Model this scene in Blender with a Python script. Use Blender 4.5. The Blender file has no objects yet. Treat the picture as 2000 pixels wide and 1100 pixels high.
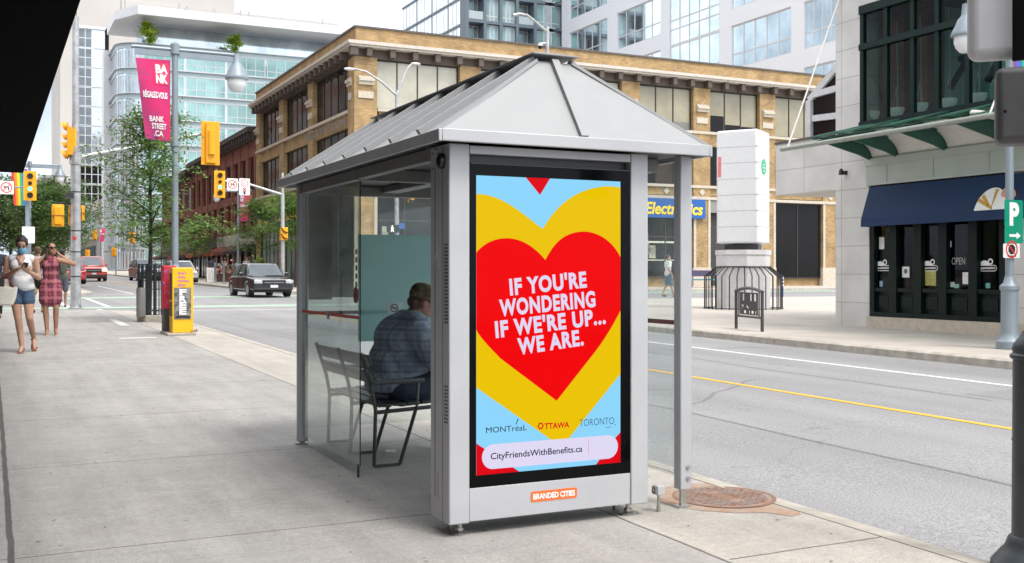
import bpy, bmesh, math, random
from mathutils import Vector, Matrix
R = math.radians
sc = bpy.context.scene
COL = sc.collection
EXP = 1.2
# ------------------------------------------------------------------ camera
YAW = R(26.15); FPX = 2077.0; HOR = 533.0; EYE = 1.27
cd = bpy.data.cameras.new('camera'); cam = bpy.data.objects.new('camera', cd); COL.objects.link(cam)
cam.location = (0, 0, EYE); cam.rotation_euler = (R(90), 0, -YAW)
cd.sensor_width = 36; cd.lens = 36 * FPX / 2000; cd.shift_y = -(550 - HOR) / 2000
cd.clip_start = 0.05; cd.clip_end = 3000
sc.camera = cam
# ------------------------------------------------------------------ sky
TO_SUN = Vector((0.18, -0.55, 1.0)).normalized()
w = bpy.data.worlds.new('World'); sc.world = w; w.use_nodes = True
nt = w.node_tree; nt.nodes.clear()
out = nt.nodes.new('ShaderNodeOutputWorld'); bg = nt.nodes.new('ShaderNodeBackground')
sky = nt.nodes.new('ShaderNodeTexSky'); sky.sky_type = 'NISHITA'; sky.sun_disc = False
sky.sun_elevation = math.asin(TO_SUN.z); sky.sun_rotation = math.atan2(TO_SUN.x, TO_SUN.y)
sky.air_density = 1.0; sky.dust_density = 3.0
hs = nt.nodes.new('ShaderNodeHueSaturation'); hs.inputs['Saturation'].default_value = 0.30
nt.links.new(sky.outputs[0], hs.inputs['Color'])
tc = nt.nodes.new('ShaderNodeTexCoord'); nz = nt.nodes.new('ShaderNodeTexNoise')
nz.inputs['Scale'].default_value = 3.0; nz.inputs['Detail'].default_value = 6
nt.links.new(tc.outputs['Generated'], nz.inputs['Vector'])
mr = nt.nodes.new('ShaderNodeMapRange'); mr.inputs[1].default_value = 0.42; mr.inputs[2].default_value = 0.62
nt.links.new(nz.outputs['Fac'], mr.inputs[0])
cm = nt.nodes.new('ShaderNodeMix'); cm.data_type = 'RGBA'
nt.links.new(mr.outputs[0], cm.inputs[0]); nt.links.new(hs.outputs[0], cm.inputs[6])
cm.inputs[7].default_value = (9.5, 9.6, 9.8, 1)
sx_ = nt.nodes.new('ShaderNodeSeparateXYZ'); nt.links.new(tc.outputs['Generated'], sx_.inputs[0])
hr = nt.nodes.new('ShaderNodeMapRange'); hr.inputs[1].default_value = 0.0; hr.inputs[2].default_value = 0.45; nt.links.new(sx_.outputs[2], hr.inputs[0])
hm = nt.nodes.new('ShaderNodeMix'); hm.data_type = 'RGBA'; hm.inputs[6].default_value = (0.50, 0.58, 0.66, 1); hm.inputs[7].default_value = (1.05, 1.04, 1.03, 1); nt.links.new(hr.outputs[0], hm.inputs[0])
sm_ = nt.nodes.new('ShaderNodeMix'); sm_.data_type = 'RGBA'; sm_.blend_type = 'MULTIPLY'; sm_.inputs[0].default_value = 1.0
nt.links.new(cm.outputs[2], sm_.inputs[6]); nt.links.new(hm.outputs[2], sm_.inputs[7]); nt.links.new(sm_.outputs[2], bg.inputs['Color']); bg.inputs['Strength'].default_value = 0.12
nt.links.new(bg.outputs[0], out.inputs['Surface'])
sl = bpy.data.lights.new('sun', 'SUN'); sun = bpy.data.objects.new('sun', sl); COL.objects.link(sun)
sl.energy = 0.95; sl.angle = R(16); sl.color = (1.0, 0.95, 0.87)
sun.rotation_euler = (-TO_SUN).to_track_quat('-Z', 'Y').to_euler()
sc.view_settings.view_transform = 'Standard'; sc.view_settings.look = 'None'
sc.view_settings.exposure = EXP; sc.view_settings.gamma = 1
sc.cycles.max_bounces = 8; sc.cycles.transparent_max_bounces = 16
# ------------------------------------------------------------------ picture geometry: rays of the survey camera met with real planes
S_, C_ = math.sin(YAW), math.cos(YAW)
def ray(x, y):
    u = (x - 1000) / FPX
    return Vector((S_ + C_ * u, C_ - S_ * u, (HOR - y) / FPX))
def on_x(x, y, X): e = ray(x, y); t = X / e.x; return Vector((X, e.y * t, EYE + e.z * t))
def on_y(x, y, Y): e = ray(x, y); t = Y / e.y; return Vector((e.x * t, Y, EYE + e.z * t))
SLOPE = 0.009; Y0 = 4.7
def gz(y): return SLOPE * (y - Y0)          # the street climbs gently
def yx(px, X): return on_x(px, 500, X).y
def xy(px, Y): return on_y(px, 500, Y).x
# ------------------------------------------------------------------ materials
MATS = {}
def nodes_of(name):
    m = bpy.data.materials.new(name); m.use_nodes = True
    return m, m.node_tree, m.node_tree.nodes['Principled BSDF']
def c4(c): return (c[0], c[1], c[2], 1)
def mat(name, col, rough=0.6, metal=0.0, noise=0.12, scale=8.0, spec=0.5, bump=0.0, coat=0.0, var=0.0):
    """plain paint / stone with a little procedural unevenness"""
    if name in MATS: return MATS[name]
    m, t, b = nodes_of(name)
    b.inputs['Roughness'].default_value = rough; b.inputs['Metallic'].default_value = metal
    b.inputs['Specular IOR Level'].default_value = spec; b.inputs['Coat Weight'].default_value = coat
    tcn = t.nodes.new('ShaderNodeTexCoord'); n = t.nodes.new('ShaderNodeTexNoise')
    n.inputs['Scale'].default_value = scale; n.inputs['Detail'].default_value = 5; n.inputs['Roughness'].default_value = 0.6
    geo = t.nodes.new('ShaderNodeNewGeometry'); t.links.new(geo.outputs['Position'], n.inputs['Vector'])
    r = t.nodes.new('ShaderNodeValToRGB')
    r.color_ramp.elements[0].position = 0.3; r.color_ramp.elements[1].position = 0.7
    r.color_ramp.elements[0].color = c4([max(0, x * (1 - noise)) for x in col])
    r.color_ramp.elements[1].color = c4([min(1, x * (1 + noise)) for x in col])
    t.links.new(n.outputs['Fac'], r.inputs[0])
    last = r.outputs[0]
    if var:
        hv = t.nodes.new('ShaderNodeHueSaturation'); mp = t.nodes.new('ShaderNodeMapRange')
        mp.inputs[3].default_value = 1 - var; mp.inputs[4].default_value = 1 + var
        t.links.new(geo.outputs['Random Per Island'], mp.inputs[0]); t.links.new(mp.outputs[0], hv.inputs['Value'])
        mp2 = t.nodes.new('ShaderNodeMapRange'); mp2.inputs[3].default_value = 0.475; mp2.inputs[4].default_value = 0.52
        t.links.new(geo.outputs['Random Per Island'], mp2.inputs[0]); t.links.new(mp2.outputs[0], hv.inputs['Hue'])
        t.links.new(last, hv.inputs['Color']); last = hv.outputs[0]
    t.links.new(last, b.inputs['Base Color'])
    mr_ = t.nodes.new('ShaderNodeMapRange'); mr_.inputs[3].default_value = max(0.02, rough - 0.08); mr_.inputs[4].default_value = min(1, rough + 0.08)
    t.links.new(n.outputs['Fac'], mr_.inputs[0]); t.links.new(mr_.outputs[0], b.inputs['Roughness'])
    if bump:
        bp = t.nodes.new('ShaderNodeBump'); bp.inputs['Strength'].default_value = bump; bp.inputs['Distance'].default_value = 0.02
        t.links.new(n.outputs['Fac'], bp.inputs['Height']); t.links.new(bp.outputs[0], b.inputs['Normal'])
    MATS[name] = m; return m
def leaf(name, col, var=0.35):
    m = mat(name, col, 0.5, noise=0.3, scale=2, var=var); t = m.node_tree; b = t.nodes['Principled BSDF']; o = [n for n in t.nodes if n.type == 'OUTPUT_MATERIAL'][0]
    tl = t.nodes.new('ShaderNodeBsdfTranslucent'); mx = t.nodes.new('ShaderNodeMixShader'); mx.inputs[0].default_value = 0.42
    t.links.new(b.inputs['Base Color'].links[0].from_socket, tl.inputs[0]); t.links.new(b.outputs[0], mx.inputs[1]); t.links.new(tl.outputs[0], mx.inputs[2]); t.links.new(mx.outputs[0], o.inputs[0]); return m
def lin(c):
    return [((v / 255) / 12.92 if v / 255 <= 0.04045 else ((v / 255 + 0.055) / 1.055) ** 2.4) for v in c]
def screen(name, rgb, k=1.0):
    """a colour the lit display gives off"""
    m, t, b = nodes_of(name); l = [v * k / 2 ** EXP for v in lin(rgb)]
    b.inputs['Base Color'].default_value = (0.0005, 0.0005, 0.0005, 1); b.inputs['Roughness'].default_value = 0.06
    b.inputs['Specular IOR Level'].default_value = 0.04
    b.inputs['Emission Color'].default_value = c4(l); b.inputs['Emission Strength'].default_value = 1.0
    return m
def lamp_mat(name, rgb, s):
    m, t, b = nodes_of(name); b.inputs['Base Color'].default_value = c4(rgb)
    b.inputs['Emission Color'].default_value = c4(rgb); b.inputs['Emission Strength'].default_value = s; return m
def glass(name, tint=(0.86, 0.95, 0.92), rough=0.0, k=1.0, frost=None, painted_haze=0.0):
    m = bpy.data.materials.new(name); m.use_nodes = True; t = m.node_tree; t.nodes.clear()
    o = t.nodes.new('ShaderNodeOutputMaterial'); tr = t.nodes.new('ShaderNodeBsdfTransparent'); gl = t.nodes.new('ShaderNodeBsdfGlossy')
    tr.inputs[0].default_value = c4(tint); gl.inputs['Roughness'].default_value = rough
    fr = t.nodes.new('ShaderNodeFresnel'); fr.inputs['IOR'].default_value = 1.5
    ml = t.nodes.new('ShaderNodeMath'); ml.operation = 'MULTIPLY'; ml.inputs[1].default_value = k; ml.use_clamp = True
    t.links.new(fr.outputs[0], ml.inputs[0]); mx = t.nodes.new('ShaderNodeMixShader')
    ge = t.nodes.new('ShaderNodeNewGeometry'); iv = t.nodes.new('ShaderNodeMath'); iv.operation = 'SUBTRACT'; iv.inputs[0].default_value = 1.0
    t.links.new(ge.outputs['Backfacing'], iv.inputs[1]); fm = t.nodes.new('ShaderNodeMath'); fm.operation = 'MULTIPLY'
    t.links.new(ml.outputs[0], fm.inputs[0]); t.links.new(iv.outputs[0], fm.inputs[1])      # only the outer face mirrors
    t.links.new(fm.outputs[0], mx.inputs[0]); a = tr.outputs[0]
    if frost:
        df = t.nodes.new('ShaderNodeBsdfDiffuse'); df.inputs[0].default_value = c4(frost)
        tl = t.nodes.new('ShaderNodeBsdfTranslucent'); tl.inputs[0].default_value = c4(frost)
        m1 = t.nodes.new('ShaderNodeMixShader'); m1.inputs[0].default_value = 0.5
        t.links.new(df.outputs[0], m1.inputs[1]); t.links.new(tl.outputs[0], m1.inputs[2])
        m2 = t.nodes.new('ShaderNodeMixShader'); m2.inputs[0].default_value = 0.8
        t.links.new(tr.outputs[0], m2.inputs[1]); t.links.new(m1.outputs[0], m2.inputs[2]); a = m2.outputs[0]
    if painted_haze:  # patchy pale diffuse mix stands in for reflections on the shelter glass
        dd = t.nodes.new('ShaderNodeBsdfDiffuse'); dd.inputs[0].default_value = (0.62, 0.68, 0.66, 1); dl = t.nodes.new('ShaderNodeBsdfTranslucent'); dl.inputs[0].default_value = (0.62, 0.68, 0.66, 1)
        d1 = t.nodes.new('ShaderNodeMixShader'); d1.inputs[0].default_value = 0.5; t.links.new(dd.outputs[0], d1.inputs[1]); t.links.new(dl.outputs[0], d1.inputs[2])
        dn = t.nodes.new('ShaderNodeTexNoise'); dn.inputs['Scale'].default_value = 2.5; dn.inputs['Detail'].default_value = 7; t.links.new(ge.outputs['Position'], dn.inputs['Vector'])
        dr_ = t.nodes.new('ShaderNodeMapRange'); dr_.inputs[1].default_value = 0.3; dr_.inputs[2].default_value = 0.7; dr_.inputs[3].default_value = painted_haze * 0.4; dr_.inputs[4].default_value = painted_haze * 1.5; t.links.new(dn.outputs['Fac'], dr_.inputs[0])
        d2 = t.nodes.new('ShaderNodeMixShader'); t.links.new(dr_.outputs[0], d2.inputs[0]); t.links.new(a, d2.inputs[1]); t.links.new(d1.outputs[0], d2.inputs[2]); a = d2.outputs[0]
    t.links.new(a, mx.inputs[1]); t.links.new(gl.outputs[0], mx.inputs[2]); t.links.new(mx.outputs[0], o.inputs[0])
    return m
def brick(name, c1, c2, mortar, sc_=1.0, dirt=0.25):
    m, t, b = nodes_of(name); geo = t.nodes.new('ShaderNodeNewGeometry'); sp = t.nodes.new('ShaderNodeSeparateXYZ')
    t.links.new(geo.outputs['Position'], sp.inputs[0]); ad = t.nodes.new('ShaderNodeMath')
    t.links.new(sp.outputs[0], ad.inputs[0]); t.links.new(sp.outputs[1], ad.inputs[1])
    cb = t.nodes.new('ShaderNodeCombineXYZ'); t.links.new(ad.outputs[0], cb.inputs[0]); t.links.new(sp.outputs[2], cb.inputs[1])
    bt = t.nodes.new('ShaderNodeTexBrick'); t.links.new(cb.outputs[0], bt.inputs['Vector'])
    bt.inputs['Scale'].default_value = sc_; bt.inputs['Color1'].default_value = c4(c1); bt.inputs['Color2'].default_value = c4(c2)
    bt.inputs['Mortar'].default_value = c4(mortar); bt.inputs['Brick Width'].default_value = 0.24; bt.inputs['Row Height'].default_value = 0.085
    bt.inputs['Mortar Size'].default_value = 0.011; bt.inputs['Bias'].default_value = -0.1
    n = t.nodes.new('ShaderNodeTexNoise'); n.inputs['Scale'].default_value = 1.3; n.inputs['Detail'].default_value = 8
    t.links.new(geo.outputs['Position'], n.inputs['Vector']); mp = t.nodes.new('ShaderNodeMapRange')
    mp.inputs[1].default_value = 0.3; mp.inputs[2].default_value = 0.7; mp.inputs[3].default_value = 1 - dirt; mp.inputs[4].default_value = 1 + dirt
    t.links.new(n.outputs['Fac'], mp.inputs[0]); hv = t.nodes.new('ShaderNodeHueSaturation')
    t.links.new(bt.outputs['Color'], hv.inputs['Color']); t.links.new(mp.outputs[0], hv.inputs['Value'])
    t.links.new(hv.outputs[0], b.inputs['Base Color']); b.inputs['Roughness'].default_value = 0.85
    bp = t.nodes.new('ShaderNodeBump'); bp.inputs['Strength'].default_value = 0.5; bp.inputs['Distance'].default_value = 0.01; bp.invert = True
    t.links.new(bt.outputs['Fac'], bp.inputs['Height']); t.links.new(bp.outputs[0], b.inputs['Normal'])
    return m
def blocks(name, col, joint, bw, rh, off=0.5, size=0.012, dirt=0.12, rough=0.75):
    m = brick(name, col, [x * 0.92 for x in col], joint, 1.0, dirt)
    for n in m.node_tree.nodes:
        if n.type == 'TEX_BRICK':
            n.inputs['Brick Width'].default_value = bw; n.inputs['Row Height'].default_value = rh
            n.inputs['Mortar Size'].default_value = size; n.offset = off
        if n.type == 'BSDF_PRINCIPLED': n.inputs['Roughness'].default_value = rough
    return m
def paving():
    """old broom-finished concrete: slabs with tooled joints, worn streaks, gum spots and damp stains"""
    m, t, b = nodes_of('sidewalk_concrete'); L = t.links; N = t.nodes.new
    geo = N('ShaderNodeNewGeometry'); sp = N('ShaderNodeSeparateXYZ'); L.new(geo.outputs['Position'], sp.inputs[0])
    def math_(op, a, bb, c=None):
        n = N('ShaderNodeMath'); n.operation = op
        for i, v in enumerate((a, bb, c)):
            if v is None: continue
            if hasattr(v, 'links'): L.new(v, n.inputs[i])
            else: n.inputs[i].default_value = v
        return n.outputs[0]
    def noise(scale, detail, vec=None, rough=0.6):
        n = N('ShaderNodeTexNoise'); n.inputs['Scale'].default_value = scale; n.inputs['Detail'].default_value = detail; n.inputs['Roughness'].default_value = rough
        L.new(vec or geo.outputs['Position'], n.inputs['Vector']); return n.outputs['Fac']
    def ramp(v, a, bb, lo=0.0, hi=1.0):
        n = N('ShaderNodeMapRange'); L.new(v, n.inputs[0]); n.inputs[1].default_value = a; n.inputs[2].default_value = bb
        n.inputs[3].default_value = lo; n.inputs[4].default_value = hi; return n.outputs[0]
    X, Y = sp.outputs[0], sp.outputs[1]
    kerbside = ramp(X, 2.90, 2.96)
    mp = N('ShaderNodeMapping'); mp.inputs['Scale'].default_value = (5.0, 0.55, 1); L.new(geo.outputs['Position'], mp.inputs[0])
    mp2 = N('ShaderNodeMapping'); mp2.inputs['Scale'].default_value = (1.2, 3.0, 1); mp2.inputs['Rotation'].default_value = (0, 0, 0.5); L.new(geo.outputs['Position'], mp2.inputs[0])
    mp3 = N('ShaderNodeMapping'); mp3.inputs['Scale'].default_value = (2.2, 4.5, 1); mp3.inputs['Rotation'].default_value = (0, 0, -0.35); L.new(geo.outputs['Position'], mp3.inputs[0])
    streak = ramp(noise(1.0, 6, mp.outputs[0]), 0.35, 0.72, 0.90, 1.13)
    big = ramp(noise(0.55, 6), 0.3, 0.7, 0.88, 1.10)
    mid = ramp(noise(2.6, 8, mp2.outputs[0], 0.7), 0.3, 0.7, 0.90, 1.08)
    scuff = ramp(noise(1.0, 7, mp3.outputs[0], 0.75), 0.60, 0.70, 1.0, 0.80)
    fine = math_('MULTIPLY', ramp(noise(150, 3), 0.3, 0.7, 0.70, 1.26), ramp(noise(32, 5), 0.3, 0.7, 0.88, 1.10))
    v = N('ShaderNodeTexVoronoi'); v.inputs['Scale'].default_value = 2.9; L.new(geo.outputs['Position'], v.inputs['Vector'])
    gum = ramp(math_('ADD', v.outputs['Distance'], math_('MULTIPLY', noise(40, 2), 0.05)), 0.05, 0.085, 0.62, 1.0)
    val = math_('MULTIPLY', math_('MULTIPLY', streak, big), math_('MULTIPLY', math_('MULTIPLY', mid, fine), math_('MULTIPLY', gum, scuff)))
    wob = math_('MULTIPLY', math_('SUBTRACT', noise(3, 3), 0.5), 0.02)
    def joint(dist, w_): return ramp(dist, w_, w_ * 1.7, 0.0, 1.0)
    dx = math_('ABSOLUTE', math_('ADD', math_('SUBTRACT', X, 2.93), wob), None)
    dx0 = math_('ABSOLUTE', math_('ADD', math_('SUBTRACT', X, 0.085), wob), None)
    yy = math_('ADD', Y, math_('MULTIPLY', wob, 0.8))
    f = math_('FRACT', math_('DIVIDE', math_('SUBTRACT', yy, 0.72), 2.24), None)
    dy = math_('MULTIPLY', math_('MINIMUM', f, math_('SUBTRACT', 1.0, f)), 2.24)
    f2 = math_('FRACT', math_('DIVIDE', math_('SUBTRACT', yy, 0.72), 1.12), None)
    f3 = math_('FRACT', math_('DIVIDE', math_('SUBTRACT', yy, 0.83), 3.0), None)
    dy3 = math_('MULTIPLY', math_('MINIMUM', f3, math_('SUBTRACT', 1.0, f3)), 3.0)
    dyl = math_('ADD', dy, math_('MULTIPLY', kerbside, 9.0))
    dyr = math_('ADD', dy3, math_('MULTIPLY', math_('SUBTRACT', 1.0, kerbside), 9.0))
    j = math_('MULTIPLY', math_('MULTIPLY', joint(dx, 0.006), joint(dx0, 0.011)), math_('MULTIPLY', joint(dyl, 0.0042), joint(dyr, 0.005)))
    jv = math_('ADD', math_('MULTIPLY', j, 0.70), 0.30)
    base = N('ShaderNodeMix'); base.data_type = 'RGBA'; L.new(kerbside, base.inputs[0])
    base.inputs[6].default_value = (0.345, 0.334, 0.320, 1); base.inputs[7].default_value = (0.43, 0.402, 0.362, 1)
    hv = N('ShaderNodeHueSaturation'); L.new(base.outputs[2], hv.inputs['Color']); L.new(math_('MULTIPLY', val, jv), hv.inputs['Value'])
    L.new(hv.outputs[0], b.inputs['Base Color']); b.inputs['Roughness'].default_value = 0.78
    L.new(ramp(noise(1.5, 5), 0.3, 0.7, 0.55, 0.85), b.inputs['Roughness'])
    bp = N('ShaderNodeBump'); bp.inputs['Strength'].default_value = 0.35; bp.inputs['Distance'].default_value = 0.006
    L.new(math_('ADD', math_('MULTIPLY', j, 1.0), math_('MULTIPLY', noise(220, 2), 0.35)), bp.inputs['Height']); L.new(bp.outputs[0], b.inputs['Normal'])
    return m
def asphalt(name, col, lo=0.86, hi=1.12):
    m, t, b = nodes_of(name); L = t.links; N = t.nodes.new; geo = N('ShaderNodeNewGeometry')
    def noise(scale, detail, vec):
        n = N('ShaderNodeTexNoise'); n.inputs['Scale'].default_value = scale; n.inputs['Detail'].default_value = detail; L.new(vec, n.inputs['Vector']); return n.outputs['Fac']
    def ramp(v, a, bb, l_, h_):
        n = N('ShaderNodeMapRange'); L.new(v, n.inputs[0]); n.inputs[1].default_value = a; n.inputs[2].default_value = bb; n.inputs[3].default_value = l_; n.inputs[4].default_value = h_; return n.outputs[0]
    def mul(a, bb):
        n = N('ShaderNodeMath'); n.operation = 'MULTIPLY'; L.new(a, n.inputs[0]); L.new(bb, n.inputs[1]); return n.outputs[0]
    mp = N('ShaderNodeMapping'); mp.inputs['Scale'].default_value = (1.1, 0.06, 1); L.new(geo.outputs['Position'], mp.inputs[0])
    P = geo.outputs['Position']
    lanes = ramp(noise(1.0, 4, mp.outputs[0]), 0.3, 0.7, lo, hi); big = ramp(noise(0.35, 5, P), 0.3, 0.7, 0.93, 1.07)
    fine = ramp(noise(70, 4, P), 0.3, 0.7, 0.66, 1.34)
    vo = N('ShaderNodeTexVoronoi'); vo.feature = 'DISTANCE_TO_EDGE'; vo.inputs['Scale'].default_value = 0.22
    nv = N('ShaderNodeVectorMath'); nv.operation = 'MULTIPLY_ADD'; nn = N('ShaderNodeTexNoise'); nn.inputs['Scale'].default_value = 1.5; L.new(P, nn.inputs['Vector'])
    L.new(nn.outputs['Color'], nv.inputs[0]); nv.inputs[1].default_value = (1.5, 1.5, 0); L.new(P, nv.inputs[2]); L.new(nv.outputs[0], vo.inputs['Vector'])
    crack = ramp(vo.outputs['Distance'], 0.0, 0.004, 0.80, 1.0)
    hv = N('ShaderNodeHueSaturation'); hv.inputs['Color'].default_value = c4(col)
    L.new(mul(mul(lanes, big), mul(fine, crack)), hv.inputs['Value']); L.new(hv.outputs[0], b.inputs['Base Color'])
    b.inputs['Roughness'].default_value = 0.8; bp = N('ShaderNodeBump'); bp.inputs['Strength'].default_value = 0.5; bp.inputs['Distance'].default_value = 0.01
    L.new(noise(120, 3, P), bp.inputs['Height']); L.new(bp.outputs[0], b.inputs['Normal']); return m
def worn(name, col, under=(0.2, 0.2, 0.2), lo=0.42, hi=0.6, scale=9.0):
    m, t, b = nodes_of(name); geo = t.nodes.new('ShaderNodeNewGeometry'); n = t.nodes.new('ShaderNodeTexNoise')
    n.inputs['Scale'].default_value = scale; n.inputs['Detail'].default_value = 9; n.inputs['Roughness'].default_value = 0.75
    t.links.new(geo.outputs['Position'], n.inputs['Vector']); r = t.nodes.new('ShaderNodeValToRGB')
    r.color_ramp.elements[0].position = lo; r.color_ramp.elements[1].position = hi
    r.color_ramp.elements[0].color = c4(col); r.color_ramp.elements[1].color = c4(under)
    t.links.new(n.outputs['Fac'], r.inputs[0]); t.links.new(r.outputs[0], b.inputs['Base Color']); b.inputs['Roughness'].default_value = 0.8; return m
def plaid(name, base, line1, line2, scale=14.0, size=0.16):
    m, t, b = nodes_of(name); geo = t.nodes.new('ShaderNodeNewGeometry'); tcn = t.nodes.new('ShaderNodeTexCoord')
    last = None; mixes = base
    def wave(direction, sc2):
        wv = t.nodes.new('ShaderNodeTexWave'); wv.bands_direction = direction; wv.inputs['Scale'].default_value = sc2; wv.inputs['Distortion'].default_value = 0.5
        t.links.new(tcn.outputs['Object'], wv.inputs['Vector']); mp = t.nodes.new('ShaderNodeMapRange'); mp.inputs[1].default_value = 1 - size * 2; mp.inputs[2].default_value = 1.0
        t.links.new(wv.outputs['Fac'], mp.inputs[0]); return mp.outputs[0]
    cur = t.nodes.new('ShaderNodeRGB'); cur.outputs[0].default_value = c4(base); cur = cur.outputs[0]
    for dirn, s2, colr, f in (('X', scale, line1, 0.8), ('Z', scale, line1, 0.8), ('Y', scale, line1, 0.5), ('Z', scale * 0.5, line2, 0.6), ('X', scale * 0.5, line2, 0.6)):
        mx = t.nodes.new('ShaderNodeMix'); mx.data_type = 'RGBA'; ml = t.nodes.new('ShaderNodeMath'); ml.operation = 'MULTIPLY'; ml.inputs[1].default_value = f
        t.links.new(wave(dirn, s2), ml.inputs[0]); t.links.new(ml.outputs[0], mx.inputs[0]); t.links.new(cur, mx.inputs[6]); mx.inputs[7].default_value = c4(colr); cur = mx.outputs[2]
    t.links.new(cur, b.inputs['Base Color']); b.inputs['Roughness'].default_value = 0.9
    nz_ = t.nodes.new('ShaderNodeTexNoise'); nz_.inputs['Scale'].default_value = 7; nz_.inputs['Detail'].default_value = 3; bp = t.nodes.new('ShaderNodeBump')
    bp.inputs['Strength'].default_value = 0.6; bp.inputs['Distance'].default_value = 0.04; t.links.new(nz_.outputs['Fac'], bp.inputs['Height']); t.links.new(bp.outputs[0], b.inputs['Normal'])
    return m
# ------------------------------------------------------------------ mesh builder
class MB:
    def __init__(s): s.v = []; s.f = []; s.m = []; s.k = 0
    def add(s, vs, fs):
        o = len(s.v); s.v += [tuple(p) for p in vs]
        for f in fs: s.f.append([o + i for i in f]); s.m.append(s.k)
        return s
    def box(s, x0, x1, y0, y1, z0, z1):
        x0, x1 = min(x0, x1), max(x0, x1); y0, y1 = min(y0, y1), max(y0, y1); z0, z1 = min(z0, z1), max(z0, z1)
        return s.add([(x, y, z) for z in (z0, z1) for x, y in ((x0, y0), (x1, y0), (x1, y1), (x0, y1))],
                     [(3, 2, 1, 0), (4, 5, 6, 7), (0, 1, 5, 4), (1, 2, 6, 5), (2, 3, 7, 6), (3, 0, 4, 7)])
    def boxm(s, M, sx, sy, sz):
        b = MB().box(-sx / 2, sx / 2, -sy / 2, sy / 2, -sz / 2, sz / 2); return s.add([M @ Vector(p) for p in b.v], b.f)
    def cyl(s, p, q, r0, r1=None, n=12):
        p, q = Vector(p), Vector(q); r1 = r0 if r1 is None else r1; d = (q - p).normalized()
        a = d.orthogonal().normalized(); b = d.cross(a)
        ring = lambda c, r: [c + (a * math.cos(2 * math.pi * i / n) + b * math.sin(2 * math.pi * i / n)) * r for i in range(n)]
        fs = [(i, (i + 1) % n, n + (i + 1) % n, n + i) for i in range(n)] + [tuple(range(n - 1, -1, -1)), tuple(range(n, 2 * n))]
        return s.add(ring(p, r0) + ring(q, r1), fs)
    def tube(s, pts, r, n=8):
        pts = [Vector(p) for p in pts]; rs = r if isinstance(r, (list, tuple)) else [r] * len(pts); V = []; prev = None
        for i, p in enumerate(pts):
            d = (pts[min(i + 1, len(pts) - 1)] - pts[max(i - 1, 0)]).normalized()
            a = d.orthogonal().normalized() if prev is None else (prev - d * prev.dot(d)).normalized(); prev = a; b = d.cross(a)
            V += [p + (a * math.cos(2 * math.pi * k / n) + b * math.sin(2 * math.pi * k / n)) * rs[i] for k in range(n)]
        F = [(i * n + k, i * n + (k + 1) % n, (i + 1) * n + (k + 1) % n, (i + 1) * n + k) for i in range(len(pts) - 1) for k in range(n)]
        F += [tuple(range(n - 1, -1, -1)), tuple(range((len(pts) - 1) * n, len(pts) * n))]
        return s.add(V, F)
    def lathe(s, prof, c=(0, 0, 0), n=16):
        V = []; c = Vector(c)
        for r, z in prof: V += [c + Vector((r * math.cos(2 * math.pi * k / n), r * math.sin(2 * math.pi * k / n), z)) for k in range(n)]
        F = [(i * n + k, i * n + (k + 1) % n, (i + 1) * n + (k + 1) % n, (i + 1) * n + k) for i in range(len(prof) - 1) for k in range(n)]
        F += [tuple(range(n - 1, -1, -1)), tuple(range((len(prof) - 1) * n, len(prof) * n))]
        return s.add(V, F)
    def ball(s, c, r, sx=1, sy=1, sz=1, n=12, m=8, M=None):
        V = []; c = Vector(c)
        for i in range(m + 1):
            th = math.pi * i / m
            for k in range(n):
                p = Vector((r * sx * math.sin(th) * math.cos(2 * math.pi * k / n), r * sy * math.sin(th) * math.sin(2 * math.pi * k / n), -r * sz * math.cos(th)))
                V.append(c + (M @ p if M else p))
        F = [(i * n + k, i * n + (k + 1) % n, (i + 1) * n + (k + 1) % n, (i + 1) * n + k) for i in range(m) for k in range(n)]
        return s.add(V, F)
    def prism(s, poly, fn, a, b):
        """poly in 2-D, swept from a to b; fn(u, v, w) gives the point"""
        n = len(poly); V = [fn(u, v, a) for u, v in poly] + [fn(u, v, b) for u, v in poly]
        F = [tuple(range(n - 1, -1, -1)), tuple(range(n, 2 * n))] + [(i, (i + 1) % n, n + (i + 1) % n, n + i) for i in range(n)]
        return s.add(V, F)
    def flat(s, pts): return s.add(pts, [tuple(range(len(pts)))])
    def build(s, name, m, parent=None, bevel=0, smooth=True, seg=2, world=True, **tags):
        me = bpy.data.meshes.new(name); vs = s.v; loc = Vector((0, 0, 0))
        if parent is None:
            xs, ys, zs = zip(*vs); loc = Vector(((min(xs) + max(xs)) / 2, (min(ys) + max(ys)) / 2, min(zs)))
        elif world: loc = Vector(parent_world(parent))
        me.from_pydata([tuple(Vector(p) - loc) for p in vs], [], s.f); me.update()
        bm = bmesh.new(); bm.from_mesh(me); bmesh.ops.remove_doubles(bm, verts=bm.verts, dist=1e-5)
        if not tags.pop('keep_normals', False): bmesh.ops.recalc_face_normals(bm, faces=bm.faces)
        bm.to_mesh(me); bm.free()
        ms = m if isinstance(m, (list, tuple)) else [m]
        for x in ms: me.materials.append(x)
        if len(ms) > 1 and len(me.polygons) == len(s.m):
            for p, k in zip(me.polygons, s.m): p.material_index = k
        if smooth: me.shade_smooth(); me.set_sharp_from_angle(angle=R(38))
        o = bpy.data.objects.new(name, me); COL.objects.link(o)
        if parent is None: o.location = loc
        else: o.parent = parent
        if bevel:
            bv = o.modifiers.new('bevel', 'BEVEL'); bv.width = bevel; bv.segments = seg; bv.limit_method = 'ANGLE'; bv.angle_limit = R(40)
        tag(o, **tags); return o
def parent_world(p):
    v = Vector(p.location)
    while p.parent: p = p.parent; v += p.location
    return v
def tag(o, label=None, cat=None, group=None, kind=None):
    for k, v in (('label', label), ('category', cat), ('group', group), ('kind', kind)):
        if v: o[k] = v
    return o
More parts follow.
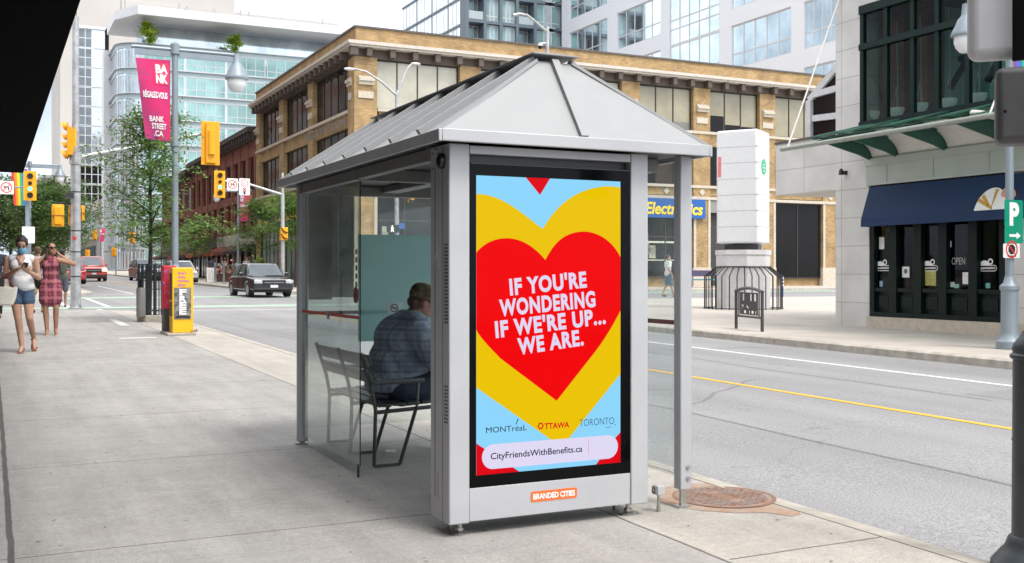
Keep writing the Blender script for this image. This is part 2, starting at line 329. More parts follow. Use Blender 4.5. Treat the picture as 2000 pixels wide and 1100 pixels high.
def thing(name, loc, label, cat, group=None, rz=0):
    o = bpy.data.objects.new(name, None); COL.objects.link(o); o.location = loc; o.rotation_euler.z = rz; o.empty_display_size = 0.2
    return tag(o, label, cat, group)
def kids(o): return [c for c in o.children]
def copy_tree(o, parent=None):
    c = o.copy(); COL.objects.link(c)
    if parent: c.parent = parent
    for ch in kids(o): copy_tree(ch, c)
    return c
def text2d(s, bold=0.0, spacing=1.0, shear=0.0, align='LEFT'):
    cu = bpy.data.curves.new('lettering', 'FONT'); cu.body = s; cu.size = 1; cu.offset = bold; cu.space_character = spacing; cu.shear = shear; cu.resolution_u = 4; cu.align_x = align
    o = bpy.data.objects.new('lettering', cu); COL.objects.link(o); dg = bpy.context.evaluated_depsgraph_get(); dg.update()
    me = bpy.data.meshes.new_from_object(o.evaluated_get(dg)); V = [(v.co.x, v.co.y) for v in me.vertices]; F = [tuple(p.vertices) for p in me.polygons]
    bpy.data.objects.remove(o); bpy.data.curves.remove(cu); bpy.data.meshes.remove(me)
    return V, F
def lettering(mb, s, fn, x0, x1, y0, y1, bold=0.0, rot=0.0, spacing=1.0, shear=0.0, cap=None):
    """lays the words into the rectangle x0..x1, y0..y1 of the surface fn(u, v); cap=True: y0..y1 is baseline to cap height"""
    V, F = text2d(s, bold, spacing, shear); ax, bx = min(p[0] for p in V), max(p[0] for p in V)
    ay, by = (0.0, 0.70) if cap else (min(p[1] for p in V), max(p[1] for p in V))
    cx, cy = (x0 + x1) / 2, (y0 + y1) / 2; W, Hh = x1 - x0, y1 - y0; P = []
    for x, y in V:
        u = (x - ax) / (bx - ax) * W - W / 2; v = (y - ay) / (by - ay) * Hh - Hh / 2
        P.append(fn(cx + u * math.cos(rot) - v * math.sin(rot), cy + u * math.sin(rot) + v * math.cos(rot)))
    mb.add(P, F); return mb
# ------------------------------------------------------------------ ground, roads, kerbs
def sheet(mb, poly, z0, thick=None):
    """a piece of the climbing street surface; poly in x, y"""
    top = [(x, y, gz(y) + z0) for x, y in poly]
    if thick is None: mb.flat(top)
    else:
        n = len(poly); mb.add(top + [(x, y, z - thick) for x, y, z in top],
            [tuple(range(n))] + [(i, n + i, n + (i + 1) % n, (i + 1) % n) for i in range(n)])
    return mb
def arc(cx, cy, r, a0, a1, n=10): return [(cx + r * math.cos(R(a0 + (a1 - a0) * i / n)), cy + r * math.sin(R(a0 + (a1 - a0) * i / n))) for i in range(n + 1)]
ASPH = asphalt('asphalt', (0.262, 0.262, 0.268)); SIDE = paving()
KERB = mat('kerb_concrete', (0.40, 0.37, 0.32), 0.8, noise=0.25, scale=6, bump=0.3)
PLAZA = blocks('plaza_concrete', (0.47, 0.43, 0.385), (0.34, 0.31, 0.28), 1.8, 1.8, 0.0, 0.012, 0.10)
for n_ in PLAZA.node_tree.nodes:      # lay the slab pattern flat on x, y
    if n_.type == 'COMBXYZ':
        sp_ = [q for q in PLAZA.node_tree.nodes if q.type == 'SEPXYZ'][0]
        PLAZA.node_tree.links.new(sp_.outputs[0], n_.inputs[0]); PLAZA.node_tree.links.new(sp_.outputs[1], n_.inputs[1])
WHITE = worn('white_road_paint', (0.75, 0.75, 0.74), (0.30, 0.30, 0.30), 0.55, 0.72); YELL = worn('yellow_road_paint', (0.75, 0.42, 0.03), (0.45, 0.32, 0.12), 0.55, 0.75)
GREEN = worn('green_lane_paint', (0.38, 0.60, 0.42), (0.30, 0.38, 0.32), 0.4, 0.7, 3)
RD = -0.13
g = MB(); sheet(g, [(-300, -30), (300, -30), (300, 420), (-300, 420)], RD - 0.006); g.build('ground', mat('ground_earth', (0.22, 0.21, 0.20), 0.9), kind='structure')
g = MB(); sheet(g, [(3.5, -30), (13.6, -30), (13.6, 420), (3.5, 420)], RD); g.build('main_road', ASPH, kind='structure')
g = MB(); sheet(g, [(-120, 32.2), (3.5, 32.2), (3.5, 48.6), (-120, 48.6)], RD); sheet(g, [(13.6, 34.6), (140, 34.6), (140, 48.6), (13.6, 48.6)], RD)
g.build('cross_street', ASPH, kind='structure')
KW = 0.15
def pavement(name, poly, m, kerb_poly=None, kname='kerb'):
    g = MB(); sheet(g, poly, 0.0, 0.16); g.build(name, m, kind='structure', smooth=False)
near = [(-6, -30), (3.87, -30)] + arc(0.87, 29.2, 3.0, 0, 90) + [(-6, 32.2)]
pavement('sidewalk', near, SIDE)
def kerb(name, path, top=0.0):
    """a kerb stone band 0.15 wide that follows the path on its right side"""
    V, F = [], []; n = len(path)
    for i, (x, y) in enumerate(path):
        a = Vector(path[max(i - 1, 0)]); b = Vector(path[min(i + 1, n - 1)]); d = (b - a).normalized(); nx, ny = d.y, -d.x
        for o, z in ((0.002, -0.16), (0.002, top + 0.003), (0.045, top + 0.002), (KW - 0.02, top - 0.004), (KW, top - 0.022), (KW + 0.012, -0.16)):
            X_, Y_ = x + nx * o, y + ny * o; V.append((X_, Y_, gz(Y_) + z))
    for i in range(n - 1):
        for k in range(5): F.append((i * 6 + k, (i + 1) * 6 + k, (i + 1) * 6 + k + 1, i * 6 + k + 1))
    MB().add(V, F).build(name, KERB, kind='structure')
kerb('kerb', [(3.87, -30), (3.87, 0), (3.87, 12)] + arc(0.87, 29.2, 3.0, 0, 90) + [(-6, 32.2)])
pavement('plaza', [(12.95, -30), (130, -30), (130, 34.6)] + arc(15.95, 31.6, 3.0, 90, 180), PLAZA)
kerb('kerb', [(130, 34.6)] + arc(15.95, 31.6, 3.0, 90, 180) + [(12.95, 10), (12.95, -30)])
pavement('far_sidewalk', [(15.6, 48.6), (130, 48.6), (130, 80), (12.95, 420), (12.4, 420), (12.4, 51.6)] + arc(15.4, 51.6, 3.0, 180, 270)[1:-1], PLAZA)
kerb('kerb', [(12.4, 420), (12.4, 60)] + arc(15.4, 51.6, 3.0, 180, 270) + [(130, 48.6)])
pavement('far_corner_sidewalk', [(-60, 48.6), (1.0, 48.6)] + arc(1.0, 51.6, 3.0, 270, 360) + [(4.0, 420), (-60, 420)], PLAZA)
kerb('kerb', [(-60, 48.6)] + arc(1.0, 51.6, 3.0, 270, 360) + [(4.0, 420)])
g = MB(); sheet(g, [(8.07, -30), (8.07, 30.5), (8.16, 30.5), (8.16, -30)], RD + 0.004); sheet(g, [(8.24, 52), (8.24, 400), (8.34, 400), (8.34, 52)], RD + 0.004)
g.build('yellow_centre_line', YELL, kind='structure')
g = MB(); sheet(g, [(10.98, -30), (10.98, 30), (11.08, 30), (11.08, -30)], RD + 0.004); g.build('white_lane_line', WHITE, kind='structure')
g = MB()
for y in (33.0, 35.4, 47.4, 51.0): sheet(g, [(4.6, y), (12.6, y), (12.6, y + 0.15), (4.6, y + 0.15)], RD + 0.004)
for x in (2.2, 3.4): sheet(g, [(x, 36.8), (x + 0.15, 36.8), (x + 0.15, 47), (x, 47)], RD + 0.004)
sheet(g, [(5.9, 52), (5.9, 70), (6.0, 70), (6.0, 52)], RD + 0.004); sheet(g, [(3.3, 32.5), (2.9, 35), (3.05, 35), (3.45, 32.5)], RD + 0.008)
g.build('crosswalk_line', WHITE, kind='structure')
g = MB(); sheet(g, [(-60, 35.7), (80, 35.7), (80, 36.7), (-60, 36.7)], RD + 0.006); sheet(g, [(-60, 45.6), (80, 45.6), (80, 46.8), (-60, 46.8)], RD + 0.006)
g.build('green_bike_lane', GREEN, kind='structure')
g = MB(); sheet(g, [(2.0, 19.35), (2.62, 19.35), (2.62, 19.62), (2.0, 19.62)], 0.004); sheet(g, [(2.45, 23.4), (2.62, 23.4), (2.62, 26), (2.45, 26)], 0.004)
g.build('pavement_patch', mat('pale_patch', (0.62, 0.61, 0.58), 0.7), kind='structure')
TAR = asphalt('tar_patch', (0.19, 0.19, 0.195)); random.seed(31); g = MB()
for (x0, y0, dx_, dy_, n_) in ((6.0, 2.0, 0.02, 1.6, 9), (9.6, 8.0, 0.05, 1.9, 8), (5.2, 17.0, -0.03, 1.5, 7), (6.3, 9.0, 0.35, 0.25, 8), (9.0, 15.2, 0.45, -0.06, 8)):
    pts = [(x0 + dx_ * i + random.gauss(0, .05), y0 + dy_ * i + random.gauss(0, .05)) for i in range(n_)]
    for a_, b_ in zip(pts, pts[1:]):
        d_ = Vector((b_[0] - a_[0], b_[1] - a_[1])).normalized(); nx_, ny_ = -d_.y * 0.022, d_.x * 0.022; sheet(g, [(a_[0] + nx_, a_[1] + ny_), (b_[0] + nx_, b_[1] + ny_), (b_[0] - nx_, b_[1] - ny_), (a_[0] - nx_, a_[1] - ny_)], RD + 0.002)
g.build('road_seam', TAR, kind='structure')
g = MB(); sheet(g, [(5.3, 20.6), (6.9, 20.7), (6.95, 23.3), (5.25, 23.2)], RD + 0.002); sheet(g, [(9.9, 5.2), (10.7, 5.2), (10.75, 8.6), (9.85, 8.5)], RD + 0.002); g.build('road_patch', asphalt('patched_asphalt', (0.235, 0.235, 0.24)), kind='structure')
g = MB(); g.lathe([(0, 0), (0.33, 0), (0.33, 0.004), (0, 0.004)], (9.3, 21.5, gz(21.5) + RD + 0.001), 28); g.build('road_manhole', mat('dark_iron', (0.10, 0.095, 0.09), 0.6, 0.3, 0.3, 30), label='dark round manhole cover in the middle of the street', cat='manhole cover')
random.seed(77); g = MB()
for i in range(170):
    x_, y_ = random.uniform(0.2, 3.8), random.uniform(3.2, 16.0); s_ = random.uniform(0.004, 0.013); a_ = random.random() * 6.28; c_ = Vector((x_, y_, gz(y_) + 0.002))
    g.add([c_ + Vector((math.cos(a_ + k) * s_ * r, math.sin(a_ + k) * s_ * r * 0.5, h_)) for k, r, h_ in ((0, 1.6, 0), (1.7, 1, 0.002), (3.1, 1.5, 0.001), (4.6, 1, 0.003))], [(0, 1, 2, 3)])
g.build('litter_specks', mat('dry_debris', (0.13, 0.10, 0.07), 0.9, noise=0.6, scale=3), kind='stuff', label='scattered specks of dry leaf and grit on the sidewalk', cat='litter')
# ------------------------------------------------------------------ rusty access cover by the kerb
RUST = worn('rusty_iron', (0.27, 0.14, 0.085), (0.20, 0.14, 0.11), 0.4, 0.65, 14)
IRON = worn('worn_iron', (0.30, 0.245, 0.22), (0.27, 0.14, 0.09), 0.42, 0.62, 10)
mc = thing('manhole_cover', (3.725, 4.87, gz(4.87)), 'rusty round iron access cover in the sidewalk beside the shelter post', 'manhole cover')
MB().lathe([(0.0, 0.002), (0.29, 0.001), (0.29, 0.003), (0.272, 0.003), (0.272, 0.001), (0, 0.004)], (3.725, 4.87, 0.003), 48).build('rim', RUST, mc)
g = MB().lathe([(0, 0.001), (0.268, 0.001), (0.268, 0.003), (0, 0.003)], (3.725, 4.87, 0.003), 48)
for i in range(-11, 12):
    for j in range(-11, 12):
        x, y = i * 0.026, j * 0.026
        if x * x + y * y < 0.242 ** 2 and not (abs(x) < 0.05 and abs(y) < 0.14):
            g.boxm(Matrix.Translation((3.725 + x, 4.87 + y, 0.0075)) @ Matrix.Rotation(R(45 if (i + j) % 2 else -45), 4, 'Z'), 0.021, 0.007, 0.004)
g.build('lid', IRON, mc)
random.seed(14); g = MB(); g.flat([(3.725 + (0.37 + 0.03 * random.random()) * math.cos(R(t)), 4.87 + (0.37 + 0.04 * random.random() + (0.16 if 265 < t < 320 else 0)) * math.sin(R(t)), 0.0) for t in range(0, 360, 12)])
g.v = [(min(x, 3.862), y, gz(y)) for x, y, z in g.v]
g.v = [(x, y, z + 0.002) for x, y, z in g.v]; g.build('rust_stain', worn('rust_stained_concrete', (0.36, 0.20, 0.12), (0.36, 0.31, 0.26), 0.40, 0.60, 9), kind='structure')
# ------------------------------------------------------------------ THE BUS SHELTER
SILVER = mat('silver_paint', (0.47, 0.48, 0.50), 0.45, 0.15, 0.05, 3); ROOFM = mat('roof_metal', (0.30, 0.31, 0.32), 0.55, 0.1, 0.05, 2.5)
GREYP = mat('grey_paint', (0.22, 0.22, 0.215), 0.45, 0.2, 0.08, 5); DARKP = mat('dark_paint', (0.035, 0.035, 0.037), 0.4, 0.1)
BLACK = mat('black_plastic', (0.008, 0.008, 0.009), 0.3); RUBBER = mat('black_rubber', (0.02, 0.02, 0.02), 0.8); STEEL = mat('bare_steel', (0.45, 0.44, 0.42), 0.35, 0.9, 0.15, 20)
CEIL = mat('ceiling_panel', (0.05, 0.05, 0.052), 0.5); GL = glass('shelter_glass', (0.90, 0.95, 0.94), 0.0, 1.7, painted_haze=0.13); GLC = glass('clear_glass', (0.93, 0.96, 0.955), 0.0, 1.3, painted_haze=0.10)
FROST = glass('frosted_film', (0.6, 0.8, 0.78), 0.25, 0.5, frost=(0.42, 0.60, 0.60)); REDF = mat('red_film', (0.42, 0.05, 0.035), 0.5)
sh = thing('bus_shelter', (2.66, 6.15, 0.0), 'silver hip-roofed glass bus shelter with advertising screen at its near end', 'bus shelter')
EX0, EX1, EY0, EY1, EZ0, EZ1, RZ = 1.895, 3.415, 4.61, 7.66, 1.887, 1.940, 2.375
RX, RY0, RY1 = 2.66, 4.92, 7.48
# roof: four slopes with standing battens, ridge cap, eave fascia
_t = ROOFM.node_tree; _n = [n for n in _t.nodes if n.type == 'TEX_NOISE'][0]; _g = [n for n in _t.nodes if n.type == 'NEW_GEOMETRY'][0]; _m = _t.nodes.new('ShaderNodeMapping'); _m.inputs['Scale'].default_value = (4.5, 9.0, 1.6); _t.links.new(_g.outputs['Position'], _m.inputs[0]); _t.links.new(_m.outputs[0], _n.inputs['Vector']); _n.inputs['Scale'].default_value = 1.4; _n.inputs['Detail'].default_value = 8
r_ = MB(); A = [(EX0, EY0, EZ1), (EX1, EY0, EZ1), (EX1, EY1, EZ1), (EX0, EY1, EZ1)]; Pf = [(RX - 0.10, RY0, RZ), (RX + 0.10, RY0, RZ), (RX + 0.10, RY1, RZ), (RX - 0.10, RY1, RZ)]
r_.add(A + Pf, [(0, 1, 5, 4), (1, 2, 6, 5), (2, 3, 7, 6), (3, 0, 4, 7), (4, 5, 6, 7), (3, 2, 1, 0)])
roof = r_.build('roof', ROOFM, sh, smooth=False)
bt = MB()
def batten(p, q, wdir, wd=0.03, h=0.028):
    p, q, wv = Vector(p), Vector(q), Vector(wdir).normalized() * wd / 2; up = (q - p).cross(wv).normalized(); up = up if up.z > 0 else -up
    bt = MB(); bt.add([a + s * wv + up * hh for a in (p, q) for hh in (-0.004, h) for s in (-1, 1)], [(0, 1, 3, 2), (4, 6, 7, 5), (0, 2, 6, 4), (1, 5, 7, 3), (2, 3, 7, 6), (0, 4, 5, 1)]); bt.build('roof_batten', ROOFM, roof, smooth=False)
k = 0
for i in range(7):
    y = 4.95 + i * 0.415
    for xe, xr in ((EX0, RX - 0.10), (EX1, RX + 0.10)): batten((xe + (xr - xe) * 0.035, y, EZ1 + 0.003 + (RZ - EZ1) * 0.035), (xr, y, RZ + 0.003), (0, 1, 0), 0.035)
batten((RX + 0.005, EY0 + 0.004, EZ1 + 0.002), (RX, RY0, RZ + 0.002), (1, 0, 0), 0.042, 0.022)
for xe, xr in ((EX0, RX - 0.1), (EX1, RX + 0.1)):
    batten((xe + 0.02, EY0 + 0.02, EZ1), (xr, RY0, RZ), (0, 1, 0) if xe < RX else (0, 1, 0), 0.028, 0.012); batten((xe, EY1, EZ1), (xr, RY1, RZ), (0, 1, 0), 0.028, 0.012)
rc = MB(); rc.box(RX - 0.135, RX + 0.135, RY0 - 0.03, RY1 + 0.04, RZ + 0.032, RZ + 0.038); rc.add([(RX - 0.135, RY0 - 0.03, RZ + 0.038), (RX + 0.135, RY0 - 0.03, RZ + 0.038), (RX + 0.135, RY1 + 0.04, RZ + 0.038), (RX - 0.135, RY1 + 0.04, RZ + 0.038), (RX - 0.07, RY0 + 0.06, RZ + 0.062), (RX + 0.07, RY0 + 0.06, RZ + 0.062), (RX + 0.07, RY1 - 0.05, RZ + 0.062), (RX - 0.07, RY1 - 0.05, RZ + 0.062)], [(0, 1, 5, 4), (1, 2, 6, 5), (2, 3, 7, 6), (3, 0, 4, 7), (4, 5, 6, 7)])
rc.build('ridge_cap', ROOFM, roof)
fa = MB()
for a in ((EX0 - 0.004, EX1 + 0.004, EY0 - 0.022, EY0), (EX0 - 0.004, EX1 + 0.004, EY1, EY1 + 0.022)): fa.box(*a, EZ0, EZ1 + 0.006)
for a in ((EX0 - 0.022, EX0 - 0.004, EY0 - 0.022, EY1 + 0.022), (EX1 + 0.004, EX1 + 0.022, EY0 - 0.022, EY1 + 0.022)): fa.box(*a, EZ0 - 0.002, EZ1 + 0.004)
fa.build('eave_fascia', SILVER, sh, bevel=0.004)
cl = MB(); cl.box(EX0, EX1, EY0, EY1, EZ0 + 0.02, EZ0 + 0.03); cl.build('ceiling', CEIL, sh)
for a in [(1.99, 3.36, y, y + 0.07, EZ0 - 0.055, EZ0 + 0.018) for y in (4.98, 6.2, 7.48)] + [(x, x + 0.055, y0_, y1_, EZ0 - 0.05, EZ0 + 0.016) for x in (2.0, 3.335) for y0_, y1_ in ((5.052, 6.198), (6.272, 7.478))] + [(2.60, 2.72, 5.052, 6.198, EZ0 - 0.03, EZ0 + 0.015), (2.60, 2.72, 6.272, 7.478, EZ0 - 0.03, EZ0 + 0.015)]:
    bm_ = MB(); bm_.box(*a); bm_.build('roof_beam', GREYP, sh, bevel=0.004)
# posts
def post(x0, x1, y0, y1, z0=0.1):
    p = MB(); p.box(x0, x1, y0, y1, z0, EZ0 + 0.015); po = p.build('post', SILVER, sh, bevel=0.006)
    f = MB(); xm, ym = (x0 + x1) / 2, (y0 + y1) / 2
    f.box(xm - 0.018, xm + 0.018, ym - 0.008, ym + 0.008, gz(ym) + 0.012, z0 + 0.10); f.box(xm - 0.045, xm + 0.03, ym - 0.03, ym + 0.03, gz(ym) - 0.002, gz(ym) + 0.012)
    f.cyl((xm + 0.01, y0 - 0.008, z0 + 0.12), (xm + 0.01, y0 + 0.01, z0 + 0.12), 0.012); f.cyl((xm + 0.01, y0 - 0.008, z0 + 0.06), (xm + 0.01, y0 + 0.01, z0 + 0.06), 0.012)
    f.build('foot', STEEL, po)
post(3.335, 3.41, 4.735, 4.80); post(2.0, 2.072, 7.57, 7.63, 0.05); post(3.335, 3.40, 7.57, 7.63)
def pane(name, pts, m, th=0.008):
    a, b, c, d_ = [Vector(p) for p in pts]; n = (b - a).cross(d_ - a).normalized() * th / 2
    q = MB(); q.add([p + n for p in (a, b, c, d_)] + [p - n for p in (a, b, c, d_)], [(0, 1, 2, 3), (7, 6, 5, 4), (0, 4, 5, 1), (1, 5, 6, 2), (2, 6, 7, 3), (3, 7, 4, 0)])
    return q.build(name, m, sh, smooth=False)
gl_l = pane('glass_panel', [(2.03, 6.24, 0.09), (2.03, 7.57, 0.10), (2.03, 7.57, 1.85), (2.03, 6.24, 1.85)], GL)
gl_r = pane('glass_panel', [(3.37, 4.80, 0.16), (3.37, 7.57, 0.16), (3.37, 7.57, 1.86), (3.37, 4.80, 1.86)], GLC)
gl_e = pane('glass_panel', [(2.06, 7.60, 0.14), (3.335, 7.60, 0.14), (3.335, 7.60, 1.86), (2.06, 7.60, 1.86)], GLC)
MB().box(2.0265, 2.0335, 6.237, 6.2395, 0.09, 1.85).box(2.024, 2.036, 6.27, 6.285, gz(6.3), 0.095).build('edge_trim', mat('glass_edge', (0.02, 0.05, 0.045), 0.2), gl_l)
MB().box(3.362, 3.378, 4.795, 4.803, 0.16, 1.86).build('edge_trim', mat('glass_edge', (0.02, 0.05, 0.045), 0.2), gl_r)
MB().box(2.024, 2.0255, 6.25, 7.56, 0.985, 1.005).build('red_strip', REDF, gl_l); MB().box(3.374, 3.3755, 4.81, 7.56, 0.985, 1.010).build('red_strip', REDF, gl_r)
MB().box(2.08, 2.72, 7.592, 7.5935, 0.965, 0.99).build('red_strip', mat('brown_film', (0.09, 0.03, 0.025), 0.5), gl_e)
fp = MB(); fp.box(2.45, 3.15, 7.575, 7.58, 0.76, 1.555); fp.build('frosted_panel', FROST, sh, smooth=False)
st = MB(); p0 = on_y(757, 591, 7.57); p1 = on_y(788, 612, 7.57); st.box(p0.x, p1.x, 7.572, 7.574, p1.z, p0.z); so = st.build('notice_sticker', mat('pale_sticker', (0.45, 0.52, 0.52), 0.5), sh)
q = MB(); c0 = Vector(((p0.x + p1.x) / 2 - 0.01, 7.571, (p0.z + p1.z) / 2))
for i in range(24):
    a0, a1 = 2 * math.pi * i / 24, 2 * math.pi * (i + 1) / 24
    q.flat([c0 + Vector((r * math.cos(a), 0, r * math.sin(a))) for r, a in ((0.032, a0), (0.032, a1), (0.025, a1), (0.025, a0))])
q.box(c0.x - 0.02, c0.x + 0.02, 7.5705, 7.571, c0.z - 0.003, c0.z + 0.003); q.boxm(Matrix.Translation(c0) @ Matrix.Rotation(R(40), 4, 'Y'), 0.056, 0.001, 0.006); q.build('no_smoking_mark', BLACK, so)
def gsticker(px, py, w_, h_, m, dep=2.0245, rnd=False):
    p = on_x(px, py, dep); s_ = MB()
    pts = [(w_ / 2 * math.cos(2 * math.pi * i / 20), h_ / 2 * math.sin(2 * math.pi * i / 20)) for i in range(20)] if rnd else [(-w_ / 2, -h_ / 2), (w_ / 2, -h_ / 2), (w_ / 2, h_ / 2), (-w_ / 2, h_ / 2)]
    s_.prism(pts, lambda u, v, t: (t, p.y + u, p.z + v), dep - 0.0012, dep); return s_.build('sticker', m, gl_l)
MAROON = mat('maroon_vinyl', (0.14, 0.025, 0.03), 0.5); PALEV = mat('pale_vinyl', (0.55, 0.53, 0.50), 0.5)
gsticker(695, 576, 0.10, 0.105, MAROON, rnd=True); s0 = gsticker(641, 617, 0.07, 0.045, PALEV); gsticker(641, 615, 0.03, 0.03, BLACK, 2.022)
p = on_x(696, 525, 2.0235)
for k_ in range(5): MB().box(2.0232, 2.0245, p.y - 0.018, p.y + 0.018, p.z + 0.09 - k_ * 0.05, p.z + 0.12 - k_ * 0.05).build('sticker', mat('dull_vinyl', (0.26, 0.17, 0.16), 0.6, noise=0.5, scale=60), gl_l)
tb1 = MB(); tb1.box(2.076, 2.25, 7.575, 7.582, 1.075, 1.85); tb1.build('notice_board', mat('grey_notice_board', (0.15, 0.155, 0.14), 0.7, noise=0.25, scale=9), sh, smooth=False)
tb2 = MB(); tb2.box(2.252, 2.415, 7.574, 7.582, 1.09, 1.85); nb = tb2.build('notice_board', mat('pale_notice_board', (0.21, 0.23, 0.225), 0.6, noise=0.25, scale=7), sh, smooth=False)
fl = MB(); random.seed(6)
for cx_, cz_ in ((2.335, 1.42), (2.33, 1.25), (2.35, 1.62)):
    for k_ in range(9): a_ = k_ * 0.7; l_ = 0.03 + 0.03 * random.random(); fl.flat([(cx_, 7.573, cz_), (cx_ + l_ * math.cos(a_) * 0.5 - 0.006, 7.573, cz_ + l_ * math.sin(a_) * 0.5 + 0.006), (cx_ + l_ * math.cos(a_), 7.573, cz_ + l_ * math.sin(a_))])
fl.build('flower_print', mat('dark_print', (0.05, 0.06, 0.06), 0.6), nb)
# ------------------------------------------------------------------ advertising screen cabinet
BX0, BX1, BY0, BY1, BZ0, BZ1 = 1.968, 3.098, 4.69, 4.93, 0.062, 1.892
cab = MB(); cab.box(2.08, 2.988, BY0 + 0.06, BY1 - 0.03, BZ0 + 0.03, BZ1 - 0.02); cabo = cab.build('cabinet', DARKP, sh)
for x0_, x1_ in ((BX0, 2.076), (2.992, BX1)): q = MB(); q.box(x0_, x1_, BY0, BY1, BZ0, BZ1); q.build('side_pillar', SILVER, cabo, bevel=0.007, seg=3)
q = MB(); q.box(2.0775, 2.9905, BY0 + 0.006, BY0 + 0.055, BZ0 + 0.006, 0.229); q.build('kick_panel', SILVER, cabo, bevel=0.003)
q = MB(); q.box(2.0775, 2.9905, BY0 + 0.002, BY0 + 0.055, 1.846, 1.886); q.build('head_panel', SILVER, cabo, bevel=0.003)
q = MB(); q.box(2.0775, 2.9905, BY0 + 0.05, BY0 + 0.056, 1.797, 1.8455); q.box(2.085, 2.985, BY0 + 0.004, BY0 + 0.05, 1.797, 1.803); q.build('vent_slot', DARKP, cabo)
q = MB(); q.box(2.0775, 2.9905, BY0 + 0.006, BY0 + 0.055, 0.2305, 1.7955); scr = q.build('display', mat('display_bezel', (0.002, 0.002, 0.0025), 0.1, spec=0.12), cabo, smooth=False)
back = MB(); back.box(2.0775, 2.9905, BY1 - 0.008, BY1 - 0.002, BZ0, 1.886); back.build('back_panel', GREYP, cabo)
# feet, side door line, vents, warning triangle, round camera
for x in (2.05, 3.01):
    f = MB(); f.cyl((x, 4.88, 0.0), (x, 4.88, BZ0 + 0.01), 0.012); f.build('support_rod', STEEL, cabo); f = MB(); f.cyl((x, 4.75, 0.0), (x, 4.75, BZ0 + 0.01), 0.012); f.lathe([(0.0, 0), (0.045, 0), (0.045, 0.008), (0.02, 0.016), (0, 0.016)], (x, 4.75, 0.0), 16); f.cyl((x, 4.75, 0.02), (x, 4.75, 0.034), 0.022, n=6)
    f.build('levelling_foot', STEEL, cabo)
v = MB()
def slot(px, py, hgt=0.007): p = on_x(px, py, BX0); v.box(BX0 - 0.0012, BX0 + 0.004, 4.705, 4.748, p.z - hgt / 2, p.z + hgt / 2)
for i in range(23): slot(868, 478 + i * 6.9)
for i in range(11): slot(868, 754 + i * 7.0)
v.box(BX0 - 0.001, BX0 + 0.003, 4.768, 4.771, 0.062, 1.88); v.box(BX0 - 0.0015, BX0 + 0.003, 4.865, 4.869, 0.17, 1.80); v.box(BX0 - 0.001, BX0 + 0.003, 4.828, 4.831, 0.17, 0.30)
v.build('side_vent', DARKP, cabo)
tr_ = MB(); p = on_x(853, 500, BX0)
for (a, b), (c, d_) in (((-0.03, -0.06), (0.03, -0.06)), ((0.03, -0.06), (0, 0.06)), ((0, 0.06), (-0.03, -0.06))):
    tr_.cyl((BX0 - 0.001, p.y + a, p.z + b), (BX0 - 0.001, p.y + c, p.z + d_), 0.0022, n=6)
tr_.build('warning_triangle', mat('faded_white', (0.42, 0.42, 0.41), 0.6), cabo)
p = on_x(866, 315, BX0); cmr = MB(); cmr.lathe([(0, 0), (0.034, 0), (0.036, 0.012), (0.03, 0.026), (0.014, 0.034), (0, 0.036)], (0, 0, 0), 20); cmr.v = [(BX0 - z, p.y + x * 0.8, p.z + y * 1.1) for x, y, z in cmr.v]; cmr.build('camera_dome', BLACK, cabo)
sc_ = MB()
for px, py in ((845, 300), (845, 330), (852, 292), (857, 300)):
    p = on_x(px, py, BX0); sc_.cyl((BX0 - 0.003, p.y, p.z), (BX0 + 0.002, p.y, p.z), 0.005)
sc_.build('screw', DARKP, cabo)
# maker's plate
pl = MB(); PLY = BY0 + 0.004
def onp(px, py): p = on_y(px, py, PLY); return (p.x, p.z)
xa, za = onp(1037, 980); xb, zb = onp(1127, 951); zc = sum(onp(1082, y)[1] for y in (955, 978)) / 2; hh = 0.026
rr = [(xa + hh * 0.5 + 0, zc - hh)]; pts = []
for cx, cz, a0 in ((xb - 0.01, zc + hh - 0.01, 0), (xa + 0.01, zc + hh - 0.01, 90), (xa + 0.01, zc - hh + 0.01, 180), (xb - 0.01, zc - hh + 0.01, 270)): pts += [(cx + 0.01 * math.cos(R(a0 + t)), cz + 0.01 * math.sin(R(a0 + t))) for t in (0, 30, 60, 90)]
pl.prism(pts, lambda u, v, t: (u, t, v), PLY, PLY + 0.003); plo = pl.build('name_plate', mat('orange_plate', (0.85, 0.15, 0.02), 0.45, noise=0.05), cabo)
lg = MB(); lettering(lg, 'BRANDED CITIES', lambda u, v: (u, PLY - 0.001, v), xa + 0.012, xb - 0.012, zc - 0.0145, zc + 0.0145, bold=0.035, spacing=0.95); lg.build('lettering', mat('white_vinyl', (0.85, 0.85, 0.83), 0.5, noise=0.03), plo)
# ---- the picture on the display: flat coloured areas the screen gives off, in four thin layers
SX0, SX1, SZ0, SZ1 = 2.112, 2.930, 0.289, 1.742; SY = BY0 + 0.0045
def sp(px, py): p = on_y(px, py, SY); return (p.x, p.z)
def clip(poly):
    for ax, lim, sgn in ((0, SX0, 1), (0, SX1, -1), (1, SZ0, 1), (1, SZ1, -1)):
        outp = []
        for i in range(len(poly)):
            a, b = poly[i - 1], poly[i]; ia, ib = (a[ax] - lim) * sgn >= 0, (b[ax] - lim) * sgn >= 0
            if ia != ib: t = (lim - a[ax]) / (b[ax] - a[ax]); outp.append((a[0] + (b[0] - a[0]) * t, a[1] + (b[1] - a[1]) * t))
            if ib: outp.append(b)
        poly = outp
    return poly
def bez(p0, p1, p2, p3, n=14): return [tuple((1 - t) ** 3 * p0[i] + 3 * (1 - t) ** 2 * t * p1[i] + 3 * (1 - t) * t * t * p2[i] + t ** 3 * p3[i] for i in (0, 1)) for t in [j / n for j in range(n)]]
def layer(name, poly, m, k): 
    q = MB(); q.flat([(x, SY - k * 0.0006, z) for x, z in poly]); return q.build(name, m, scr, smooth=False)
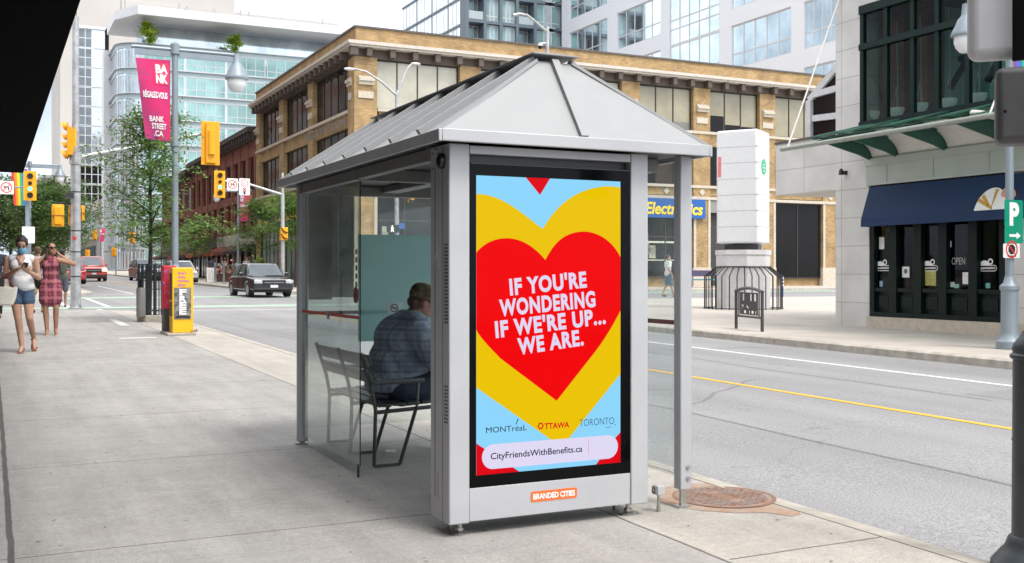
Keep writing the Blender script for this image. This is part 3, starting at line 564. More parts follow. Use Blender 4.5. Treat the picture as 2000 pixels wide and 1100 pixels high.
S_BLUE, S_YEL, S_RED, S_RED2 = screen('screen_blue', (142, 214, 252)), screen('screen_yellow', (236, 196, 2)), screen('screen_red', (243, 2, 6)), screen('screen_deep_red', (224, 4, 22))
S_WHITE, S_INK, S_SLATE = screen('screen_lilac_white', (224, 218, 244)), screen('screen_ink', (18, 24, 44)), screen('screen_slate', (40, 62, 96))
layer('background', [(SX0, SZ0), (SX1, SZ0), (SX1, SZ1), (SX0, SZ1)], S_BLUE, 0)
yel = bez((1060, 447), (1040, 435), (985, 378), (932, 379)) + bez((932, 379), (880, 382), (820, 470), (850, 600)) + bez((850, 600), (865, 690), (930, 758), (934, 760)) + [(934, 760), (1072, 856), (1092, 872), (1111, 856), (1213, 729)] + bez((1213, 729), (1250, 680), (1320, 560), (1300, 470)) + bez((1300, 470), (1285, 390), (1225, 362), (1185, 364)) + bez((1185, 364), (1120, 368), (1085, 405), (1060, 447))
layer('yellow_heart', clip([sp(*p) for p in yel]), S_YEL, 1)
red = bez((1065, 508), (1050, 490), (1025, 466), (990, 465.5)) + bez((990, 465.5), (960, 466), (945, 478), (932, 491)) + bez((932, 491), (905, 530), (905, 600), (933, 650)) + bez((933, 650), (945, 668), (960, 682), (977, 700)) + [(977, 700), (1087, 783), (1152, 700)] + bez((1152, 700), (1175, 672), (1195, 640), (1212, 606)) + bez((1212, 606), (1225, 575), (1226, 535), (1212, 503)) + bez((1212, 503), (1195, 468), (1165, 452.5), (1139.5, 452.5)) + bez((1139.5, 452.5), (1100, 453), (1080, 478), (1065, 508))
layer('red_heart', clip([sp(*p) for p in red]), S_RED, 2)
layer('red_corner', clip([sp(*p) for p in ((1024, 330), (1026, 346), (1054.6, 381), (1074, 349), (1080, 330))]), S_RED2, 2)
layer('red_corner', clip([sp(*p) for p in ((925, 862), (933.5, 868.5), (1017, 923), (1020, 940), (925, 945))]), S_RED2, 2)
layer('red_corner', clip([sp(*p) for p in ((1222, 830), (1213.5, 842), (1190, 868), (1163, 909), (1160, 925), (1222, 915))]), S_RED2, 2)
xa, xb = sp(941, 890)[0], sp(1206.5, 870)[0]; zt = sp(1075, 859)[1]; zbm = sp(1075, 906)[1]; r0 = (zt - zbm) / 2; zc = (zt + zbm) / 2
layer('address_bar', [(xb - r0 + r0 * math.cos(R(t)), zc + r0 * math.sin(R(t))) for t in range(-90, 91, 10)] + [(xa + r0 + r0 * math.cos(R(t)), zc + r0 * math.sin(R(t))) for t in range(90, 271, 10)], S_WHITE, 3)
fs = lambda u, v: (u, SY - 0.0024, v)
lg = MB()
for s_, (lx, ly), (rx, ry), h_ in (("IF YOU\u2019RE", (996, 576), (1146, 560), 0.076), ('WONDERING', (976, 617), (1163, 598), 0.076), ("IF WE\u2019RE UP\u2026", (968, 659), (1183, 631), 0.076), ('WE ARE.', (1012, 692), (1140, 673), 0.076)):
    a, b = sp(lx, ly), sp(rx, ry); ang = math.atan2(b[1] - a[1], b[0] - a[0]); W_ = math.hypot(b[0] - a[0], b[1] - a[1]); mx, mz = (a[0] + b[0]) / 2 - math.sin(ang) * h_ / 2, (a[1] + b[1]) / 2 + math.cos(ang) * h_ / 2
    if s_.endswith('\u2026'): s_ = s_[:-1] + '...'
    lettering(lg, s_.replace('\u2019', "'"), fs, mx - W_ / 2, mx + W_ / 2, mz - h_ / 2, mz + h_ / 2, bold=0.042, rot=ang, spacing=1.12, cap=True)
lg.build('slogan_lettering', S_WHITE, scr)
lg = MB(); a, b = sp(958, 896), sp(1137, 880); zb_ = sp(1045, 890)[1]; lettering(lg, 'CityFriendsWithBenefits.ca', fs, a[0], b[0], zb_, zb_ + 0.031, bold=0.012, cap=True); x_ = sp(1149, 870)[0]
lg.build('address_lettering', S_INK, scr); q = MB(); q.flat([fs(x_, zbm + 0.03), fs(x_ + 0.0015, zbm + 0.03), fs(x_ + 0.0015, zt - 0.012), fs(x_, zt - 0.012)]); q.build('divider_line', S_RED2, scr)
lg = MB(); a, b = sp(949, 846), sp(1028.5, 843); lettering(lg, 'MONTr\u00e9aL', fs, a[0], b[0], a[1], a[1] + 0.028, bold=0.0, cap=True)
q1, q2 = sp(1007, 829), sp(1011, 818); dx = 0.003; lg.flat([fs(q1[0] - dx / 2, q1[1]), fs(q1[0] + dx, q1[1]), fs(q2[0] + dx * 1.5, q2[1]), fs(q2[0] - dx * 0.2, q2[1])]); lg.build('city_lettering', S_INK, scr)
lg = MB(); a, b = sp(1063, 838), sp(1111.5, 837); lettering(lg, 'TTAWA', fs, a[0], b[0], a[1], a[1] + 0.028, bold=0.03, cap=True); c = sp(1055.5, 832)
for i in range(36):
    t0, t1 = 2 * math.pi * i / 36, 2 * math.pi * (i + 1) / 36; ro = lambda t: 0.0165 + 0.0028 * math.cos(6 * t)
    lg.flat([fs(c[0] + rr_ * math.cos(t), c[1] + rr_ * math.sin(t)) for rr_, t in ((ro(t0), t0), (ro(t1), t1), (0.009, t1), (0.009, t0))])
lg.build('city_lettering', S_RED2, scr)
lg = MB(); a, b = sp(1131, 833), sp(1199, 831); lettering(lg, 'TORONTO', fs, a[0], b[0], a[1], a[1] + 0.036, bold=-0.012, cap=True); pa, pb = sp(1180, 834), sp(1197, 831.5)
lg.flat([fs(pa[0], pa[1] - 0.003), fs(pa[0] + 0.02, pa[1] - 0.006), fs(pb[0], pb[1]), fs(pa[0] + 0.02, pa[1] - 0.003)]); c = sp(1201, 829.5); lg.flat([fs(c[0] + 0.003 * math.cos(t), c[1] + 0.003 * math.sin(t)) for t in [i * 0.8 for i in range(8)]]); lg.build('city_lettering', S_SLATE, scr)
# ------------------------------------------------------------------ bench, litter, junction box
bn = thing('bench', (2.4, 7.05, gz(7.05)), 'dark slatted metal bench with armrests inside the bus shelter', 'bench')
BEN = mat('bench_paint', (0.055, 0.065, 0.07), 0.4, 0.2); zb0 = gz(7.0)
fr_spec = (6.52, 7.02, 7.55)
for i, y in enumerate(fr_spec):
    f = MB(); r0 = 0.013; zg = gz(y)
    f.tube([(2.215, y, zg + 0.012), (2.225, y, zg + 0.37), (2.20, y, zg + 0.50), (2.125, y, zg + 0.74)], r0)
    f.tube([(2.39, y, zg + 0.012), (2.445, y, zg + 0.186), (2.50, y, zg + 0.36)], r0); f.tube([(2.215, y, zg + 0.012), (2.39, y, zg + 0.012)], 0.009); f.tube([(2.225, y, zg + 0.355), (2.62, y, zg + 0.372)], r0)
    f.build('frame', BEN, bn)
for i, x in enumerate((2.235, 2.335, 2.435, 2.535)):
    s_ = MB(); s_.box(x, x + 0.088, 6.49, 7.60, zb0 + 0.385 + 0.004 * i, zb0 + 0.403 + 0.004 * i); s_.build('seat_slat', BEN, bn, bevel=0.004)
for z, h_ in ((0.53, 0.085), (0.64, 0.085)):
    s_ = MB(); t = (z - 0.5) / 0.24; x = 2.20 - 0.075 * t; M = Matrix.Translation((x + 0.022, 7.045, zb0 + z + h_ / 2)) @ Matrix.Rotation(R(-17), 4, 'Y'); s_.boxm(M, 0.016, 1.11, h_); s_.build('back_slat', BEN, bn, bevel=0.004)
for y in (6.50, 7.56):
    a = MB(); zg = gz(y); a.tube([(2.20, y, zg + 0.55), (2.55, y, zg + 0.553)], 0.018); a.tube([(2.51, y, zg + 0.55), (2.50, y, zg + 0.38)], 0.011); a.build('armrest', mat('armrest_grey', (0.11, 0.125, 0.13), 0.4, 0.2), bn)
l = MB(); p = on_y(748, 894, 7.0); random.seed(4)
l.add([(2.46, 7.0, 0.035), (2.53, 6.98, 0.03), (2.55, 7.03, 0.045), (2.50, 7.06, 0.034), (2.47, 7.04, 0.05)], [(0, 1, 2, 4), (2, 3, 4), (0, 4, 3)]); l.v = [(x, y, z - 0.008) for x, y, z in l.v]
l.build('paper_scrap', mat('white_paper', (0.75, 0.75, 0.73), 0.8), label='crumpled scrap of white paper on the ground under the bench', cat='litter')
jb = thing('junction_box', (3.19, 4.73, 0), 'small grey junction box on a short steel stake beside the shelter', 'junction box')
MB().cyl((3.19, 4.73, -0.005), (3.19, 4.73, 0.10), 0.007).cyl((3.19, 4.73, -0.002), (3.19, 4.73, 0.03), 0.011).build('stake', STEEL, jb)
b_ = MB(); b_.box(3.168, 3.215, 4.705, 4.755, 0.092, 0.142); b_.build('box', SILVER, jb, bevel=0.004); MB().box(3.159, 3.167, 4.712, 4.748, 0.097, 0.135).cyl((3.15, 4.73, 0.117), (3.16, 4.73, 0.117), 0.008).build('cover', GREYP, jb)
# ------------------------------------------------------------------ buildings
TAN = brick('tan_brick', (0.43, 0.28, 0.115), (0.29, 0.175, 0.075), (0.33, 0.255, 0.16)); REDB = brick('red_brick', (0.27, 0.085, 0.055), (0.20, 0.062, 0.045), (0.22, 0.12, 0.09))
STONE = mat('pale_stone', (0.52, 0.46, 0.38), 0.75, noise=0.15); CORN = mat('painted_cornice', (0.44, 0.38, 0.32), 0.7, noise=0.12); BRKT = mat('brown_bracket', (0.10, 0.075, 0.06), 0.7)
FRAME = mat('bronze_frame', (0.03, 0.024, 0.02), 0.45); CAP = mat('metal_coping', (0.10, 0.09, 0.085), 0.5)
def wglass(name, col, metal=0.0, rough=0.05, spec=0.22): return mat(name, col, rough, metal, 0.25, 0.35, spec)
W_DARK = wglass('dark_window_glass', (0.012, 0.011, 0.011)); W_BLIND = wglass('window_with_cream_blind', (0.46, 0.44, 0.36), 0, 0.12, 0.5); W_BLIND2 = wglass('window_with_olive_blind', (0.30, 0.27, 0.19), 0, 0.1, 0.6)
W_TEAL = wglass('teal_window_glass', (0.30, 0.47, 0.46), 0.35, 0.08); W_PALE = wglass('pale_window_glass', (0.55, 0.62, 0.66), 0.75, 0.04); W_SKY = wglass('sky_window_glass', (0.62, 0.72, 0.76), 0.9, 0.03)
W_SLATE = wglass('slate_window_glass', (0.16, 0.18, 0.20), 0.3, 0.08); W_SHOP = wglass('shop_window_glass', (0.20, 0.27, 0.25), 0.1, 0.08); W_BROWN = wglass('brown_window_glass', (0.055, 0.038, 0.030), 0.0, 0.06)
# facade helpers: axis 'y' = wall facing -y at y = P (a runs along x); axis 'x' = wall facing -x at x = P (a runs along y)
def P3(axis, P, a, d, z): return (a, P + d, z) if axis == 'y' else (P + d, a, z)
def fbox(mb, axis, P, a0, a1, z0, z1, d0, d1):
    p, q = P3(axis, P, a0, d0, z0), P3(axis, P, a1, d1, z1); return mb.box(p[0], q[0], p[1], q[1], p[2], q[2])
def window(parent, axis, P, a0, a1, z0, z1, n, pm, fm, d=0.02, fw=0.05, rows=(), name='window', pms=None):
    """frame with n lights; glass is its sub-part"""
    a0, a1 = min(a0, a1), max(a0, a1); f = MB()
    for z in (z0, z1 - fw): fbox(f, axis, P, a0, a1, z, z + fw, d - 0.04, d + 0.04)
    for i in range(n + 1):
        a = a0 + (a1 - a0 - fw) * i / n; fbox(f, axis, P, a, a + fw, z0 + fw, z1 - fw, d - 0.035, d + 0.04)
    for rz in rows: fbox(f, axis, P, a0 + fw, a1 - fw, rz, rz + fw, d - 0.03, d + 0.03)
    fo = f.build(name, fm, parent, smooth=False); g_ = MB(); mats = pms or [pm]
    for i in range(n):
        g_.k = i % len(mats); b0 = a0 + (a1 - a0) * i / n; b1 = a0 + (a1 - a0) * (i + 1) / n; fbox(g_, axis, P, b0 + 0.01, b1 - 0.01, z0 + 0.02, z1 - 0.02, d, d + 0.012)
    g_.build('pane', mats, fo, smooth=False); return fo
# ---- tan brick corner building: left face x = 17, right face y = 53
tb = thing('brick_building', (32, 64, gz(53)), 'three storey tan brick corner building with stone cornice and bronze windows', 'building')
TX, TY, TH = 17.0, 53.0, 14.0; TX1, TY1 = 50.5, 76.0
wl = MB(); wl.box(TX + 0.4, TX1, TY + 0.4, TY1, 0.2, TH - 0.02)
px_piers = [703, 918]; XP = [17.0 + 0.55, 23.5, 28.65, 33.8, 38.9, 43.95, 49.1]; YP = [53.75, 61.7, 68.7, 75.4]
for x in XP: wl.box(x - 0.62, x + 0.62, TY, TY + 0.5, 0.2, 12.5)
for y in YP[1:]: wl.box(TX, TX + 0.5, y - 0.55, y + 0.55, 0.2, 12.5)
wl.box(TX, TX + 0.5, TY + 0.003, TY + 1.3, 0.2, 12.497)
for z0, z1 in ((9.0, 9.72), (5.95, 6.42)):
    wl.box(TX + 1.3, TX1, TY + 0.1, TY + 0.5, z0, z1); wl.box(TX + 0.1, TX + 0.5, TY + 1.3, TY1, z0 - 0.002, z1 + 0.002)
wl.box(TX, TX1, TY, TY + 0.45, 13.22, TH); wl.box(TX + 0.002, TX + 0.45, TY + 0.45, TY1, 13.22, TH - 0.003)
wo = wl.build('wall', TAN, tb, smooth=False)
q = MB(); q.box(TX - 0.08, TX1, TY - 0.08, TY + 0.5, TH, TH + 0.09); q.box(TX - 0.08, TX + 0.5, TY + 0.5, TY1, TH, TH + 0.088); q.build('coping', CAP, tb, smooth=False)
q = MB()
for i, (o, z0, z1) in enumerate(((0.55, 13.05, 13.22), (0.45, 12.93, 13.05))):
    q.box(TX - o, TX1, TY - o, TY + 0.4, z0, z1); q.box(TX - o + 0.002, TX + 0.4, TY + 0.4, TY1, z0 + 0.001, z1 - 0.001)
q.build('cornice', mat('cream_cornice', (0.56, 0.50, 0.44), 0.7, noise=0.15), tb, smooth=False)
q = MB(); q.box(TX + 0.02, TX1, TY + 0.03, TY + 0.39, 12.45, 12.93); q.box(TX + 0.03, TX + 0.39, TY + 0.4, TY1, 12.451, 12.929)
x = 17.5
while x < TX1: q.box(x, x + 0.28, TY - 0.4, TY + 0.03, 12.5, 12.925); x += 1.27
y = 54.3
while y < TY1: q.box(TX - 0.4, TX + 0.03, y, y + 0.28, 12.5, 12.925); y += 1.0
q.box(TX - 0.4, TX + 0.03, TY - 0.4, TY - 0.1, 12.5, 12.926); q.build('cornice_bracket', BRKT, tb, smooth=False)
for x in XP:
    q = MB()
    for z, o, h_ in ((11.05, 0.16, 0.18), (11.23, 0.24, 0.14), (11.37, 0.12, 0.12), (10.35, 0.06, 0.36)): q.box(x - 0.42, x + 0.42, TY - o, TY + 0.003, z, z + h_)
    q.build('pier_capital', STONE, tb, smooth=False)
for y in YP:
    q = MB()
    for z, o, h_ in ((11.05, 0.16, 0.18), (11.23, 0.24, 0.14), (11.37, 0.12, 0.12), (10.35, 0.06, 0.36)): q.box(TX - o, TX + 0.003, y - 0.36, y + 0.36, z, z + h_)
    q.build('pier_capital', STONE, tb, smooth=False)
q = MB()
for z in (9.72, 6.42): q.box(TX + 1.2, TX1, TY - 0.06, TY + 0.45, z, z + 0.16); q.box(TX - 0.06, TX + 0.45, TY + 1.35, TY1, z + 0.001, z + 0.159)
q.box(TX - 0.05, TX1, TY - 0.06, TY + 0.42, 5.72, 5.9); q.box(TX - 0.06, TX + 0.42, TY + 0.5, TY1, 5.721, 5.899)
for x in XP:
    q.boxm(Matrix.Translation((x, TY - 0.02, 6.16)) @ Matrix.Rotation(R(45), 4, 'Y'), 0.3, 0.06, 0.3)
    q.box(x - 0.62, x - 0.45, TY - 0.04, TY - 0.002, 1.6, 5.7); q.box(x + 0.45, x + 0.62, TY - 0.04, TY - 0.002, 1.6, 5.7); q.box(x - 0.66, x + 0.66, TY - 0.05, TY + 0.3, 0.2, 1.6)
for x in (26.1, 31.2, 36.35, 41.4): q.boxm(Matrix.Translation((x, TY + 0.08, 6.18)) @ Matrix.Rotation(R(45), 4, 'Y'), 0.3, 0.08, 0.3)
q.build('stone_band', STONE, tb, smooth=False)
random.seed(3)
for i in range(len(XP) - 1):
    a0, a1 = XP[i] + 0.64, XP[i + 1] - 0.64
    if i < 2: window(tb, 'y', TY, a0, a1, 9.88, 12.45, 4 if i == 0 else 3, W_BLIND, FRAME, 0.3, 0.06, pms=[W_BLIND, W_BLIND, W_BLIND])
    else: window(tb, 'y', TY, a0, a1, 9.88, 12.45, 3, W_BLIND2, FRAME, 0.3, 0.07, pms=[W_BLIND2] if i != 2 else [W_BLIND])
    if i == 4:   # raised blinds
        d_ = MB(); L_ = (a1 - a0) / 3
        for k, h_ in enumerate((1.0, 0.5, 0.45)): d_.box(a0 + L_ * k + 0.06, a0 + L_ * (k + 1) - 0.06, TY + 0.285, TY + 0.298, 9.94, 9.94 + h_)
        d_.build('pane', W_DARK, tb, smooth=False)
    elif i in (0, 3):
        d_ = MB(); d_.box(a1 - 1.3, a1 - 0.06, TY + 0.285, TY + 0.298, 9.94, 10.4); d_.build('pane', wglass('grey_window_glass', (0.20, 0.20, 0.19), 0, 0.1), tb, smooth=False)
    window(tb, 'y', TY, a0, a1, 6.58, 9.0, 3, W_BROWN, FRAME, 0.3, 0.07, pms=[W_DARK, W_BROWN])
    if i < 3: window(tb, 'y', TY, a0, a1, 1.0, 5.72, 3, W_SHOP, FRAME, 0.22, 0.08, rows=(4.0,), name='shop_window', pms=[W_DARK] if i == 0 else [W_SHOP])
    elif i == 3: window(tb, 'y', TY, a0, a1, 1.0, 5.72, 2, W_DARK, FRAME, 0.22, 0.08, rows=(3.4,), name='shop_window')
    elif i == 4:  # dark recessed entrance court
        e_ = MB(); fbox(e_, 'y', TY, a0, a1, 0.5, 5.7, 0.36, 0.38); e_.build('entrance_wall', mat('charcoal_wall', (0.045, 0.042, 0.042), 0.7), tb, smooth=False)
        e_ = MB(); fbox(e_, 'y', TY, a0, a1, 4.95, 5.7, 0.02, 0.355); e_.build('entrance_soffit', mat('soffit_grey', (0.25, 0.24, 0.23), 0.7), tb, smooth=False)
        window(tb, 'y', TY, a1 - 1.5, a1 - 0.2, 0.6, 4.5, 1, W_DARK, FRAME, 0.3, 0.08, name='door')
    else: window(tb, 'y', TY, a0, a1, 0.9, 5.72, 2, W_DARK, FRAME, 0.22, 0.08, name='shop_window')
for i in range(3):
    a0, a1 = YP[i] + 0.57, YP[i + 1] - 0.57
    window(tb, 'x', TX, a0, a1, 9.88, 12.45, 5, W_BROWN, FRAME, 0.3, 0.07, pms=[W_BROWN, W_DARK, W_BROWN]); window(tb, 'x', TX, a0, a1, 6.58, 9.0, 5, W_BROWN, FRAME, 0.3, 0.07, pms=[W_DARK, W_BROWN])
    window(tb, 'x', TX, a0, a1, 0.9, 5.7, 5, W_TEAL, FRAME, 0.22, 0.07, name='shop_window', pms=[W_TEAL, W_SHOP])
random.seed(12); q = MB(); q2 = MB()
for i in range(4):
    a0, a1 = XP[i] + 0.75, XP[i + 1] - 0.75
    for k_ in range(5): x_ = a0 + (a1 - a0) * random.random() * 0.8; z_ = 1.2 + random.random() * 2.2; q.box(x_, x_ + 0.3 + random.random() * 0.5, TY + 0.205, TY + 0.218, z_, z_ + 0.3 + random.random() * 0.6)
    q2.box(a0, a1, TY + 0.2, TY + 0.204, 3.05, 3.16); q2.box(a0 + 0.2, a1 - 0.8, TY + 0.2, TY + 0.204, 2.0, 2.06)
q.build('window_display', mat('display_goods', (0.28, 0.29, 0.22), 0.6, noise=0.7, scale=2), tb, smooth=False); q2.build('light_strip', mat('pale_strip', (0.6, 0.62, 0.5), 0.5), tb, smooth=False)
lg = MB(); lettering(lg, 'SHERLOCK WYATT BUILDING', lambda u, v: (TX - 0.03, -u, v), -62.9, -54.6, 9.14, 9.58, bold=0.02); lg.v = [(x, y, z) for x, y, z in lg.v]; lg.build('lettering', mat('steel_letter', (0.30, 0.28, 0.28), 0.4, 0.5), wo)
BLUE = mat('blue_sign', (0.012, 0.10, 0.36), 0.45, noise=0.06); NAVY = mat('navy_sign', (0.012, 0.03, 0.15), 0.5); YLET = mat('yellow_letter', (0.85, 0.62, 0.03), 0.5, noise=0.04)
s_ = MB(); s_.box(33.95, 39.0, TY - 0.22, TY - 0.06, 4.55, 5.7); so = s_.build('sign_board', BLUE, tb, smooth=False)
lg = MB(); lettering(lg, 'Electronics', lambda u, v: (u, TY - 0.235, v), 34.65, 38.8, 4.78, 5.45, bold=0.03, shear=0.2, cap=True); lg.build('lettering', YLET, so)
s_ = MB(); s_.box(TX - 0.22, TX - 0.06, 61.0, 75.3, 4.35, 5.65); so = s_.build('sign_board', NAVY, tb, smooth=False)
lg = MB(); lettering(lg, 'Computers', lambda u, v: (TX - 0.235, -u, v), -69.4, -62.3, 4.6, 5.4, bold=0.03, shear=0.15, cap=True); lg.build('lettering', YLET, so); lg = MB(); lettering(lg, 'World of', lambda u, v: (TX - 0.235, -u, v), -74.6, -71.2, 4.55, 5.05, bold=0.03, shear=0.15, cap=True); lg.build('lettering', YLET, so)
q = MB(); q.box(22.9, 25.4, TY - 0.24, TY - 0.12, 9.3, 10.9); so = q.build('banner_board', mat('white_board', (0.78, 0.78, 0.77), 0.5), tb, smooth=False); q = MB(); q.prism([(24.0, 10.2), (25.38, 10.2), (25.38, 10.75), (23.75, 10.75)], lambda u, v, t: (u, t, v), TY - 0.25, TY - 0.242); q.build('red_flash', mat('red_print', (0.7, 0.06, 0.04), 0.5), so)
# ---- red brick shop row behind it
for (y0, y1, zt, lab, sh_) in ((76.3, 90.0, 11.7, 'red brick shop block with tall arched windows next to the tan building', 0), (90.2, 103.0, 11.4, 'red brick shop block with dark cornice, second beyond the tan building', 1), (103.2, 122.0, 11.0, 'red brick shop block half hidden by trees, third beyond the tan building', 2)):
    rb = thing('brick_shop_building', (22, (y0 + y1) / 2, gz(y0)), lab, 'building', 'red brick shops along the street')
    w_ = MB(); w_.box(TX + 0.25, 30, y0, y1, 0.3, zt - 0.05); n = 5
    for i in range(n + 1):
        y = y0 + (y1 - y0) * i / n; w_.box(TX, TX + 0.3, max(y0 + 0.002, y - 0.35), min(y1 - 0.002, y + 0.35), 4.0, zt - 1.0)
    w_.box(TX + 0.06, TX + 0.3, y0 + 0.003, y1 - 0.003, 9.7, zt - 0.06); w_.box(TX + 0.06, TX + 0.3, y0 + 0.003, y1 - 0.003, 6.6, 7.2)
    w_.build('wall', REDB, rb, smooth=False)
    c_ = MB(); c_.box(TX - 0.55, TX + 0.4, y0 - 0.05, y1 + 0.05, zt - 0.35, zt); c_.box(TX - 0.25, TX + 0.3, y0 - 0.03, y1 + 0.03, zt - 0.9, zt - 0.35)
    y = y0 + 0.3
    while y < y1 - 0.3: c_.box(TX - 0.5, TX - 0.25, y, y + 0.22, zt - 0.8, zt - 0.36); y += 0.9
    c_.build('cornice', mat('dark_cornice', (0.06, 0.045, 0.04), 0.7), rb, smooth=False)
    for i in range(n):
        c = y0 + (y1 - y0) * (i + 0.5) / n
        for z0, z1 in ((4.4, 6.6), (7.2, 9.7)):
            for s in (-1, 1):
                a = c + s * 0.5; fr = MB(); pts = [(a - 0.36, z0), (a + 0.36, z0), (a + 0.36, z1 - 0.4)] + [(a + 0.36 * math.cos(R(t)), z1 - 0.4 + 0.36 * math.sin(R(t))) for t in (30, 60, 90, 120, 150)] + [(a - 0.36, z1 - 0.4)]
                fr.prism(pts, lambda u, v, t: (t, u, v), TX + 0.2, TX + 0.26); wf = fr.build('window', FRAME, rb, smooth=False)
                pg = MB(); pg.prism([(a + (u - a) * 0.82, z0 + 0.08 + (v - z0) * 0.93) for u, v in pts], lambda u, v, t: (t, u, v), TX + 0.19, TX + 0.2); pg.build('pane', W_DARK, wf, smooth=False)
    sf = MB(); sf.box(TX - 0.12, TX + 0.25, y0 + 0.1, y1 - 0.1, 3.35, 4.2); so = sf.build('shop_fascia', mat(('white_fascia', 'black_fascia', 'grey_fascia')[sh_], ((0.5, 0.48, 0.46), (0.03, 0.03, 0.03), (0.2, 0.19, 0.18))[sh_], 0.6), rb, smooth=False)
    for i in range(3):
        a0 = y0 + (y1 - y0) * i / 3 + 0.4; a1 = y0 + (y1 - y0) * (i + 1) / 3 - 0.4; window(rb, 'x', TX, a0, a1, 0.9, 3.3, 3, W_SHOP, FRAME, 0.1, 0.09, name='shop_window', pms=[W_SHOP, W_DARK])
        aw = MB(); aw.prism([(TX + 0.1, 3.4), (TX - 1.3, 2.85), (TX - 1.3, 2.6), (TX - 1.26, 2.6), (TX + 0.1, 3.3)], lambda u, v, t: (u, t, v), a0, a1); aw.build('awning', mat(('black_awning', 'maroon_awning', 'rust_awning')[(i + sh_) % 3], ((0.02, 0.02, 0.02), (0.12, 0.03, 0.03), (0.35, 0.09, 0.04))[(i + sh_) % 3], 0.8), rb, smooth=False)
# ---- curved glass office block
cg = thing('glass_office_building', (45, 190, gz(180)), 'teal glass office block with rounded corner and flat overhanging roof', 'building')
CY, CXL, CR = 180.0, 18.5, 3.6; CXE = 78.0
PAN = mat('white_panel', (0.62, 0.64, 0.66), 0.45, 0.1, 0.06, 0.2); ALU = mat('aluminium', (0.55, 0.58, 0.60), 0.4, 0.5, 0.06, 1)
def cpath(off=0.0): return [(CXE, CY - off)] + [(CXL + CR + (CR + off) * math.cos(R(270 - t)), CY + CR + (CR + off) * math.sin(R(270 - t))) for t in range(0, 91, 10)] + [(CXL - off, CY + 14)]
def cband(mb, z0, z1, o0, o1):
    A, B = cpath(o0), cpath(o1); n = len(A); V = [(x, y, z) for z in (z0, z1) for P_ in (A, B) for x, y in P_]
    for i in range(n - 1):
        i0, i1 = i, i + 1; mb.add([V[k] for k in (i0, i1, n + i0, n + i1, 2 * n + i0, 2 * n + i1, 3 * n + i0, 3 * n + i1)], [(2, 3, 7, 6), (4, 5, 7, 6), (0, 1, 3, 2), (0, 1, 5, 4)])
b_ = MB(); b_.prism(cpath() + [(CXE, CY + 14)], lambda u, v, t: (u, v, t), 0.5, 38.3); b_.build('body', W_PALE, cg)
fl = [38.3 - 4.05 * i for i in range(0, 10)]
s_ = MB()
for z in fl: cband(s_, z - 0.75, z - 0.12, 0.0, 0.10)
s_.build('spandrel_band', mat('teal_spandrel', (0.40, 0.50, 0.52), 0.35, 0.1), cg); s_ = MB()
for z in fl: cband(s_, z - 0.12, z, 0.0, 0.5); cband(s_, z - 0.85, z - 0.75, 0.0, 0.16)
s_.build('sunshade', ALU, cg)
for i, z in enumerate(fl[:-1]):
    z0 = z - 4.05
    for k in range(8):
        x0 = CXL + CR + 0.2 + k * 6.6; window(cg, 'y', CY, x0, x0 + 6.3, z0 + 0.02, z - 0.87, 4, W_TEAL, ALU, -0.12, 0.13, rows=(z0 + 1.0,), pms=[W_TEAL])
m_ = MB()
for t in range(0, 91, 9):
    for z in fl[:-1]: m_.cyl((CXL + CR + (CR + 0.1) * math.cos(R(270 - t)), CY + CR + (CR + 0.1) * math.sin(R(270 - t)), z - 4.05), (CXL + CR + (CR + 0.1) * math.cos(R(270 - t)), CY + CR + (CR + 0.1) * math.sin(R(270 - t)), z - 1.2), 0.07, n=4)
m_.build('curved_mullion', ALU, cg)
r_ = MB(); r_.prism([(CXL - 0.5, CY + 2), (CXL + 2.4, CY - 4.0), (CXE, CY - 4.0), (CXE, CY + 14), (CXL - 0.5, CY + 14)], lambda u, v, t: (u, v, t), 42.0, 43.4); r_.build('roof', PAN, cg, smooth=False)
r_ = MB(); r_.box(CXL + 4, CXE - 1, CY + 4, CY + 12, 38.3, 42.0); r_.build('penthouse', W_PALE, cg, smooth=False)
an = MB()
for px in (236, 244, 350, 470, 486, 630): p = on_y(px, 60, CY + 3); an.cyl((p.x, CY + 3, 43.4), (p.x, CY + 3, 47.0 if px < 300 else 46), 0.12, n=6)
for px in (365, 418, 465): 
    p = on_y(px, 60, CY + 1); an.tube([(p.x - 1, CY + 1, 43.4), (p.x, CY + 1, 45.3), (p.x + 1, CY + 1, 43.4)], 0.1, 5)
an.build('antenna', STEEL, cg)
q = MB(); q.box(CXL - 1.2, CXL + 0.2, CY + 12, CY + 16, 0.5, 39); q.build('end_pier', PAN, cg, smooth=False)
# ---- concrete tower at the back with its stair of glass
ct = thing('concrete_tower', (50, 285, gz(270)), 'tall beige concrete tower with a narrow glazed bay at its left corner', 'building')
CONC = mat('beige_concrete', (0.50, 0.475, 0.45), 0.8, noise=0.06, scale=0.08); QY = 270.0
w_ = MB(); xw = xy(206, QY); w_.box(xy(213, QY), xy(660, QY), QY, QY + 40, 0.5, 66.5); w_.box(xy(152, QY + 3), xy(213, QY) - 0.02, QY + 3, QY + 40, 0.5, 52.0); w_.prism([(xy(150, QY), QY), (xy(213, QY) - 0.01, QY), (xy(213, QY) - 0.01, QY + 2.9), (xy(150, QY), QY + 2.9)], lambda u, v, t: (u, v, t), 59.5, 78); w_.box(xy(118, QY) , xy(152, QY) - 0.3, QY + 0.6, QY + 40, 0.5, 80); w_.box(xy(152, QY), xy(460, QY), QY + 1, QY + 40, 66.6, 78)
w_.build('wall', CONC, ct, smooth=False)
xa, xb = xy(153, QY), xy(205, QY)
for i in range(10):
    z1 = 59 - i * 4.6; window(ct, 'y', QY, xa, xb, z1 - 4.5, z1, 4, W_DARK, ALU, 0.1, 0.18, rows=(z1 - 2.3,), pms=[W_SLATE, W_SLATE, W_PALE, W_PALE] if i < 7 else [W_DARK])
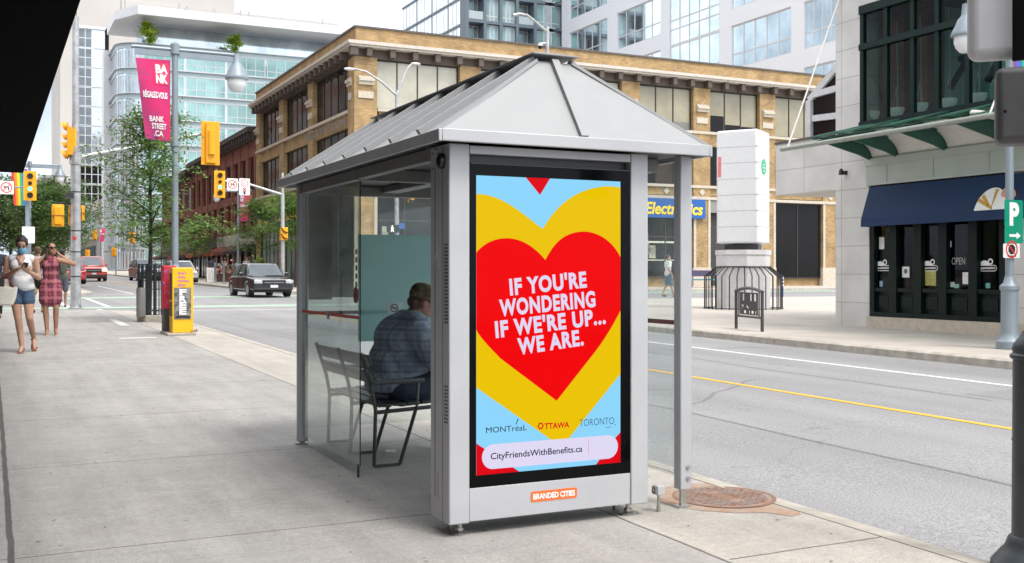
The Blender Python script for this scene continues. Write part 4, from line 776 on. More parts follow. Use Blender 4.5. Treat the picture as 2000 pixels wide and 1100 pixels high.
c_ = MB(); c_.box(xy(150, QY), xy(206, QY), QY - 0.3, QY + 3, 59, 59.6); c_.build('ledge', PAN, ct, smooth=False)
# ---- condominium with balconies
cn = thing('condominium_tower', (55, 120, gz(110)), 'grey framed glass condominium tower with stacked balconies', 'building')
NX, NY, NX1, NY1 = 48.3, 110.0, 60.6, 131.0; SLATE = mat('slate_frame', (0.13, 0.17, 0.21), 0.5, noise=0.08); b_ = MB(); b_.box(NX + 0.3, NX1 - 0.3, NY + 1.6, NY1, 0.5, 46); b_.build('wall', W_PALE, cn, smooth=False)
s_ = MB()
zs = [20.5 + 3.05 * i for i in range(6)]
for z in zs: s_.box(NX - 0.05, NX1 - 2.3, NY - 0.1, NY + 1.6, z, z + 0.35); s_.box(NX1 - 0.9, NX1 + 0.3, NY - 0.6, NY + 1.6, z, z + 0.35)
for px in (912, 947, 978, 1010, 1045, 1098): x = xy(px, NY); s_.box(x - 0.18, x + 0.18, NY - 0.12, NY + 1.6, 0.5, 46)
s_.build('frame', SLATE, cn, smooth=False)
PX_ = [(912, 947, True), (947, 978, False), (978, 1010, False), (1010, 1045, True), (1045, 1098, False)]
for z in zs[:-1]:
    for a, b, bal in PX_:
        x0, x1 = xy(a, NY) + 0.2, xy(b, NY) - 0.2
        if bal:
            window(cn, 'y', NY, x0, x1, z + 0.36, z + 3.0, 3, W_TEAL, PAN, 1.45, 0.1, pms=[W_DARK, W_TEAL, W_PALE]); r_ = MB(); r_.box(x0, x1, NY - 0.02, NY + 0.02, z + 0.4, z + 1.3); r_.build('balcony_rail', mat('balcony_glass', (0.45, 0.52, 0.54), 0.15, 0.2), cn, smooth=False)
        else: window(cn, 'y', NY, x0, x1, z + 0.36, z + 3.0, 3, W_TEAL, PAN, 0.3, 0.1, rows=(z + 0.9,), pms=[W_TEAL, W_PALE, W_TEAL])
    for k in range(4):
        y0 = NY + 0.6 + k * 5.1; window(cn, 'x', NX, y0, y0 + 4.9, z + 0.1, z + 2.9, 4, W_SKY, ALU, 0.1, 0.12, pms=[W_SKY, W_SKY, W_PALE])
s_ = MB()
for z in zs: s_.box(NX - 0.02, NX + 0.3, NY + 0.3, NY1, z - 0.12, z + 0.1)
s_.build('floor_edge', SLATE, cn, smooth=False)
# ---- white office block with mirrored windows
wo_ = thing('white_office_building', (75, 86, gz(86)), 'white panelled office block with ribbons of mirrored windows', 'building')
OX = 60.0; w_ = MB(); w_.box(OX + 0.3, 90, 60, 109, 0.5, 48)
groups = [(1112, 1186, 5), (1205, 1290, 5), (1307, 1405, 5), (1428, 1545, 5), (1570, 1660, 5)]
gs = []
for a, b, n in groups: ya, yb = yx(a, OX), yx(b, OX); gs.append((yb, ya, n))
edges = [60.0] + [v for y0, y1, n in reversed(gs) for v in (y0, y1)] + [109.0]
for i in range(0, len(edges), 2):
    if edges[i + 1] > edges[i]: w_.box(OX, OX + 0.31, edges[i], edges[i + 1], 0.5, 48)
for j, (y0, y1, n) in enumerate(gs):
    for i in range(7):
        z = 14.2 + 5.4 * i
        if j != 2: w_.box(OX + 0.001, OX + 0.31, y0, y1, z - 1.5, z)
w_.build('wall', mat('white_cladding', (0.80, 0.84, 0.89), 0.5, noise=0.03), wo_, smooth=False)
for j, (y0, y1, n) in enumerate(gs):
    for i in range(6):
        z = 14.2 + 5.4 * i
        if j == 2: window(wo_, 'x', OX, y0, y1, z - 1.5, z + 3.9, n, W_SKY, PAN, 0.12, 0.14, rows=(z, z + 0.9), pms=[W_SKY])
        else: window(wo_, 'x', OX, y0, y1, z, z + 3.9, n, W_SKY, PAN, 0.14, 0.12, rows=(z + 1.25,), pms=[W_SKY])
# ---- far beige block with the fast-food sign, low arcade shops
mcb = thing('beige_building', (22, 328, gz(320)), 'beige flat roofed block carrying a small red restaurant sign', 'building')
MY = 320.0; w_ = MB(); w_.box(xy(76, MY), xy(150, MY), MY, MY + 15, 2, 27.5); w_.build('wall', mat('warm_beige', (0.52, 0.46, 0.41), 0.8, noise=0.05), mcb, smooth=False); q = MB(); q.box(xy(75, MY), xy(151, MY), MY - 0.4, MY + 15.3, 27.5, 28.3); q.build('coping', PAN, mcb, smooth=False)
a, b = on_y(86, 373, MY - 0.3), on_y(104, 358, MY - 0.3); q = MB(); q.box(a.x, b.x, MY - 0.4, MY - 0.002, a.z, b.z); so = q.build('sign_board', mat('red_sign', (0.62, 0.02, 0.02), 0.5), mcb, smooth=False)
m_ = MB(); cx, cz, W2 = (a.x + b.x) / 2, a.z + 0.35, (b.x - a.x) * 0.40
for s in (-1, 1): m_.tube([(cx + s * W2 * 0.5 + W2 * 0.5 * math.cos(R(t)), MY - 0.45, cz + (b.z - a.z - 0.7) * max(0, math.sin(R(t))) ** 0.6) for t in range(0, 181, 15)], 0.13, 6)
m_.build('sign_arches', YLET, so); 
lo = thing('arcade_building', (22, 215, gz(200)), 'low stone fronted shop building with a glass canopy far up the street', 'building')
w_ = MB(); w_.box(16.8, 40, 197, 262, 0.8, 14.0); w_.build('wall', mat('far_stone', (0.44, 0.40, 0.36), 0.8), lo, smooth=False)
for i in range(12):
    y0 = 198 + i * 5.3; window(lo, 'x', 16.8, y0, y0 + 4.4, 8.6, 12.0, 3, W_DARK, PAN, -0.06, 0.15); window(lo, 'x', 16.8, y0, y0 + 4.4, 2.0, 6.2, 2, W_DARK, FRAME, -0.06, 0.2, name='shop_window')
c_ = MB(); c_.box(14.2, 16.8, 199, 250, 7.1, 7.4); c_.build('canopy', ALU, lo, smooth=False)
bb = thing('brick_shop_building', (4, 110, gz(110)), 'unseen brown brick block at the far left, sized for window reflections', 'building', None)
w_ = MB(); w_.box(-14, -0.5, 52, 190, 0.2, 29); w_.build('wall', REDB, bb, smooth=False)  # out of view; stretched and raised so the facing windows mirror brick
for i in range(20):
    for z_ in (4.6, 8.2, 11.8, 15.4, 19.0, 22.6): window(bb, 'x', -0.5, 56 + i * 6.6, 59.4 + i * 6.6, z_, z_ + 2.1, 2, W_TEAL, PAN, 0.05, 0.1)

window(bb, 'y', 52, -8, -2, 1.2, 4, 3, W_DARK, FRAME, -0.06, 0.1, name='shop_window')
# ---- near-left building with its deep black canopy
lb = thing('shop_building', (-4, 10, 0), 'shop building with deep black canopy over the near left sidewalk', 'building')
PITCH = mat('pitch_black_paint', (0.0035, 0.0035, 0.004), 0.9, noise=0.02, spec=0.02); w_ = MB(); w_.box(-14, -1.35, -30, 30, -0.4, 9); w_.build('wall', mat('warm_grey_cladding', (0.27, 0.26, 0.25), 0.6), lb, smooth=False)  # out-of-view wall; height and tone set to block and bounce light
yc = on_x(45, 338, 0.565); c_ = MB(); zc_ = 3.15; e = ray(45, 338); t = (zc_ - EYE) / e.z; c_.box(-1.33, e.x * t, -6, e.y * t, zc_, zc_ + 0.75); c_.build('canopy', PITCH, lb, smooth=False)
for i in range(12): y0 = -28 + i * 4.8; window(lb, 'x', -1.35, y0 + 4.6, y0, 0.25, 3.0, 2, W_DARK, FRAME, 0.05, 0.1, name='shop_window')
for i in range(10):
    for z in (5.0,): window(lb, 'x', -1.35, -28 + i * 5.6, -24.5 + i * 5.6, z, z + 2.2, 2, W_DARK, PAN, 0.05, 0.1)
# ------------------------------------------------------------------ stone cafe building, face x = 17
cf = thing('cafe_building', (21, 14, gz(14)), 'grey stone cafe building with green glass canopy and blue awning', 'building')
FX = 17.0; STN = blocks('grey_stone_blocks', (0.62, 0.61, 0.585), (0.36, 0.35, 0.34), 1.25, 0.62, 0.0, 0.008, 0.12); DGREEN = mat('dark_green_paint', (0.003, 0.011, 0.0095), 0.4, noise=0.2, spec=0.25)
MGREEN = mat('canopy_green_metal', (0.035, 0.12, 0.09), 0.5); SAGE = mat('sage_metal_panel', (0.46, 0.50, 0.46), 0.5, 0.1, 0.06, 2); VAULT = mat('cream_soffit', (0.66, 0.64, 0.60), 0.6, noise=0.06)
ye, yp = yx(1632, FX), yx(1697, FX); ysh = 8.0; yw = yx(1680, FX)          # end of wall, shopfront start
zs1, zs2, zs3 = 3.14, 3.72, 4.42
w_ = MB(); w_.box(FX, FX + 6, yp, ye, gz(18) - 0.05, zs3 + 0.002); w_.box(FX + 0.35, FX + 6, ysh - 2, yp, -0.2, 0.30); w_.box(FX + 0.002, FX + 6, yw, ye - 0.001, zs3, 9.5)
w_.box(FX + 0.001, FX + 1.2, 5, yw, 7.05, 9.5); w_.box(FX + 0.02, FX + 0.36, 5, yp, zs2, zs3); w_.box(FX + 0.002, FX + 1.2, 5, yx(1960, FX) - 0.1, gz(12) - 0.1, zs3 + 0.001)
w_.build('wall', STN, cf, smooth=False)
w_ = MB(); yl = yx(1515, FX + 0.02); w_.box(FX + 0.02, FX + 4.5, ye, yl, 3.14, 4.36); w_.build('stone_beam', STN, cf, smooth=False)
q = MB(); q.box(FX - 0.01, FX + 4.5, ye, yl + 0.02, 4.36, 4.41); q.build('coping', CAP, cf, smooth=False)
bs = MB(); bs.box(FX - 0.02, FX + 0.4, 8, yp + 0.05, -0.1, gz(15) + 0.24); bs.build('plinth', STONE, cf, smooth=False)
# fascia of sage panels
q = MB(); q.box(FX - 0.06, FX + 0.06, 5, yp + 0.02, zs1, zs2 - 0.16); q.build('fascia_panel', SAGE, cf, smooth=False)
q = MB(); q.box(FX - 0.10, FX - 0.001, 5, yp + 0.04, zs2 - 0.16, zs2 - 0.005)
for px in (1735, 1826, 1935): y = yx(px, FX); q.box(FX - 0.075, FX - 0.061, y - 0.02, y + 0.02, zs1, zs2 - 0.16)
q.box(FX - 0.08, FX - 0.061, 5, yp, zs1 - 0.002, zs1 + 0.05); q.build('fascia_trim', SAGE, cf, smooth=False)
# shopfront
PANEG = glass('cafe_glass', (0.60, 0.65, 0.63), 0.0, 0.45); ysf = [yx(p, FX) for p in (1698, 1741, 1789, 1838, 1897, 1958)]
q = MB(); zb_, zt_, zm_ = gz(15) + 0.24, zs1 - 0.25, 0.92; q.box(FX + 0.14, FX + 0.2, ysf[-1], ysf[0], zb_, zm_ - 0.05); q.box(FX + 0.05, FX + 0.2, ysf[-1], ysf[0], zm_ - 0.05, zm_ + 0.03); q.box(FX + 0.02, FX + 0.2, ysf[-1], ysf[0], zb_ - 0.001, zb_ + 0.10); q.box(FX + 0.03, FX + 0.2, ysf[-1], ysf[0], zt_, zs1 - 0.002)
for y in ysf: q.box(FX + 0.03, FX + 0.205, y - 0.10, y + 0.10, zb_ + 0.1, zt_ - 0.001)
for y0, y1 in zip(ysf[1:], ysf): q.box(FX + 0.10, FX + 0.15, y0 + 0.18, y1 - 0.18, zb_ + 0.2, zm_ - 0.14)
sf = q.build('shopfront', DGREEN, cf, smooth=False)
random.seed(8); PAPER = mat('white_paper', (0.75, 0.75, 0.73), 0.8)
for y0, y1 in zip(ysf[1:], ysf):
    p_ = MB(); p_.box(FX + 0.15, FX + 0.16, y0 + 0.1, y1 - 0.1, zm_ + 0.03, zt_); p_.build('pane', PANEG, sf, smooth=False)
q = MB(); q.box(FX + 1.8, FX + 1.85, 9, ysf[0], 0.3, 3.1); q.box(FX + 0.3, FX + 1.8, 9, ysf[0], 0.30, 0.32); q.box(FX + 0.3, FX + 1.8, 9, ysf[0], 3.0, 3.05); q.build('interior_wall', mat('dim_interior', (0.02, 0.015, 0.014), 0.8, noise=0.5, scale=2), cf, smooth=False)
q = MB()
for px, w1, z0, z1 in ((1722, 0.22, 0.95, 2.3), (1752, 0.18, 0.95, 2.7), (1765, 0.12, 0.95, 2.4), (1818, 0.2, 0.95, 2.9), (1920, 0.3, 0.95, 2.9)): y = yx(px, FX + 1); q.box(FX + 1.0, FX + 1.15, y - w1, y + w1, z0, z1)
q.build('interior_column', mat('interior_pale', (0.16, 0.15, 0.135), 0.8), cf, smooth=False)
XS = FX + 0.145
def fx(px, py): p = on_x(px, py, XS); return (p.y, p.z)
def label_box(px0, px1, py0, py1, m, name='paper_notice'):
    a, b = fx(px0, py1), fx(px1, py0); s_ = MB(); s_.box(XS, XS + 0.003, a[0], b[0], a[1], b[1]); return s_.build(name, m, sf, smooth=False)
label_box(1717, 1727, 463, 487, PAPER); n1 = label_box(1762, 1776, 521, 542, PAPER); label_box(1880, 1894, 532, 555, PAPER); label_box(1903, 1912, 546, 560, mat('teal_card', (0.15, 0.38, 0.34), 0.6)); label_box(1925, 1934, 553, 563, mat('teal_card', (0.15, 0.38, 0.34), 0.6)); label_box(1855, 1864, 551, 561, mat('pale_card', (0.5, 0.58, 0.5), 0.6)); label_box(1864, 1873, 555, 563, mat('mint_card', (0.25, 0.5, 0.4), 0.6)); label_box(1807, 1828, 528, 558, mat('yellow_menu', (0.42, 0.40, 0.12), 0.6, noise=0.4, scale=30)); label_box(1718, 1724, 549, 560, mat('blue_card', (0.3, 0.42, 0.6), 0.6)); label_box(1846, 1858, 471, 483, PAPER)
q = MB(); c = fx(1769, 530); q.prism([(c[0] + 0.05 * math.cos(i), c[1] + 0.05 * math.sin(i)) for i in [k * 0.4 for k in range(16)]], lambda u, v, t: (t, u, v), XS - 0.002, XS); q.build('round_mark', mat('ink_mark', (0.1, 0.14, 0.14), 0.6), n1)
WV = mat('white_vinyl', (0.85, 0.85, 0.83), 0.5, noise=0.03)
def logo(px0, px1, py):
    a, b = fx(px0, py), fx(px1, py); yc, zc = (a[0] + b[0]) / 2, (a[1] + b[1]) / 2; L = abs(a[0] - b[0]); r = 0.06; s_ = MB()
    def ring(r0, r1):
        for sgn, c0 in ((1, yc + L / 2 - r), (-1, yc - L / 2 + r)):
            for i in range(12):
                t0, t1 = R(-90 + 15 * i), R(-75 + 15 * i); s_.flat([(XS - 0.002, c0 + sgn * q_ * math.cos(t), zc + q_ * math.sin(t)) for q_, t in ((r0, t0), (r0, t1), (r1, t1), (r1, t0))])
        for z in (1, -1): s_.flat([(XS - 0.002, yc - L / 2 + r, zc + z * r0), (XS - 0.002, yc + L / 2 - r, zc + z * r0), (XS - 0.002, yc + L / 2 - r, zc + z * r1), (XS - 0.002, yc - L / 2 + r, zc + z * r1)])
    ring(r, r * 0.8); lettering(s_, 'eggspectation', lambda u, v: (XS - 0.003, -u, v), -yc - L / 2 + r * 0.7, -yc + L / 2 - r * 0.7, zc - 0.03, zc + 0.03, bold=0.03)
    s_.flat([(XS - 0.0025, yc + L * 0.08 + 0.11 * math.cos(R(t)), zc + r + 0.09 * math.sin(R(t))) for t in range(0, 181, 15)])
    for i in range(14): t0, t1 = R(i * 26), R(i * 26 + 26); s_.flat([(XS - 0.002, yc - L * 0.2 + q_ * math.cos(t), zc + r + 0.065 + q_ * math.sin(t)) for q_, t in ((0.06, t0), (0.06, t1), (0.035, t1), (0.035, t0))])
    s_.build('window_logo', WV, sf)
logo(1704, 1739, 524); logo(1797, 1832, 524); logo(1906, 1947, 524)
s_ = MB(); a, b = fx(1859, 517), fx(1885, 517); lettering(s_, 'OPEN', lambda u, v: (XS - 0.002, -u, v), -a[0], -b[0], a[1], a[1] + 0.14, bold=-0.005, cap=True); s_.build('open_lettering', mat('grey_vinyl', (0.45, 0.45, 0.45), 0.5), sf)
# blue awning
AW = mat('navy_awning', (0.004, 0.026, 0.085), 0.75, noise=0.15, scale=1.2); ya = yx(1697, FX - 0.1); awn = MB()
ax0, az0, ax1, az1, az2 = FX - 0.08, 3.10, FX - 0.32, 2.42, 2.25; nseg = 24
awn.prism([(ax0, az0), (ax1, az1), (ax1 - 0.015, az2), (ax1 + 0.01, az2), (ax1 + 0.03, az1 - 0.02), (ax0, az0 - 0.06)], lambda u, v, t: (u, t, v), 5, ya); ao = awn.build('awning', AW, cf, smooth=False)
q = MB(); q.flat([(ax0, ya + 0.002, az0), (ax1, ya + 0.002, az1), (ax1 - 0.015, ya + 0.002, az2), (ax0, ya + 0.002, az2)]); q.build('awning_side', AW, ao, smooth=False)
def onaw(u, v): t = v; return (ax0 + (ax1 - ax0) * t - 0.006, u, az0 + (az1 - az0) * t + 0.006)   # u along y, v down the slope 0..1
ea, eb = on_x(1904, 414, ax1).y, on_x(1962, 412, ax1).y; ec, er = (ea + eb) / 2, abs(ea - eb) / 2 * 1.08
q = MB(); q.flat([onaw(ec + er * math.cos(R(t)), 0.98 - 0.62 * math.sin(R(t))) for t in range(0, 181, 10)]); eg = q.build('egg_emblem', WV, ao)
q = MB()
for t0, t1 in ((95, 108), (40, 52)):
    c0 = (ec - er * 0.1, 0.98); q.flat([onaw(c0[0] + er * 0.1 * math.cos(R(t0)), 0.97) , onaw(ec + er * 0.94 * math.cos(R(t0)), 0.98 - 0.58 * math.sin(R(t0))), onaw(ec + er * 0.94 * math.cos(R(t1)), 0.98 - 0.58 * math.sin(R(t1))), onaw(c0[0] - er * 0.12 * math.cos(R(t1)), 0.97)])
q.flat([onaw(ec + er * 0.9, 0.72), onaw(ec + er * 0.1, 0.93), onaw(ec + er * 0.1, 0.85), onaw(ec + er * 0.85, 0.62)])
q.v = [(x - 0.003, y, z + 0.003) for x, y, z in q.v]; q.build('emblem_band', mat('ochre_print', (0.62, 0.33, 0.05), 0.6, noise=0.3, scale=40), eg)
q = MB(); c = onaw(on_x(1963, 400, ax1).y, 0.6); q.ball(c, 0.16, 0.1, 1, 1); q.build('emblem_detail', mat('peach_print', (0.65, 0.33, 0.22), 0.6), eg)
# upper window: green grid, glass, interior
zw0, zw1, zt_ = zs3, 7.0, 6.1; cols = [1680, 1726, 1778, 1826, 1885, 1942, 2010]; ys = [yx(p, FX) for p in cols] + [5.0]
q = MB(); q.box(FX - 0.05, FX + 0.12, 5, ys[0], zw0, zw0 + 0.12); q.box(FX - 0.05, FX + 0.12, 5, ys[0], zw1 - 0.12, zw1 + 0.06); q.box(FX - 0.051, FX + 0.121, 5, ys[0] - 0.001, zt_, zt_ + 0.13)
for y in ys: q.box(FX - 0.012, FX + 0.09, y - 0.10, y, zw0 + 0.12, zw1 - 0.12)
uw = q.build('window', mat('window_green', (0.004, 0.018, 0.0155), 0.45, spec=0.25), cf, smooth=False); q = MB(); q.box(FX + 0.03, FX + 0.042, 5, ys[0], zw0 + 0.05, zw1); q.build('pane', glass('dining_glass', (0.62, 0.72, 0.69), 0.0, 0.4), uw, smooth=False)
q = MB(); q.box(FX + 0.2, FX + 4.2, 2, ys[0], 7.35, 7.45); q.box(FX + 0.2, FX + 4.2, 2, ys[0], zw0 - 0.3, zw0 - 0.05); q.build('dining_floor', mat('interior_teal', (0.10, 0.14, 0.135), 0.8, noise=0.5, scale=1.2), cf, smooth=False)
q = MB(); q.box(FX + 4.0, FX + 4.02, 2, ys[0], zw0, 7.35); q.build('far_window', glass('teal_tinted_glass', (0.30, 0.46, 0.44), 0.0, 0.6), cf, smooth=False)
q = MB()
for k_ in range(9): y_ = ys[0] - 0.2 - k_ * 1.15; q.box(FX + 3.93, FX + 4.05, y_ - 0.07, y_, zw0, 7.35)
for z_ in (5.2, 6.3): q.box(FX + 3.94, FX + 4.04, 2, ys[0], z_, z_ + 0.08)
q.build('far_window_frame', mat('window_green', (0.004, 0.018, 0.0155), 0.45, spec=0.25), cf, smooth=False)
q = MB(); q.box(FX + 0.5, FX + 1.0, ys[0] - 0.75, ys[0] - 0.05, zw0, 7.3); q.box(FX + 0.6, FX + 1.1, ys[1] - 0.62, ys[1] - 0.2, zw0, 7.3); q.build('brick_pillar', REDB, cf, smooth=False)
q = MB(); q.box(FX + 1.4, FX + 1.55, 6, ys[1] - 0.7, 5.75, 5.86); q.box(FX + 1.4, FX + 1.5, 6, ys[1] - 0.7, 6.5, 6.58)
for y0, y1 in ((ys[1] - 0.4, ys[4]), (ys[3], ys[5])): q.tube([(FX + 1.5, y0, zw0 + 0.8), (FX + 1.5, y1, 7.2)], 0.07, 4)
q.tube([(FX + 1.5, ys[3] + 0.5, 7.2), (FX + 1.5, ys[6], 4.9)], 0.07, 4); q.build('roof_truss', mat('window_green', (0.004, 0.018, 0.0155), 0.45, spec=0.25), cf, smooth=False)
PEND = lamp_mat('pendant_glass', (0.75, 0.75, 0.73), 0.06)
pend = None
for i, (px, py) in enumerate(((1704, 223), (1751, 216), (1797, 207), (1853, 198), (1911, 188))):
    if pend is None:
        pend = thing('pendant_lamp', (0, 0, 0), '', 'pendant lamp', 'pendant lamps in the upper cafe window'); MB().lathe([(0, -0.13), (0.10, -0.12), (0.16, -0.02), (0.165, 0.05), (0.155, 0.05), (0, 0.03)], n=16).build('shade', PEND, pend); MB().cyl((0.05, 0, 0.04), (0.0, 0, 1.9), 0.008, n=5).cyl((-0.06, 0.05, 0.04), (0, 0, 0.5), 0.006, n=5).cyl((-0.06, -0.06, 0.04), (0, 0, 0.5), 0.006, n=5).build('cord', mat('pale_cord', (0.5, 0.5, 0.5), 0.5), pend); o = pend
    else: o = copy_tree(pend)
    o.location = on_x(px, py, FX + 0.42)
    o['label'] = 'white bowl pendant lamp behind the upper cafe window, %s' % ('leftmost, beside the brick pillar', 'second from the brick pillar', 'middle one of the row of five', 'second from the right of the five', 'rightmost, beyond the green diagonal brace')[i]
# green glass canopy on vaulted soffit, plates, front pipe, stay rods
cg_ = MB(); XO = FX - 1.55; yA, yB = yx(1575, XO) + 0.1, 5.0
cyn = thing('cafe_canopy', (FX - 0.8, 13, 3.8), 'green glass canopy on metal brackets along the stone cafe front', 'canopy')
q = MB(); q.add([(FX - 0.03, yA - 1.6, 4.42), (XO, yA - 0.3, 4.06), (XO, yB, 4.06), (FX - 0.03, yB, 4.42), (FX - 0.03, yA - 1.6, 4.40), (XO, yA - 0.3, 4.04), (XO, yB, 4.04), (FX - 0.03, yB, 4.40)], [(0, 1, 2, 3), (7, 6, 5, 4), (0, 4, 5, 1), (1, 5, 6, 2)]); q.build('glass_roof', glass('green_glass', (0.30, 0.55, 0.46), 0.02, 1.0), cyn, smooth=False)
pp = MB(); pp.cyl((XO - 0.12, yA + 0.55, 3.93), (XO - 0.12, yB, 3.99), 0.05, n=12); pp.build('front_pipe', mat('sage_pipe', (0.30, 0.33, 0.29), 0.4, 0.3), cyn)
vy = [yx(p, FX - 0.4) for p in (1677, 1728, 1823, 1935)] + [9.0, 6.0]
v_ = MB()
for y1, y0 in zip(vy, vy[1:]):
    pr_ = [(FX - 0.02, zs2 - 0.02)] + [(FX - 0.02 - 1.05 * (1 - math.cos(R(t))) - 0.04, zs2 + 0.0 + 0.50 * math.sin(R(t)) ** 1.1) for t in range(5, 91, 8)] + [(FX - 0.02, 4.28)]
    v_.prism(pr_, lambda u, v, t: (u, t, v), y0 + 0.04, y1 - 0.04)
v_.build('vaulted_soffit', VAULT, cyn)
for y in vy[:-1]:
    p_ = MB(); p_.prism([(FX - 0.02, zs2 - 0.06), (FX - 0.4, zs2 + 0.06), (XO + 0.0, 4.02), (FX - 0.02, 4.39)], lambda u, v, t: (u, t, v), y - 0.02, y + 0.02); p_.box(XO - 0.05, FX - 0.3, y - 0.10, y + 0.10, 4.065, 4.08)
    p_.prism([(XO - 0.08, 4.075), (FX - 0.1, 4.43), (FX - 0.1, 4.46), (XO - 0.08, 4.11)], lambda u, v, t: (u, t, v), y - 0.12, y + 0.12)
    p_.build('bracket_plate', MGREEN, cyn, smooth=False)
WROD = mat('white_rod', (0.75, 0.74, 0.72), 0.4); rd = MB(); e1 = Vector((XO - 0.12, yA + 0.35, 3.95)); rd.cyl(e1, on_x(1642, -10, FX - 0.0), 0.018, n=6); rd.build('stay_rod', WROD, cyn); rd = MB(); e2 = Vector((XO - 0.12, yx(1942, XO), 3.97)); rd.cyl(e2, on_x(1972, 122, FX), 0.018, n=6); rd.build('stay_rod', WROD, cyn)
tb_ = MB(); a = on_x(1900, 222, FX - 1.2); b = on_x(1950, 226, FX - 1.4); tb_.cyl(a, (b.x, b.y, b.z), 0.07, n=10); tb_.build('flood_tube', VAULT, cyn)
# sloped atrium glazing at the end of the wall
at = MB(); y1 = yx(1582, FX + 0.3)
for p, q_ in ((on_x(1583, 272, FX + 0.3), on_x(1583, 196, FX + 0.3)), (on_x(1583, 196, FX + 0.3), on_x(1640, 128, FX + 0.3)), (on_x(1590, 232, FX + 0.3), on_x(1640, 226, FX + 0.3)), (on_x(1590, 186, FX + 0.3), on_x(1640, 172, FX + 0.3))): at.tube([p, q_], 0.10, 4)
ag = at.build('atrium_frame', mat('pale_frame', (0.62, 0.63, 0.64), 0.5), cf, smooth=False); q = MB(); q.prism([(p.y, p.z) for p in (on_x(1583, 272, FX + 0.3), on_x(1583, 196, FX + 0.3), on_x(1640, 128, FX + 0.3), on_x(1640, 272, FX + 0.3))], lambda u, v, t: (t, u, v), FX + 0.32, FX + 0.33); q.build('pane', W_DARK, ag, smooth=False)
p = on_x(1653, 337, FX); wl_ = thing('wall_lamp', p, 'small black hooded wall lamp on the stone pillar of the cafe', 'wall lamp'); MB().box(p.x - 0.10, p.x, p.y - 0.04, p.y + 0.04, p.z - 0.05, p.z + 0.03).build('arm', BLACK, wl_); MB().lathe([(0, 0), (0.06, 0.0), (0.045, 0.10), (0.02, 0.14), (0, 0.14)], (p.x - 0.15, p.y, p.z - 0.06), 10).build('hood', BLACK, wl_)
# ------------------------------------------------------------------ white advertising column with its cage of bars, ornamental stand, bollard
ac = thing('advertising_column', (20.15, 25.6, gz(25.6)), 'white octagonal advertising column on grey base ringed by black bars', 'advertising column'); cx, cy = 20.27, 25.56; z0 = gz(cy)
def octo(r, rot=0.0): return [(cx + r * math.cos(R(rot + 45 * i)), cy + r * math.sin(R(rot + 45 * i))) for i in range(8)]
ROT = 14.0
q = MB(); q.prism(octo(0.80, ROT), lambda u, v, t: (u, v, t), z0 - 0.05, z0 + 1.62); q.prism(octo(0.83, ROT), lambda u, v, t: (u, v, t), z0 + 1.62, z0 + 1.76); q.build('base', mat('grey_granite', (0.56, 0.56, 0.57), 0.6, noise=0.08), ac, smooth=False)
q = MB(); q.prism(octo(0.55, ROT), lambda u, v, t: (u, v, t), z0 + 1.76, z0 + 1.93); q.build('neck', DARKP, ac, smooth=False)
DRUM = mat('white_panel_drum', (0.70, 0.715, 0.73), 0.4, noise=0.03); n1 = Vector((-0.831, -0.556, 0)).normalized(); n2 = Vector((-n1.y, n1.x, 0)); HS = 0.625
def sqr(h): return [(cx + n1.x * a * h + n2.x * b * h, cy + n1.y * a * h + n2.y * b * h) for a, b in ((1, 1), (-1, 1), (-1, -1), (1, -1))]
q = MB(); q.prism(sqr(HS), lambda u, v, t: (u, v, t), z0 + 1.95, z0 + 5.30); dr = q.build('drum', DRUM, ac, bevel=0.07, seg=4)
q = MB()
for i in range(7): z = z0 + 1.95 + 0.47 * (i + 0.02) ; q.prism(sqr(HS + 0.004), lambda u, v, t: (u, v, t), z, z + 0.03)
q.build('joint_band', mat('grey_joint', (0.42, 0.43, 0.45), 0.5), dr, bevel=0.07, seg=4)
m_ = Vector((cx, cy, 0)) + n2 * HS; d_ = Vector((-n2.y, n2.x, 0)); nrm = n2; p = on_y(1489, 326, m_.y)
q = MB(); q.prism([(0.235 * math.cos(R(t)), 0.235 * math.sin(R(t))) for t in range(0, 360, 15)], lambda u, v, t: tuple(m_ + d_ * u + nrm * t + Vector((0, 0, p.z + v))), -0.02, 0.008); gm = q.build('round_poster', mat('green_poster', (0.03, 0.42, 0.20), 0.5), dr, smooth=False)
lg = MB()
for i, (w1, z1) in enumerate(((0.08, 0.06), (0.15, -0.03), (0.09, -0.12))):
    for k_ in range(int(w1 * 50)): lg.flat([tuple(m_ + d_ * (u - w1 + 0.04 * k_ + 0.02) + nrm * 0.012 + Vector((0, 0, p.z + z1 + v))) for u, v in ((0, -0.02), (0.028, -0.02), (0.024, 0.022 + 0.01 * (k_ % 2)), (0.004, 0.022))])
lg.build('white_mark', WV, gm)
m2 = Vector((cx, cy, 0)) + n1 * HS - n2 * 0.52; q = MB(); q.prism([(-0.05, -0.3), (0.05, -0.3), (0.05, 0.3), (-0.05, 0.3)], lambda u, v, t: tuple(m2 + n2 * u + n1 * t + Vector((0, 0, p.z + v))), -0.02, 0.006); q.build('red_poster', mat('pink_poster', (0.7, 0.2, 0.2), 0.6), dr, smooth=False)
q = MB(); 
